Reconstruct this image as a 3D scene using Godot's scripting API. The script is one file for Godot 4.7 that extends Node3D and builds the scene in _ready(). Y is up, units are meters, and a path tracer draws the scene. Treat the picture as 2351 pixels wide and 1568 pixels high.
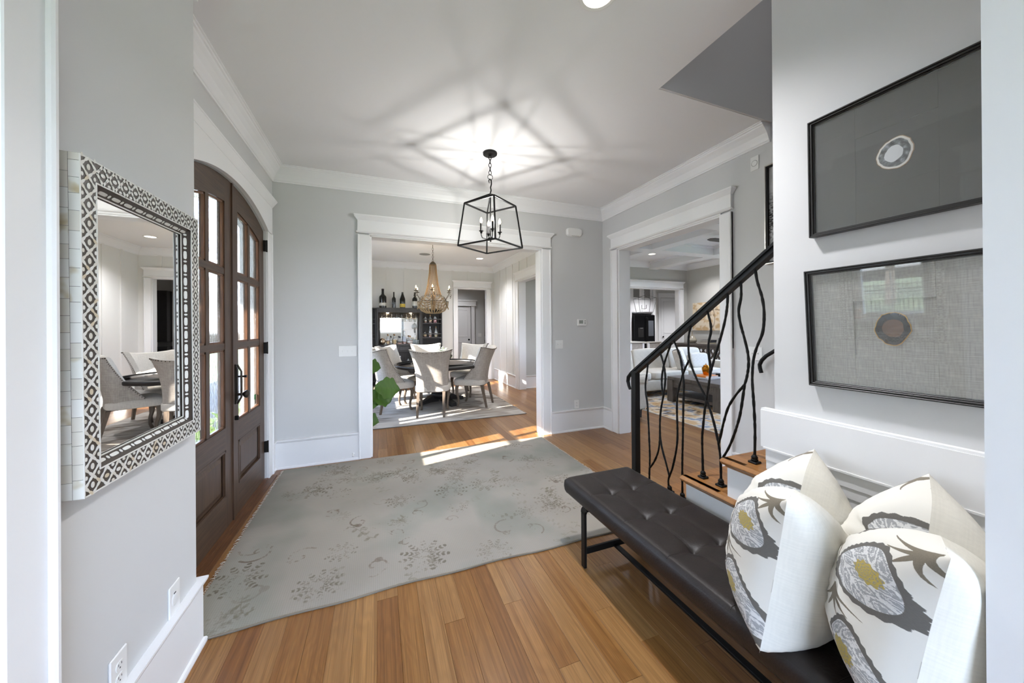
extends Node3D
# Entrance hall of a house, seen from a cased opening. x runs along the dining wall, y is up, and P() takes the
# distance forward (towards the dining wall) as a positive third number.

class MB:
	var v := PackedVector3Array()
	var n := PackedVector3Array()
	var u := PackedVector2Array()
	var ix := PackedInt32Array()
	var tr := Transform3D()
	var us := 1.0            # uv scale, metres to uv
	var uo := Vector2.ZERO   # uv offset

	func tri(a: int, b: int, c: int) -> void:
		var g := (v[b] - v[a]).cross(v[c] - v[a])
		if g.dot(n[a] + n[b] + n[c]) > 0.0:
			ix.append_array(PackedInt32Array([a, c, b]))
		else:
			ix.append_array(PackedInt32Array([a, b, c]))

	func vert(p: Vector3, nn: Vector3, uv := Vector2.ZERO) -> int:
		v.append(tr * p)
		n.append((tr.basis * nn).normalized())
		u.append(uv * us + uo)
		return v.size() - 1

	# flat convex polygon, normal pointing away from the point "inside"
	func poly(pts: Array, inside: Vector3) -> void:
		var nn: Vector3 = Vector3.ZERO
		for i in range(1, pts.size() - 1):
			nn += (pts[i] - pts[0]).cross(pts[i + 1] - pts[0])
		if nn.length() < 1e-14:
			return
		nn = nn.normalized()
		if nn.dot(pts[0] - inside) < 0.0:
			nn = -nn
		var a := nn.abs()
		var first := v.size()
		for p in pts:
			var uv := Vector2(p.x, p.z)
			if a.x > a.y and a.x > a.z:
				uv = Vector2(p.z, p.y)
			elif a.z > a.y:
				uv = Vector2(p.x, p.y)
			vert(p, nn, uv)
		for i in range(1, pts.size() - 1):
			tri(first, first + i, first + i + 1)

	# box from centre and size with chamfered edges
	func box(c: Vector3, s: Vector3, bev := 0.0) -> void:
		var h := s * 0.5
		var b := minf(bev, minf(h.x, minf(h.y, h.z)) * 0.95)
		if b <= 0.0:
			for ax in 3:
				for sg in [-1.0, 1.0]:
					var q := []
					for k in [[-1, -1], [1, -1], [1, 1], [-1, 1]]:
						var p := Vector3.ZERO
						p[ax] = h[ax] * sg
						p[(ax + 1) % 3] = h[(ax + 1) % 3] * k[0]
						p[(ax + 2) % 3] = h[(ax + 2) % 3] * k[1]
						q.append(c + p)
					poly(q, c)
			return
		var inn := h - Vector3(b, b, b)
		for ax in 3:
			var a1 := (ax + 1) % 3
			var a2 := (ax + 2) % 3
			for sg in [-1.0, 1.0]:
				var q := []
				for k in [[-1, -1], [1, -1], [1, 1], [-1, 1]]:
					var p := Vector3.ZERO
					p[ax] = h[ax] * sg
					p[a1] = inn[a1] * k[0]
					p[a2] = inn[a2] * k[1]
					q.append(c + p)
				poly(q, c)
				for s2 in [-1.0, 1.0]:
					var e := []
					for k in [[0, -1], [0, 1], [1, 1], [1, -1]]:
						var p := Vector3.ZERO
						p[ax] = (h[ax] if k[0] == 0 else inn[ax]) * sg
						p[a1] = (inn[a1] if k[0] == 0 else h[a1]) * s2
						p[a2] = inn[a2] * k[1]
						e.append(c + p)
					poly(e, c)
		for sx in [-1.0, 1.0]:
			for sy in [-1.0, 1.0]:
				for sz in [-1.0, 1.0]:
					poly([c + Vector3(h.x * sx, inn.y * sy, inn.z * sz), c + Vector3(inn.x * sx, h.y * sy, inn.z * sz), c + Vector3(inn.x * sx, inn.y * sy, h.z * sz)], c)

	# smooth surface through a grid of points; rows may close on themselves
	func grid(rows: Array, close_u := false, close_v := false, inside = null, uvs := Vector2.ONE) -> void:
		var nv := rows.size()
		var nu: int = rows[0].size()
		var mid := Vector3.ZERO
		if inside == null:
			for r in rows:
				for p in r:
					mid += p
			mid /= nv * nu
		else:
			mid = inside
		var nn := PackedVector3Array()
		var sum := 0.0
		for j in nv:
			for i in nu:
				var i0 := (i - 1 + nu) % nu if close_u else maxi(i - 1, 0)
				var i1 := (i + 1) % nu if close_u else mini(i + 1, nu - 1)
				var j0 := (j - 1 + nv) % nv if close_v else maxi(j - 1, 0)
				var j1 := (j + 1) % nv if close_v else mini(j + 1, nv - 1)
				var du: Vector3 = rows[j][i1] - rows[j][i0]
				var dv: Vector3 = rows[j1][i] - rows[j0][i]
				if du.length() < 1e-9:
					var jj := j + 1 if j < nv / 2 else j - 1
					du = rows[jj][i1] - rows[jj][i0]
				var k := du.cross(dv)
				k = k.normalized() if k.length() > 1e-14 else Vector3.ZERO
				nn.append(k)
				sum += k.dot(rows[j][i] - mid)
		var sg := 1.0 if sum >= 0.0 else -1.0
		var first := v.size()
		for j in nv:
			for i in nu:
				var k := nn[j * nu + i] * sg
				vert(rows[j][i], k if k != Vector3.ZERO else Vector3.UP, Vector2(float(i) / maxi(nu - 1, 1), float(j) / maxi(nv - 1, 1)) * uvs)
		for j in (nv if close_v else nv - 1):
			for i in (nu if close_u else nu - 1):
				var a := first + j * nu + i
				var b := first + j * nu + (i + 1) % nu
				var c := first + ((j + 1) % nv) * nu + (i + 1) % nu
				var d := first + ((j + 1) % nv) * nu + i
				tri(a, b, c)
				tri(a, c, d)

	# round rod through points; radius one number or one per point; closed ends
	func tube(pts: Array, rad, sides := 8, squash := 1.0, ref := Vector3.ZERO) -> void:
		var rows := []
		var side := Vector3.ZERO
		for i in pts.size():
			var d: Vector3 = (pts[mini(i + 1, pts.size() - 1)] - pts[maxi(i - 1, 0)]).normalized()
			if i == 0:
				var up: Vector3 = ref if ref != Vector3.ZERO else (Vector3.UP if absf(d.y) < 0.9 else Vector3.RIGHT)
				side = d.cross(up).normalized()
			else:
				side = (side - d * side.dot(d)).normalized()
			var other := d.cross(side)
			var r: float = rad if rad is float or rad is int else rad[i]
			var row := []
			for k in sides:
				var t := TAU * k / sides
				row.append(pts[i] + side * cos(t) * r + other * sin(t) * r * squash)
			rows.append(row)
		var mid: Vector3 = pts[0].lerp(pts[1], 0.5)
		var nv := rows.size()
		var first := v.size()
		for j in nv:
			for k in sides:
				vert(rows[j][k], rows[j][k] - pts[j], Vector2(float(k) / sides, float(j)))
		for j in nv - 1:
			for k in sides:
				var a := first + j * sides + k
				var b := first + j * sides + (k + 1) % sides
				tri(a, b, b + sides)
				tri(a, b + sides, a + sides)
		poly(rows[0], pts[0] + (pts[1] - pts[0]) * 0.5)
		poly(rows[nv - 1], pts[nv - 1] + (pts[nv - 2] - pts[nv - 1]) * 0.5)

	# bar of rectangular section between two points
	func bar(a: Vector3, b: Vector3, w: float, h: float, up := Vector3.UP) -> void:
		var d := (b - a).normalized()
		if absf(d.dot(up)) > 0.98:
			up = Vector3.RIGHT
		var s := d.cross(up).normalized()
		var t := s.cross(d)
		var q := []
		for e in [a, b]:
			q.append([e - s * w / 2 - t * h / 2, e + s * w / 2 - t * h / 2, e + s * w / 2 + t * h / 2, e - s * w / 2 + t * h / 2])
		var c := (a + b) / 2
		for i in 4:
			poly([q[0][i], q[0][(i + 1) % 4], q[1][(i + 1) % 4], q[1][i]], c)
		poly(q[0], c)
		poly(q[1], c)

	# turned shape: profile of (radius, height) about the y axis
	func lathe(prof: Array, sides := 24, at := Vector3.ZERO, sharp := false) -> void:
		if sharp:
			for k in prof.size() - 1:
				lathe([prof[k], prof[k + 1]], sides, at)
			return
		var rows := []
		for p in prof:
			var row := []
			for k in sides:
				var t := TAU * k / sides
				row.append(at + Vector3(p.x * cos(t), p.y, p.x * sin(t)))
			rows.append(row)
		var lo := 1e9
		var hi := -1e9
		for p in prof:
			lo = minf(lo, p.y)
			hi = maxf(hi, p.y)
		if hi - lo < 1e-6:
			poly_ring(rows, at)
		else:
			grid(rows, true, false, at + Vector3(0, (lo + hi) / 2, 0))

	func poly_ring(rows: Array, at: Vector3) -> void:
		for k in rows[0].size():
			var k1: int = (k + 1) % rows[0].size()
			poly([rows[0][k], rows[0][k1], rows[1][k1], rows[1][k]], at - Vector3.UP * 10.0)

	func ball(c: Vector3, r: Vector3, nu := 12, nv := 8) -> void:
		var rows := []
		for j in nv + 1:
			var f := PI * j / nv
			var row := []
			for i in nu:
				var t := TAU * i / nu
				row.append(c + Vector3(r.x * sin(f) * cos(t), -r.y * cos(f), r.z * sin(f) * sin(t)))
			rows.append(row)
		grid(rows, true, false, c)

	# profile (out, up) run from a to b; m0, m1 mitre each end by that multiple of "out"
	func run(prof: Array, a: Vector3, b: Vector3, out: Vector3, m0 := 0.0, m1 := 0.0) -> void:
		var d := (b - a).normalized()
		var q0 := []
		var q1 := []
		var c := Vector2.ZERO
		for p in prof:
			c += p / prof.size()
			q0.append(a + out * p.x + Vector3.UP * p.y + d * m0 * p.x)
			q1.append(b + out * p.x + Vector3.UP * p.y + d * m1 * p.x)
		var cc := (a + b) / 2 + out * c.x + Vector3.UP * c.y
		var np := prof.size()
		for i in np:
			var j := (i + 1) % np
			var e: Vector2 = prof[j] - prof[i]
			var nrm: Vector3 = (out * e.y - Vector3.UP * e.x).normalized()
			var pts := [q0[i], q0[j], q1[j], q1[i]]
			# area sign of the profile tells which side is out
			poly(pts, pts[0] - nrm * (1.0 if area2(prof) > 0 else -1.0))
		for q in [q0, q1]:
			var tp := PackedVector2Array(prof)
			var t := Geometry2D.triangulate_polygon(tp)
			for i in range(0, t.size(), 3):
				poly([q[t[i]], q[t[i + 1]], q[t[i + 2]]], cc)

	func area2(p: Array) -> float:
		var s := 0.0
		for i in p.size():
			var j := (i + 1) % p.size()
			s += p[i].x * p[j].y - p[j].x * p[i].y
		return s

	# flat outline (2D) given thickness: ex, ey span the plane, ez is the thickness direction
	func slab(outline: PackedVector2Array, o: Vector3, ex: Vector3, ey: Vector3, ez: Vector3, uv_scale := 1.0) -> void:
		var t := Geometry2D.triangulate_polygon(outline)
		var c := Vector2.ZERO
		for p in outline:
			c += p / outline.size()
		var cc := o + ex * c.x + ey * c.y + ez * 0.5
		for f in [0.0, 1.0]:
			var first := v.size()
			var nn := (ez if f > 0.5 else -ez).normalized()
			for p in outline:
				vert(o + ex * p.x + ey * p.y + ez * f, nn, p * uv_scale)
			for i in range(0, t.size(), 3):
				tri(first + t[i], first + t[i + 1], first + t[i + 2])
		var cw := Geometry2D.is_polygon_clockwise(outline)
		for i in outline.size():
			var j := (i + 1) % outline.size()
			var e := outline[j] - outline[i]
			var q := [o + ex * outline[i].x + ey * outline[i].y, o + ex * outline[j].x + ey * outline[j].y]
			var nrm := (ex * e.y - ey * e.x) * (-1.0 if cw else 1.0)
			poly([q[0], q[1], q[1] + ez, q[0] + ez], q[0] - nrm)

	func mesh() -> ArrayMesh:
		var a := []
		a.resize(Mesh.ARRAY_MAX)
		a[Mesh.ARRAY_VERTEX] = v
		a[Mesh.ARRAY_NORMAL] = n
		a[Mesh.ARRAY_TEX_UV] = u
		a[Mesh.ARRAY_INDEX] = ix
		var m := ArrayMesh.new()
		m.add_surface_from_arrays(Mesh.PRIMITIVE_TRIANGLES, a)
		return m

var M := {}
var rng := RandomNumberGenerator.new()
var used := {}

func P(x: float, y: float, f: float) -> Vector3:
	return Vector3(x, y, -f)

func numbered(called: String) -> String:
	var k: int = used.get(called, 0)
	used[called] = k + 1
	return called if k == 0 else "%s_%03d" % [called, k]

func thing(called: String, label: String, category: String, at := Vector3.ZERO, turn := 0.0, group := "") -> Node3D:
	var o := Node3D.new()
	o.name = numbered(called)
	add_child(o)
	o.position = at
	o.rotation.y = turn
	tag(o, label, category, group)
	return o

func tag(o: Node, label: String, category := "", group := "") -> Node:
	o.set_meta("label", label)
	if category:
		o.set_meta("category", category)
	if group:
		o.set_meta("group", group)
	return o

func put(called: String, mb, m: Material, parent: Node = null) -> MeshInstance3D:
	var o := MeshInstance3D.new()
	o.mesh = mb.mesh() if mb is MB else mb
	o.material_override = m
	if parent:
		o.name = called
		parent.add_child(o, true)
	else:
		o.name = numbered(called)
		add_child(o)
	return o

func struct(called: String, mb, m: Material) -> MeshInstance3D:
	var o := put(called, mb, m)
	o.set_meta("kind", "structure")
	return o

func dup(o: Node3D, at: Vector3, turn: float, label := "") -> Node3D:
	var c: Node3D = o.duplicate()
	c.name = numbered(String(o.name).rstrip("0123456789").trim_suffix("_"))
	add_child(c)
	c.position = at
	c.rotation.y = turn
	if label:
		c.set_meta("label", label)
	return c

func mat(called: String, c: Color, rough := 0.6, metal := 0.0, spec := 0.5) -> StandardMaterial3D:
	var m := StandardMaterial3D.new()
	m.resource_name = called
	m.albedo_color = c
	m.roughness = rough
	m.metallic = metal
	m.metallic_specular = spec
	M[called] = m
	return m

func rgb8(r: int, g: int, b: int) -> Color:
	return Color(r / 255.0, g / 255.0, b / 255.0)

# grey noise picture w x h made from a coarser one, so that its grain may be stretched
func noise_bytes(sd: int, freq: float, w: int, h: int, sw: int, sh: int, oct := 3, kind := FastNoiseLite.TYPE_SIMPLEX_SMOOTH) -> PackedByteArray:
	var f := FastNoiseLite.new()
	f.seed = sd
	f.noise_type = kind
	f.frequency = freq
	f.fractal_octaves = oct
	var im := f.get_seamless_image(sw, sh)
	im.convert(Image.FORMAT_L8)
	if sw != w or sh != h:
		im.resize(w, h, Image.INTERPOLATE_BILINEAR)
	return im.get_data()

func tex_of(w: int, h: int, data: PackedByteArray) -> ImageTexture:
	return ImageTexture.create_from_image(Image.create_from_data(w, h, false, Image.FORMAT_RGB8, data))

func grey_tex(w: int, h: int, data: PackedByteArray) -> ImageTexture:
	return ImageTexture.create_from_image(Image.create_from_data(w, h, false, Image.FORMAT_L8, data))

# ---------------------------------------------------------------- materials
func oak_texture() -> ImageTexture:
	var w := 512
	var h := 1024
	var a := noise_bytes(3, 0.035, w, h, 512, 32, 4)
	var b := noise_bytes(8, 0.16, w, h, 512, 24, 2)
	var c := noise_bytes(5, 0.02, w, h, 128, 128, 3)
	var e := noise_bytes(11, 0.09, w, h, 256, 128, 2)
	var d := PackedByteArray()
	d.resize(w * h * 3)
	for i in w * h:
		var x := float(i % w)
		var y := float(i / w)
		var g := a[i] / 255.0
		var rings := 0.5 + 0.5 * sin(x * 0.19 + c[i] * 0.11 + sin(y * TAU / h) * 3.0)
		var pore := clampf((b[i] / 255.0 - 0.52) * 4.0, 0.0, 1.0)
		var fleck := clampf((e[i] / 255.0 - 0.66) * 5.0, 0.0, 1.0)
		var k := 0.80 + 0.16 * g + 0.06 * rings - 0.15 * pore * (0.4 + 0.6 * rings) + 0.05 * fleck
		d[i * 3] = int(clampf(255.0 * k * 1.0, 0, 255))
		d[i * 3 + 1] = int(clampf(255.0 * k * (0.96 + 0.05 * g), 0, 255))
		d[i * 3 + 2] = int(clampf(255.0 * k * (0.90 + 0.10 * g), 0, 255))
	return tex_of(w, h, d)

func streak_texture(sd: int, lo: float, hi: float, across: bool, freq := 0.06) -> ImageTexture:
	var w := 512
	var h := 512
	var a := noise_bytes(sd, freq, w, h, 24 if across else 512, 512 if across else 24, 4)
	var c := noise_bytes(sd + 1, 0.02, w, h, 128, 128, 3)
	var d := PackedByteArray()
	d.resize(w * h * 3)
	for i in w * h:
		var k := lo + (hi - lo) * (a[i] / 255.0 * 0.75 + c[i] / 255.0 * 0.25)
		var q := int(clampf(k * 255.0, 0, 255))
		d[i * 3] = q
		d[i * 3 + 1] = q
		d[i * 3 + 2] = q
	return tex_of(w, h, d)

func weave_texture(sd: int, lo: float, hi: float, cells := 64) -> ImageTexture:
	var w := 256
	var a := noise_bytes(sd, 0.05, w, w, 256, 16, 2)
	var b := noise_bytes(sd + 4, 0.05, w, w, 16, 256, 2)
	var d := PackedByteArray()
	d.resize(w * w * 3)
	for i in w * w:
		var x := i % w
		var y := i / w
		var over := (x * cells / w + y * cells / w) % 2 == 0
		var k := lo + (hi - lo) * ((a[i] if over else b[i]) / 255.0) + (0.02 if over else -0.02)
		var q := int(clampf(k * 255.0, 0, 255))
		d[i * 3] = q
		d[i * 3 + 1] = q
		d[i * 3 + 2] = q
	return tex_of(w, w, d)

func skin(m: StandardMaterial3D, t: Texture2D, sc: Vector3, tri := true) -> StandardMaterial3D:
	m.albedo_texture = t
	m.uv1_triplanar = tri
	m.uv1_scale = sc
	return m

func bump(m: StandardMaterial3D, t: Texture2D, cm: float) -> StandardMaterial3D:
	m.heightmap_enabled = true
	m.heightmap_texture = t
	m.heightmap_scale = cm
	return m

func materials() -> void:
	mat("wall_paint", rgb8(212, 212, 211), 0.85, 0.0, 0.3)
	mat("living_paint", rgb8(196, 194, 188), 0.85, 0.0, 0.3)
	mat("ceiling_paint", rgb8(238, 238, 238), 0.95, 0.0, 0.2)
	mat("trim_paint", rgb8(240, 240, 240), 0.42)
	mat("board_paint", rgb8(228, 227, 223), 0.5)
	mat("dark_paint", rgb8(150, 149, 146), 0.9, 0.0, 0.2)
	var oak := oak_texture()
	var tones := [rgb8(158, 112, 66), rgb8(148, 102, 56), rgb8(168, 124, 76), rgb8(138, 92, 49), rgb8(160, 117, 72), rgb8(152, 106, 58)]
	for k in tones.size():
		var m := mat("oak_%d" % k, tones[k], 0.30, 0.0, 0.5)
		m.albedo_texture = oak
		bump(m, oak, 0.03)
	var st := skin(mat("oak_tread", rgb8(166, 116, 66), 0.34), oak, Vector3(2, 2, 0.6))
	st.uv1_offset = Vector3(0.3, 0.1, 0)
	mat("black_iron", rgb8(30, 29, 28), 0.38, 0.75)
	bump(M.black_iron, grey_tex(128, 128, noise_bytes(31, 0.06, 128, 128, 128, 128, 3)), 0.12)
	M.black_iron.uv1_triplanar = true
	M.black_iron.uv1_scale = Vector3(12, 12, 12)
	mat("black_metal", rgb8(26, 26, 26), 0.45, 0.6)
	mat("bronze", rgb8(60, 54, 48), 0.35, 0.8)
	mat("brass", rgb8(170, 140, 90), 0.3, 0.9)
	mat("steel", rgb8(180, 180, 182), 0.25, 0.95)
	mat("black_steel", rgb8(40, 41, 44), 0.16, 0.9)
	var up := streak_texture(21, 0.62, 1.0, false)
	var lv := streak_texture(22, 0.62, 1.0, true)
	bump(skin(mat("door_wood", rgb8(98, 74, 56), 0.42), up, Vector3(1.6, 1.6, 1.6)), up, 0.04)
	bump(skin(mat("door_wood_level", rgb8(98, 74, 56), 0.42), lv, Vector3(1.6, 1.6, 1.6)), lv, 0.04)
	skin(mat("bead_wood", rgb8(128, 84, 50), 0.4), up, Vector3(2.5, 2.5, 2.5))
	skin(mat("grey_wood", rgb8(112, 104, 98), 0.6), lv, Vector3(2.2, 2.2, 2.2))
	skin(mat("grey_wood_up", rgb8(112, 104, 98), 0.6), up, Vector3(2.2, 2.2, 2.2))
	skin(mat("leg_wood", rgb8(126, 110, 94), 0.6), up, Vector3(6, 3, 6))
	skin(mat("table_wood", rgb8(122, 108, 96), 0.4), lv, Vector3(1.5, 1.5, 1.5))
	skin(mat("black_wood", rgb8(46, 44, 44), 0.45), lv, Vector3(2, 2, 2))
	skin(mat("cabinet_wood", rgb8(74, 73, 74), 0.5), up, Vector3(2.4, 2.4, 2.4))
	skin(mat("linen", rgb8(220, 214, 204), 0.95, 0.0, 0.2), weave_texture(41, 0.82, 1.0), Vector3(9, 9, 9))
	skin(mat("linen_back", rgb8(196, 188, 178), 0.95, 0.0, 0.2), weave_texture(43, 0.72, 1.0), Vector3(7, 7, 7))
	skin(mat("sofa_cloth", rgb8(214, 208, 196), 0.95, 0.0, 0.2), weave_texture(47, 0.85, 1.0), Vector3(7, 7, 7))
	M.linen.rim_enabled = true
	M.linen.rim = 0.25
	mat("plastic_white", rgb8(236, 236, 234), 0.35)
	mat("dark_gap", rgb8(28, 27, 26), 0.8)
	var gl := mat("clear_glass", Color(0.96, 0.98, 0.97, 0.06), 0.02)
	gl.transparency = BaseMaterial3D.TRANSPARENCY_ALPHA
	mat("mirror_silver", rgb8(246, 247, 247), 0.01, 1.0)
	mat("grass", rgb8(120, 128, 92), 1.0, 0.0, 0.1)
	mat("concrete", rgb8(196, 192, 186), 0.9)
	mat("bark", rgb8(120, 108, 96), 0.95)
	mat("leaf_green", rgb8(120, 142, 66), 0.6)
	M.leaf_green.backlight_enabled = true
	M.leaf_green.backlight = Color(0.35, 0.45, 0.12)

# ---------------------------------------------------------------- structure
func hexa(mb: MB, lo: Rect2, hi: Rect2, y0: float, y1: float) -> void:
	var a := []
	for e in [[lo, y0], [hi, y1]]:
		var r: Rect2 = e[0]
		a.append([Vector3(r.position.x, e[1], r.position.y), Vector3(r.end.x, e[1], r.position.y), Vector3(r.end.x, e[1], r.end.y), Vector3(r.position.x, e[1], r.end.y)])
	var c := Vector3(lo.get_center().x, (y0 + y1) / 2, lo.get_center().y)
	for i in 4:
		mb.poly([a[0][i], a[0][(i + 1) % 4], a[1][(i + 1) % 4], a[1][i]], c)
	mb.poly(a[0], c)
	mb.poly(a[1], c)

# cased opening: o = floor point at the opening's left edge on the wall face, ex along the wall, out away from it
func casing(o: Vector3, ex: Vector3, out: Vector3, w: float, top: float, depth: float, cw := 0.125, thick := 0.024) -> MeshInstance3D:
	var mb := MB.new()
	mb.tr = Transform3D(Basis(ex, Vector3.UP, out), o)
	for s in [0, 1]:
		var cx := -cw / 2 if s == 0 else w + cw / 2
		var ox := -cw + 0.009 if s == 0 else w + cw - 0.009
		mb.box(Vector3(cx, top / 2, thick / 2), Vector3(cw, top, thick), 0.003)
		mb.box(Vector3(ox, top / 2, thick * 0.75), Vector3(0.018, top, thick * 1.5), 0.005)
		if depth > 0.0:
			mb.box(Vector3(0.007 if s == 0 else w - 0.007, (top - 0.0005) / 2, -depth / 2 + 0.002), Vector3(0.018, top - 0.0005, depth - 0.004), 0.002)
	if depth > 0.0:
		mb.box(Vector3(w / 2, top - 0.006, -depth / 2 + 0.002), Vector3(w - 0.004, 0.016, depth - 0.004), 0.002)
	mb.box(Vector3(w / 2, top + 0.008, thick / 2 - 0.004), Vector3(w + 0.02, 0.016, thick - 0.01))
	mb.box(Vector3(w / 2, top + 0.026, 0.022), Vector3(w + 2 * cw + 0.03, 0.022, 0.044), 0.009)
	mb.box(Vector3(w / 2, top + 0.097, 0.015), Vector3(w + 2 * cw, 0.122, 0.03), 0.002)
	hexa(mb, Rect2(-cw, 0, w + 2 * cw, 0.032), Rect2(-cw - 0.03, 0, w + 2 * cw + 0.06, 0.062), top + 0.155, top + 0.192)
	mb.box(Vector3(w / 2, top + 0.201, 0.033), Vector3(w + 2 * cw + 0.07, 0.018, 0.066), 0.004)
	return struct("trim", mb, M.trim_paint)

const BASE := [Vector2(0, 0), Vector2(0.030, 0), Vector2(0.030, 0.010), Vector2(0.026, 0.020), Vector2(0.018, 0.024), Vector2(0.018, 0.262), Vector2(0.024, 0.266), Vector2(0.030, 0.276), Vector2(0.033, 0.284), Vector2(0.033, 0.292), Vector2(0.0, 0.292)]
const CROWN := [Vector2(0, -0.148), Vector2(0.012, -0.148), Vector2(0.014, -0.136), Vector2(0.020, -0.132), Vector2(0.028, -0.112), Vector2(0.045, -0.078), Vector2(0.068, -0.050), Vector2(0.086, -0.032), Vector2(0.090, -0.024), Vector2(0.100, -0.020), Vector2(0.102, -0.010), Vector2(0.112, -0.008), Vector2(0.112, 0.0), Vector2(0, 0)]

func moulding(called: String, prof: Array, a: Vector3, b: Vector3, out: Vector3, m0 := 0.0, m1 := 0.0) -> MeshInstance3D:
	var mb := MB.new()
	mb.run(prof, a, b, out, m0, m1)
	return struct(called, mb, M.trim_paint)

func boxes(list: Array) -> MB:
	var mb := MB.new()
	for e in list:   # x0,x1, y0,y1, f0,f1
		mb.box(P((e[0] + e[1]) / 2.0, (e[2] + e[3]) / 2.0, (e[4] + e[5]) / 2.0), Vector3(e[1] - e[0], e[3] - e[2], e[5] - e[4]))
	return mb

func planks() -> void:
	var base := struct("floor", boxes([[-4.2, 12.2, -0.12, -0.018, -3.2, 15.2]]), M.dark_gap)
	var w := 0.101
	var near := []
	var rest := []
	var row := 0
	var x := -1.23
	while x < 9.0:
		var f := -3.0 - rng.randf() * 1.2
		var far := 10.2 if x < 3.1 else 8.4
		while f < far:
			var l := 0.75 + rng.randf() * 1.35
			var a := maxf(f, -2.9)
			var b := minf(f + l, far)
			f += l
			if b - a < 0.12:
				continue
			var seen := b > 0.4 and a < 9.2
			if x > 2.96:
				seen = seen and a > 1.6 and b < 7.6
			var rugged := x > -0.9 and x < 1.35 and a > 1.5 and b < 4.05 or x > 0.05 and x < 2.1 and a > 5.3 and b < 8.2
			var score := Vector2(x + w / 2 - 0.8, (a + b) / 2 - 0.5).length() + (100.0 if not seen or rugged else 0.0)
			near.append([score, x, a, b, rng.randf(), rng.randf(), rng.randi() % 6])
		x += w
	near.sort_custom(func(p, q): return p[0] < q[0])
	var more := []
	for k in 6:
		more.append(MB.new())
	for k in near.size():
		var e: Array = near[k]
		var mb: MB = MB.new() if k < 298 else more[e[6]]
		mb.us = 1.0
		mb.uo = Vector2.ZERO
		var c := P(e[1] + w / 2, -0.009, (e[2] + e[3]) / 2)
		var s := Vector3(w - 0.0006, 0.018, e[3] - e[2] - 0.0006)
		var first := mb.v.size()
		mb.box(c, s, 0.0009 if k < 298 else 0.0)
		for i in range(first, mb.v.size()):
			var p := mb.v[i]
			mb.u[i] = Vector2((p.x - e[1]) * 1.9 + e[4], (p.z + e[2]) * 0.42 + e[5])
		if k < 298:
			put("plank", mb, M["oak_%d" % e[6]], base)
	for k in 6:
		var o := put("far_planks", more[k], M["oak_%d" % k], base)
		o.set_meta("kind", "stuff")

func arch_y(f: float) -> float:
	var d := f - 3.131
	return 2.497 - (1.885 - sqrt(1.885 * 1.885 - d * d))

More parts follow.
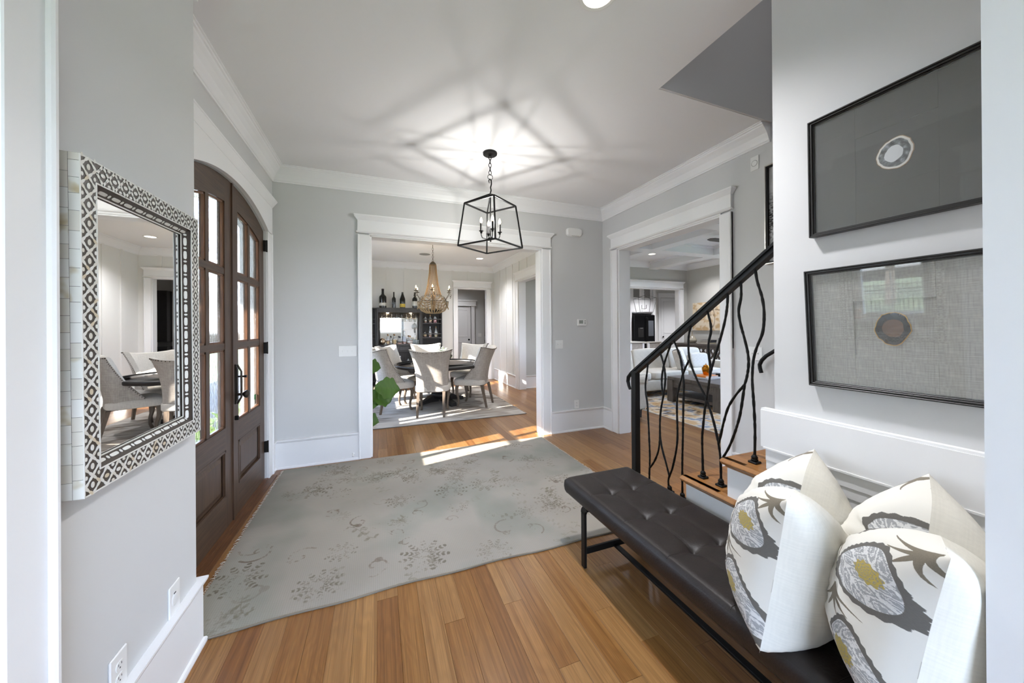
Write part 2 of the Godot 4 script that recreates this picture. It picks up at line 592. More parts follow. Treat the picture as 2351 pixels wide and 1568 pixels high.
func build_structure() -> void:
	planks()
	# ceilings: hall (with the stairwell left out), dining, living
	struct("ceiling", boxes([[-4.0, 1.805, 3.05, 3.30, -3.0, 4.21], [1.805, 3.045, 3.05, 3.30, 1.865, 4.21], [-1.0, 3.05, 3.05, 3.30, 4.21, 9.2], [-1.2, 4.4, 3.05, 3.30, 9.2, 11.4]]), M.ceiling_paint)
	struct("ceiling", boxes([[3.13, 8.32, 3.13, 3.30, -1.35, 7.56], [3.13, 12.2, 2.98, 3.13, 7.56, 10.85]]), M.ceiling_paint)
	# stairwell above the ceiling
	struct("wall_stairwell", boxes([[1.63, 1.805, 3.3, 5.7, -3.0, 1.865], [1.63, 3.13, 3.3, 5.7, 1.865, 2.0], [1.807, 2.958, 3.052, 5.7, 1.852, 1.8655], [2.96, 3.13, 3.05, 5.7, -3.0, 1.865], [1.63, 3.13, 3.05, 5.7, -3.15, -3.0], [1.6, 3.2, 5.7, 5.85, -3.2, 2.0]]), M.wall_paint)
	# hall walls
	var opening_top := 2.44
	struct("wall_dining", boxes([[-1.2, -0.09, 0, 3.05, 4.13, 4.29], [2.0, 2.96, 0, 3.05, 4.13, 4.29], [-0.09, 2.0, opening_top, 3.05, 4.13, 4.29]]), M.wall_paint)
	casing(P(-0.09, 0, 4.13), Vector3.RIGHT, Vector3(0, 0, 1), 2.09, opening_top, 0.16)
	casing(P(2.0, 0, 4.29), Vector3.LEFT, Vector3(0, 0, -1), 2.09, opening_top, 0.0)
	struct("wall_living", boxes([[2.96, 3.13, 0, 3.05, 3.79, 6.05], [2.96, 3.13, 0, 3.05, -3.0, 2.31], [2.96, 3.13, 2.44, 3.05, 2.31, 3.79]]), M.wall_paint)
	casing(P(2.96, 0, 3.79), Vector3(0, 0, 1), Vector3.LEFT, 1.48, opening_top, 0.17, 0.12)
	casing(P(3.13, 0, 2.31), Vector3(0, 0, -1), Vector3.RIGHT, 1.48, opening_top, 0.0, 0.12)
	# door wall with its arched opening
	var dw := boxes([[-1.2, -1.0, 0, 3.05, 1.8, 2.372], [-1.2, -1.0, 0, 3.05, 3.89, 4.29]])
	var pa := PackedVector2Array()
	for i in 25:
		var f := lerpf(2.372, 3.89, i / 24.0)
		pa.append(Vector2(f, arch_y(f) + 0.006))
	pa.append(Vector2(3.89, 3.05))
	pa.append(Vector2(2.372, 3.05))
	dw.slab(pa, P(-1.2, 0, 0), Vector3(0, 0, -1), Vector3.UP, Vector3(0.2, 0, 0))
	struct("wall_front", dw, M.wall_paint)
	# casing of the front door with the arch cut out of its head
	var dc := MB.new()
	for f in [2.312, 3.95]:
		dc.box(P(-0.988, 1.17, f), Vector3(0.024, 2.34, 0.12), 0.003)
		dc.box(P(-0.982, 1.17, f + (0.051 if f > 3 else -0.051)), Vector3(0.036, 2.34, 0.018), 0.005)
	var ph := PackedVector2Array()
	for i in 25:
		var f := lerpf(2.372, 3.89, i / 24.0)
		ph.append(Vector2(f, arch_y(f) + 0.004))
	ph.append_array(PackedVector2Array([Vector2(4.01, arch_y(3.89) + 0.004), Vector2(4.01, 2.60), Vector2(2.252, 2.60), Vector2(2.252, arch_y(2.372) + 0.004)]))
	dc.slab(ph, P(-1.0, 0, 0), Vector3(0, 0, -1), Vector3.UP, Vector3(0.03, 0, 0))
	dc.tr = Transform3D(Basis(Vector3(0, 0, -1), Vector3.UP, Vector3(1, 0, 0)), P(-1.0, 0, 2.252))
	hexa(dc, Rect2(0, 0, 1.758, 0.032), Rect2(-0.03, 0, 1.818, 0.062), 2.60, 2.66)
	dc.box(Vector3(0.879, 2.669, 0.033), Vector3(1.828, 0.018, 0.066), 0.004)
	struct("trim", dc, M.trim_paint)
	# pier that carries the mirror, and the opening to the study beside the camera
	struct("wall_left", boxes([[-1.0, -0.771, 0, 3.05, 1.07, 1.96], [-1.2, -1.0, 0, 3.05, 1.07, 1.8], [-1.0, -0.771, 0, 3.05, -3.0, 0.12], [-1.0, -0.771, 2.44, 3.05, 0.12, 1.07]]), M.wall_paint)
	casing(P(-0.771, 0, 0.12), Vector3(0, 0, -1), Vector3.RIGHT, 0.95, opening_top, 0.23, 0.118, 0.03)
	# study to the left, closed but for an opening added to let daylight in
	struct("wall_study", boxes([[-4.15, -1.0, 0, 3.05, 1.8, 1.95], [-4.15, -4.0, 0, 3.05, -3.15, 1.8], [-4.0, -0.771, 0, 0.4, -3.15, -3.0], [-4.0, -0.771, 2.6, 3.05, -3.15, -3.0], [-4.0, -3.7, 0.4, 2.6, -3.15, -3.0], [-1.1, -0.771, 0.4, 2.6, -3.15, -3.0]]), M.wall_paint)
	# hall behind the camera, its end wall opened to add frontal daylight
	struct("wall_back", boxes([[-0.771, 1.63, 0, 0.2, -2.15, -2.0], [-0.771, 1.63, 2.75, 3.05, -2.15, -2.0], [-0.771, -0.45, 0.2, 2.75, -2.15, -2.0], [1.15, 1.63, 0.2, 2.75, -2.15, -2.0], [-0.45, 1.15, 0.2, 0.7, -2.15, -2.0], [-0.45, 1.15, 2.35, 2.75, -2.15, -2.0], [1.63, 3.13, 0, 3.3, -3.15, -3.0]]), M.wall_paint)
	# wall that carries the pictures, and the pier of the cased opening at its near end
	struct("wall_stair", boxes([[1.63, 1.805, 0, 3.05, -3.0, 1.02]]), M.wall_paint)
	struct("wall_right", boxes([[1.13, 1.63, 0, 3.05, 0.19, 0.290]]), M.trim_paint)
	struct("trim", boxes([[1.13, 1.25, 0, 3.05, 0.290, 0.3125]]), M.trim_paint)
	# baseboards
	var E := Vector3.RIGHT
	var F := Vector3(0, 0, -1)
	moulding("baseboard_left", BASE, P(-0.771, 0, 1.19), P(-0.771, 0, 1.96), E, 0, 1)
	moulding("baseboard_left", BASE, P(-0.771, 0, 1.96), P(-1.0, 0, 1.96), F, -1, -1)
	moulding("baseboard_front", BASE, P(-1.0, 0, 1.96), P(-1.0, 0, 2.25), E, 1, 0)
	moulding("baseboard_front", BASE, P(-1.0, 0, 4.01), P(-1.0, 0, 4.13), E, 0, -1)
	moulding("baseboard_dining", BASE, P(-1.0, 0, 4.13), P(-0.215, 0, 4.13), -F, 1, 0)
	moulding("baseboard_dining", BASE, P(2.125, 0, 4.13), P(2.96, 0, 4.13), -F, 0, -1)
	moulding("baseboard_living", BASE, P(2.96, 0, 4.13), P(2.96, 0, 3.91), -E, 1, 0)
	moulding("baseboard_living", BASE, P(2.96, 0, 2.19), P(2.96, 0, 1.6), -E, 0, 0)
	# crowns
	moulding("trim", CROWN, P(-0.771, 3.05, -0.5), P(-0.771, 3.05, 1.96), E, 0, 1)
	moulding("trim", CROWN, P(-0.771, 3.05, 1.96), P(-1.0, 3.05, 1.96), F, -1, -1)
	moulding("trim", CROWN, P(-1.0, 3.05, 1.96), P(-1.0, 3.05, 4.13), E, 1, -1)
	moulding("trim", CROWN, P(-1.0, 3.05, 4.13), P(2.96, 3.05, 4.13), -F, 1, -1)
	moulding("trim", CROWN, P(2.96, 3.05, 4.13), P(2.96, 3.05, 1.868), -E, 1, 0)
	# ------------------------------------------------ dining room
	var wd := struct("wall_dining_back", boxes([[-1.2, 1.935, 0, 3.05, 9.1, 9.25], [2.755, 3.13, 0, 3.05, 9.1, 9.25], [1.935, 2.755, 2.46, 3.05, 9.1, 9.25]]), M.board_paint)
	for x in [-0.65, -0.23, 0.195, 0.615, 1.029, 1.43]:
		put("batten", boxes([[x - 0.03, x + 0.03, 0.2, 2.93, 9.085, 9.1]]), M.board_paint, wd)
	for x in [1.811, 2.231, 2.62]:
		put("batten", boxes([[x - 0.03, x + 0.03, 2.66, 2.93, 9.085, 9.1]]), M.board_paint, wd)
	casing(P(1.935, 0, 9.1), E, -F, 0.82, 2.455, 0.15, 0.11)
	var wr := struct("wall_dining_right", boxes([[2.96, 3.13, 0, 3.05, 7.30, 9.1], [2.96, 3.13, 2.46, 3.05, 6.05, 7.30]]), M.board_paint)
	for f in [8.615, 8.138, 7.697]:
		put("batten", boxes([[2.945, 2.96, 0.2, 2.93, f - 0.03, f + 0.03]]), M.board_paint, wr)
	for f in [7.278, 6.834, 6.393]:
		put("batten", boxes([[2.945, 2.96, 2.66, 2.93, f - 0.03, f + 0.03]]), M.board_paint, wr)
	casing(P(2.96, 0, 7.30), -F, -E, 1.25, 2.455, 0.17, 0.16)
	moulding("baseboard_dining", BASE, P(2.96, 0, 9.1), P(2.96, 0, 7.46), -E, 1, 0)
	moulding("baseboard_dining", BASE, P(-1.0, 0, 9.1), P(1.82, 0, 9.1), -F, 0, 0)
	moulding("trim", CROWN, P(-1.0, 3.05, 9.1), P(2.96, 3.05, 9.1), -F, 1, -1)
	moulding("trim", CROWN, P(2.96, 3.05, 9.1), P(2.96, 3.05, 4.29), -E, 1, -1)
	moulding("trim", CROWN, P(2.96, 3.05, 4.29), P(-1.0, 3.05, 4.29), F, 1, -1)
	# dining windows in the front wall
	var sill := 0.62
	var head := 2.36
	var wf := boxes([[-1.2, -1.0, 0, sill, 4.29, 9.1], [-1.2, -1.0, head, 3.05, 4.29, 9.1]])
	var spans := [[4.92, 5.72], [5.92, 6.72], [6.92, 7.72]]
	var last := 4.29
	for s in spans + [[9.1, 9.1]]:
		wf.box(P(-1.1, (sill + head) / 2, (last + s[0]) / 2), Vector3(0.2, head - sill, s[0] - last))
		last = s[1]
	struct("wall_dining_front", wf, M.board_paint)
	for k in 3:
		window(k + 1, -1.1, spans[k][0], spans[k][1], sill, head)
	# ------------------------------------------------ pantry behind the dining room
	struct("wall_pantry", boxes([[-1.2, 4.4, 0, 3.05, 11.2, 11.35], [0.6, 0.75, 0, 3.05, 9.25, 11.2], [4.25, 4.4, 0, 3.05, 9.25, 11.2]]), M.wall_paint)
	# ------------------------------------------------ living room and kitchen
	struct("wall_living_back", boxes([[3.13, 5.2, 0, 3.13, 7.41, 7.56], [7.86, 8.32, 0, 3.13, 7.41, 7.56], [5.2, 7.86, 2.44, 3.13, 7.41, 7.56]]), M.living_paint)
	casing(P(5.2, 0, 7.41), E, -F, 2.66, opening_top, 0.15)
	struct("wall_living_end", boxes([[3.13, 8.32, 0, 3.13, -1.35, -1.2]]), M.living_paint)
	struct("wall_living_right", boxes([[8.15, 8.32, 0, 3.13, 5.75, 7.41], [8.15, 8.32, 0, 3.13, -1.2, 1.0], [8.15, 8.32, 0, 0.25, 1.0, 5.75], [8.15, 8.32, 2.75, 3.13, 1.0, 5.75], [8.15, 8.32, 0.25, 2.75, 2.45, 2.75], [8.15, 8.32, 0.25, 2.75, 4.15, 4.45]]), M.living_paint)
	window(4, 8.24, 1.0, 2.45, 0.25, 2.75)
	window(5, 8.24, 2.75, 4.15, 0.25, 2.75)
	window(6, 8.24, 4.45, 5.75, 0.25, 2.75)
	moulding("baseboard_living", BASE, P(3.13, 0, 7.41), P(5.07, 0, 7.41), -F, 0, 0)
	moulding("trim", CROWN, P(3.13, 3.13, 7.41), P(8.15, 3.13, 7.41), -F, 1, -1)
	moulding("trim", CROWN, P(8.15, 3.13, 7.41), P(8.15, 3.13, -1.2), -E, 1, 0)
	var cf := struct("trim", boxes([[3.13, 3.24, 2.95, 3.13, -1.2, 7.41]]), M.trim_paint)
	for f in [0.6, 2.2, 3.9, 5.6]:
		put("beam", boxes([[3.24, 8.15, 2.95, 3.13, f - 0.13, f + 0.13], [3.24, 8.15, 3.09, 3.13, f - 0.19, f + 0.19]]), M.trim_paint, cf)
	for x in [5.22, 6.92]:
		put("beam", boxes([[x - 0.13, x + 0.13, 2.951, 3.13, -1.2, 7.41], [x - 0.19, x + 0.19, 3.091, 3.13, -1.2, 7.41]]), M.trim_paint, cf)
	struct("wall_kitchen", boxes([[4.4, 12.2, 0, 3.0, 10.7, 10.85], [12.05, 12.2, 0, 3.0, 7.5, 10.7], [8.32, 12.2, 0, 3.0, 7.41, 7.56], [4.4, 4.55, 0, 3.0, 7.56, 10.7]]), M.board_paint)

func window(k: int, x: float, f0: float, f1: float, y0: float, y1: float) -> void:
	var mb := MB.new()
	var fm := (f0 + f1) / 2
	var ym := (y0 + y1) / 2
	for f in [f0 + 0.03, f1 - 0.03]:
		mb.box(P(x, ym, f), Vector3(0.09, y1 - y0, 0.06), 0.004)
	for y in [y0 + 0.03, y1 - 0.03, ym]:
		mb.box(P(x, y, fm), Vector3(0.09 if y != ym else 0.06, 0.06 if y != ym else 0.045, f1 - f0), 0.004)
	var o := struct("window_%d" % k, mb, M.trim_paint)
	var mm := MB.new()
	mm.box(P(x, ym, fm), Vector3(0.03, y1 - y0 - 0.1, 0.024), 0.003)
	for s in [0.25, 0.75]:
		mm.box(P(x, lerpf(y0, y1, s), fm), Vector3(0.03, 0.024, f1 - f0 - 0.1), 0.003)
	put("muntin", mm, M.trim_paint, o)
	var g := MB.new()
	g.box(P(x, ym, fm), Vector3(0.004, y1 - y0 - 0.08, f1 - f0 - 0.08))
	put("pane", g, M.clear_glass, o)

func camera_and_light() -> void:
	var cam := Camera3D.new()
	cam.name = "camera"
	# lens 111.7 degrees wide, its axis a little above the middle of the picture
	var b := Basis(Vector3.UP, -0.36519) * Basis(Vector3.RIGHT, 0.00141) * Basis(Vector3(0, 0, 1), -0.006775)
	cam.transform = Transform3D(b, Vector3(0, 1.42, 0))
	cam.projection = Camera3D.PROJECTION_FRUSTUM
	cam.near = 0.05
	cam.far = 200.0
	cam.size = 0.05 * 1568.0 / 797.5
	cam.frustum_offset = Vector2(0, -0.05 * 34.25 / 797.5)
	add_child(cam)
	cam.current = true
	var env := Environment.new()
	env.background_mode = Environment.BG_SKY
	var sky := Sky.new()
	var sm := ProceduralSkyMaterial.new()
	sm.sky_top_color = rgb8(140, 168, 208)
	sm.sky_horizon_color = rgb8(224, 229, 236)
	sm.ground_bottom_color = rgb8(120, 118, 110)
	sm.ground_horizon_color = rgb8(200, 200, 196)
	sm.sky_energy_multiplier = 4.4
	sm.ground_energy_multiplier = 1.0
	sky.sky_material = sm
	env.sky = sky
	env.tonemap_mode = Environment.TONE_MAPPER_LINEAR
	env.tonemap_exposure = 1.0
	env.sdfgi_enabled = true
	env.ssao_enabled = true
	env.ssil_enabled = true
	var we := WorldEnvironment.new()
	we.name = "environment"
	we.environment = env
	add_child(we)
	var sun := DirectionalLight3D.new()
	sun.name = "sun"
	sun.look_at_from_position(Vector3.ZERO, Vector3(1.0, -0.5, -0.258), Vector3.UP)
	sun.light_energy = 12.0
	sun.light_color = Color(1.0, 0.97, 0.93)
	sun.light_angular_distance = 0.6
	sun.shadow_enabled = true
	add_child(sun)

# ---------------------------------------------------------------- dining chairs
func chair_plan(a: float, hw: float, wing: float, inset: float) -> Vector3:
	# a from -1 (front of one wing) over 0 (middle of the back) to 1 (front of the other)
	var s := signf(a)
	var k := absf(a)
	var w := hw - inset
	var p := Vector3.ZERO
	if k < 0.6:
		var t := k / 0.6 * PI / 2
		p = Vector3(s * w * pow(sin(t), 0.75), 0, inset + 0.14 - (0.14) * pow(cos(t), 0.75))
	else:
		var t := (k - 0.6) / 0.4
		p = Vector3(s * w, 0, lerpf(inset + 0.14, maxf(wing, inset + 0.145), t))
	return p

func chair_point(a: float, v: float, inset: float) -> Vector3:
	var hw := 0.262 + 0.075 * v * v - 0.02 * sin(PI * v)
	var wing := 0.15 + 0.30 * pow(1.0 - v, 2.4)
	var p := chair_plan(a, hw, wing, inset)
	var lift := 0.045 * pow(absf(p.x) / hw, 2.5) - 0.012
	p.y = 0.385 + (0.65 + lift) * v
	p.z += 0.10 - 0.16 * v * v
	return p

func build_chair() -> Node3D:
	var root := thing("dining_chair", "linen dining chair nearest the hall, its nail-trimmed back to the viewer", "chair", Vector3.ZERO, 0.0, "dining chairs at the round table")
	var outer := []
	var inner := []
	for j in 15:
		var v := j / 14.0
		var ro := []
		var ri := []
		for i in 41:
			var a := lerpf(-1, 1, i / 40.0)
			ro.append(chair_point(a, v, 0.0))
			ri.append(chair_point(a * 0.985, v, 0.055))
		outer.append(ro)
		inner.append(ri)
	var mb := MB.new()
	mb.grid(outer, false, false, Vector3(0, 0.7, 0.3))
	put("outside_back", mb, M.linen_back, root)
	var mi := MB.new()
	mi.grid(inner, false, false, Vector3(0, 0.7, -5))
	put("inside_back", mi, M.linen, root)
	# rounded edge along the wings and over the top
	var eo := []
	var ei := []
	for j in 15:
		eo.append(outer[j][0])
		ei.append(inner[j][0])
	for i in range(1, 41):
		eo.append(outer[14][i])
		ei.append(inner[14][i])
	for j in range(13, -1, -1):
		eo.append(outer[j][40])
		ei.append(inner[j][40])
	var mid := []
	for k in eo.size():
		var up := Vector3(0, 0.010, 0) if k >= 13 and k <= 56 else Vector3(0, 0.002, 0.012)
		mid.append((eo[k] + ei[k]) / 2 + up)
	var me := MB.new()
	me.grid([eo, mid, ei], false, false, Vector3(0, 0.6, 0.15))
	put("edge", me, M.linen, root)
	var nails := MB.new()
	for k in range(1, eo.size()):
		for t in ([0.25, 0.75] if k < 14 or k > 55 else [0.5]):
			var p: Vector3 = eo[k - 1].lerp(eo[k], t)
			var q: Vector3 = ei[k - 1].lerp(ei[k], t)
			var off: Vector3 = (p - q).normalized() * 0.001
			nails.ball(p + off + (Vector3(0, -0.012, 0) if k >= 14 and k <= 55 else Vector3(0, 0, -0.012)), Vector3(0.0062, 0.0062, 0.0062), 6, 4)
	put("nailheads", nails, M.bronze, root).set_meta("kind", "stuff")
	# seat
	var ms := MB.new()
	var rows := []
	for e in [[0.0, 0.385, 0.96], [0.02, 0.385, 1.0], [0.05, 0.40, 1.02], [0.075, 0.46, 1.02], [0.09, 0.487, 0.97], [0.1, 0.50, 0.84], [0.1, 0.507, 0.5], [0.1, 0.509, 0.0]]:
		var row := []
		for k in 36:
			var t := TAU * k / 36
			var x := signf(cos(t)) * pow(absf(cos(t)), 0.45) * 0.285
			var z := signf(sin(t)) * pow(absf(sin(t)), 0.45) * 0.27
			row.append(Vector3(x * e[2] * (0.92 + 0.10 * (z + 0.27) / 0.54), e[1], 0.375 + z * e[2]))
		rows.append(row)
	ms.grid(rows, true, false, Vector3(0, 0.44, 0.37))
	put("seat", ms, M.linen, root)
	var bt := MB.new()
	bt.box(Vector3(0, 0.383, 0.35), Vector3(0.46, 0.01, 0.5), 0.003)
	put("seat_base", bt, M.black_wood, root)
	for s in [-1, 1]:
		var rl := MB.new()
		var a := Vector3(s * 0.20, 0.39, 0.12)
		var b := Vector3(s * 0.205, 0.0, 0.035)
		tapered(rl, a, b, 0.048, 0.032)
		put("leg", rl, M.leg_wood, root)
		var fl := MB.new()
		var pts := [Vector3(s * 0.225, 0.40, 0.56), Vector3(s * 0.232, 0.33, 0.578), Vector3(s * 0.230, 0.24, 0.572), Vector3(s * 0.220, 0.14, 0.548), Vector3(s * 0.216, 0.06, 0.548), Vector3(s * 0.222, 0.0, 0.572)]
		fl.tube(pts, [0.034, 0.032, 0.026, 0.020, 0.018, 0.021], 8)
		put("leg", fl, M.leg_wood, root)
	return root

func tapered(mb: MB, a: Vector3, b: Vector3, wa: float, wb: float) -> void:
	var q := []
	for e in [[a, wa / 2], [b, wb / 2]]:
		var c: Vector3 = e[0]
		var h: float = e[1]
		q.append([c + Vector3(-h, 0, -h), c + Vector3(h, 0, -h), c + Vector3(h, 0, h), c + Vector3(-h, 0, h)])
	var c := (a + b) / 2
	for i in 4:
		mb.poly([q[0][i], q[0][(i + 1) % 4], q[1][(i + 1) % 4], q[1][i]], c)
	mb.poly(q[0], c)
	mb.poly(q[1], c)

func build_table() -> void:
	var t := thing("dining_table", "round grey-brown wooden dining table with a black rim on a dark pedestal", "table", P(1.08, 0, 6.6))
	var mb := MB.new()
	var y := 0.012
	mb.lathe([Vector2(0.0, 0.7605), Vector2(0.50, 0.7605), Vector2(0.795, 0.7605)], 72)
	put("tabletop", mb, M.table_wood, t)
	var rm := MB.new()
	rm.lathe([Vector2(0.79, 0.7607), Vector2(0.825, 0.760), Vector2(0.838, 0.752), Vector2(0.840, 0.735), Vector2(0.834, 0.708), Vector2(0.815, 0.698), Vector2(0.0, 0.698)], 72)
	put("rim", rm, M.black_wood, t)
	var il := MB.new()
	il.lathe([Vector2(0.53, 0.7609), Vector2(0.545, 0.7609)], 72, Vector3.ZERO, true)
	put("inlay_ring", il, M.black_wood, t)
	var pd := MB.new()
	pd.lathe([Vector2(0.30, 0.698), Vector2(0.26, 0.665), Vector2(0.14, 0.64), Vector2(0.11, 0.60), Vector2(0.14, 0.50), Vector2(0.17, 0.40), Vector2(0.16, 0.30), Vector2(0.11, 0.25), Vector2(0.13, 0.21), Vector2(0.18, 0.19), Vector2(0.18, 0.12), Vector2(0.0, 0.12)], 28)
	put("pedestal", pd, M.black_wood, t)
	for k in 4:
		var ft := MB.new()
		var ang := 0.35 + k * PI / 2
		ft.tr = Transform3D(Basis(Vector3.UP, ang), Vector3.ZERO)
		ft.slab(PackedVector2Array([Vector2(0.08, y + 0.18), Vector2(0.20, y + 0.155), Vector2(0.34, y + 0.085), Vector2(0.46, y + 0.065), Vector2(0.47, y), Vector2(0.40, y), Vector2(0.38, y + 0.02), Vector2(0.2, y + 0.04), Vector2(0.08, y + 0.04)]), Vector3(0, 0, -0.055), Vector3.RIGHT, Vector3.UP, Vector3(0, 0, 0.11))
		put("foot", ft, M.black_wood, t)

func leaf_mesh(w: float, l: float, lobes: float, sd: int) -> MB:
	# blade in the x-z plane from its stalk at the origin along +z, folded along the midrib and wavy at the rim
	var mb := MB.new()
	var rows := []
	for j in 15:
		var t := j / 14.0
		var half := w / 2 * pow(sin(PI * clampf(t * 0.96 + 0.03, 0, 1)), 0.62) * (0.75 + 0.45 * sin(PI * pow(t, 1.4)))
		half *= 1.0 + lobes * absf(sin(t * 11.0 + sd))
		var row := []
		for i in 9:
			var s := lerpf(-1, 1, i / 8.0)
			row.append(Vector3(s * half, 0.10 * l * absf(s) * 0.6 - 0.16 * l * t * t + 0.02 * l * sin(t * 17.0 + sd * 2.0 + s * 2.0) * absf(s), t * l + 0.05 * l * absf(s) * sin(sd * 1.3)))
		rows.append(row)
	mb.grid(rows, false, false, Vector3(0, -5, l / 2))
	return mb

func build_plants() -> void:
	# big-leaved plant inside the dining room, just left of the opening
	var root := thing("leafy_houseplant", "green houseplant with big lobed leaves reaching past the left side of the dining opening", "plant", P(-0.42, 0, 4.72))
	var pot := MB.new()
	pot.lathe([Vector2(0.0, 0.0), Vector2(0.13, 0.0), Vector2(0.15, 0.02), Vector2(0.17, 0.30), Vector2(0.178, 0.32), Vector2(0.16, 0.32), Vector2(0.15, 0.28), Vector2(0.0, 0.28)], 28)
	put("pot", pot, mat("white_glaze", rgb8(222, 220, 214), 0.25), root)
	var lm := mat("houseplant_leaf", rgb8(78, 116, 36), 0.45)
	lm.backlight_enabled = true
	lm.backlight = Color(0.30, 0.42, 0.06)
	var lt := streak_texture(131, 0.75, 1.0, true, 0.03)
	lm.albedo_texture = lt
	lm.uv1_scale = Vector3(1, 5, 1)
	# tip of each stem, direction of the blade (x, y, forward), length, width
	var ends := [
		[-0.17, 0.955, -0.16, 0.96, -0.05, -0.25, 0.19, 0.15],
		[-0.05, 0.70, -0.20, 1.0, -0.10, -0.05, 0.29, 0.21],
		[-0.09, 0.575, -0.24, 1.0, -0.08, 0.25, 0.25, 0.16],
		[-0.22, 0.60, -0.20, 0.9, -0.35, -0.3, 0.24, 0.20],
		[-0.19, 0.33, -0.20, 1.0, -0.20, -0.2, 0.19, 0.14],
		[-0.55, 0.95, -0.05, -0.8, 0.1, 0.3, 0.26, 0.2], [-0.45, 1.1, 0.1, -0.1, 0.5, 0.8, 0.25, 0.2], [-0.62, 0.7, 0.1, -0.9, -0.2, 0.4, 0.28, 0.22], [-0.38, 0.8, 0.2, 0.2, 0.1, 1.0, 0.28, 0.22],
		[-0.6, 0.5, -0.15, -0.8, -0.3, -0.3, 0.25, 0.2], [-0.36, 1.0, 0.02, 0.3, 0.7, 0.4, 0.2, 0.16],
	]
	for e in ends:
		var tip := Vector3(e[0] + 0.42, e[1], -e[2])
		var st := MB.new()
		st.tube([Vector3(tip.x * 0.1, 0.28, tip.z * 0.1), Vector3(tip.x * 0.35, 0.28 + (tip.y - 0.28) * 0.55, tip.z * 0.35), tip * Vector3(0.8, 1, 0.8) - Vector3(0, 0.02, 0), tip], [0.006, 0.005, 0.0035, 0.003], 6)
		put("stem", st, M.leaf_green, root)
		var d := Vector3(e[3], e[4], -e[5]).normalized()
		# blades turn their upper side a little towards the room
		var up := (Vector3(-0.15, 0.55, 0.75) - d * Vector3(-0.15, 0.55, 0.75).dot(d)).normalized()
		var lf := put("leaf", leaf_mesh(e[7], e[6], 0.30, int(e[0] * 37.0) + 20), lm, root)
		lf.transform = Transform3D(Basis(up.cross(d), up, d), tip)
	# bowl of pale flowers on the table
	var bowl := thing("planter_bowl", "dark bowl of small white-green flowers on the round dining table", "flower bowl", P(1.10, 0.7607, 6.62))
	var bm := MB.new()
	bm.lathe([Vector2(0.0, 0.0), Vector2(0.09, 0.0), Vector2(0.13, 0.03), Vector2(0.19, 0.10), Vector2(0.205, 0.135), Vector2(0.195, 0.135), Vector2(0.16, 0.09), Vector2(0.0, 0.07)], 32)
	put("bowl", bm, M.black_wood, bowl)
	var fol := MB.new()
	var flo := MB.new()
	for k in 170:
		var a := rng.randf() * TAU
		var r := sqrt(rng.randf()) * 0.20
		var y := 0.10 + (1.0 - r / 0.24) * rng.randf_range(0.05, 0.20)
		var c := Vector3(cos(a) * r, y, sin(a) * r)
		if k % 5 < 3:
			var b := Basis(Vector3.UP, rng.randf() * TAU) * Basis(Vector3.RIGHT, rng.randf_range(-0.9, 0.5))
			fol.tr = Transform3D(b, c)
			var l := rng.randf_range(0.03, 0.05)
			fol.poly([Vector3(0, 0, 0), Vector3(l * 0.45, 0.004, l * 0.5), Vector3(0, 0, l), Vector3(-l * 0.45, 0.004, l * 0.5)], Vector3(0, -1, 0))
		else:
			for q in 7:
				flo.ball(c + Vector3(rng.randf_range(-0.02, 0.02), 0.03 + rng.randf_range(-0.012, 0.016), rng.randf_range(-0.02, 0.02)), Vector3(0.006, 0.006, 0.006), 6, 4)
	var gm := mat("posy_leaf", rgb8(120, 146, 70), 0.6)
	put("foliage", fol, gm, bowl).set_meta("kind", "stuff")
	put("blossoms", flo, mat("blossom_white", rgb8(222, 230, 214), 0.7), bowl).set_meta("kind", "stuff")

# ---------------------------------------------------------------- beaded chandelier
func beads(mb: MB, pts: Array, r: float, gap: float) -> void:
	var c := Curve3D.new()
	for p in pts:
		c.add_point(p)
	var l := c.get_baked_length()
	var n := maxi(2, int(l / gap))
	for i in n + 1:
		mb.ball(c.sample_baked(l * i / n), Vector3(r, r, r), 6, 4)

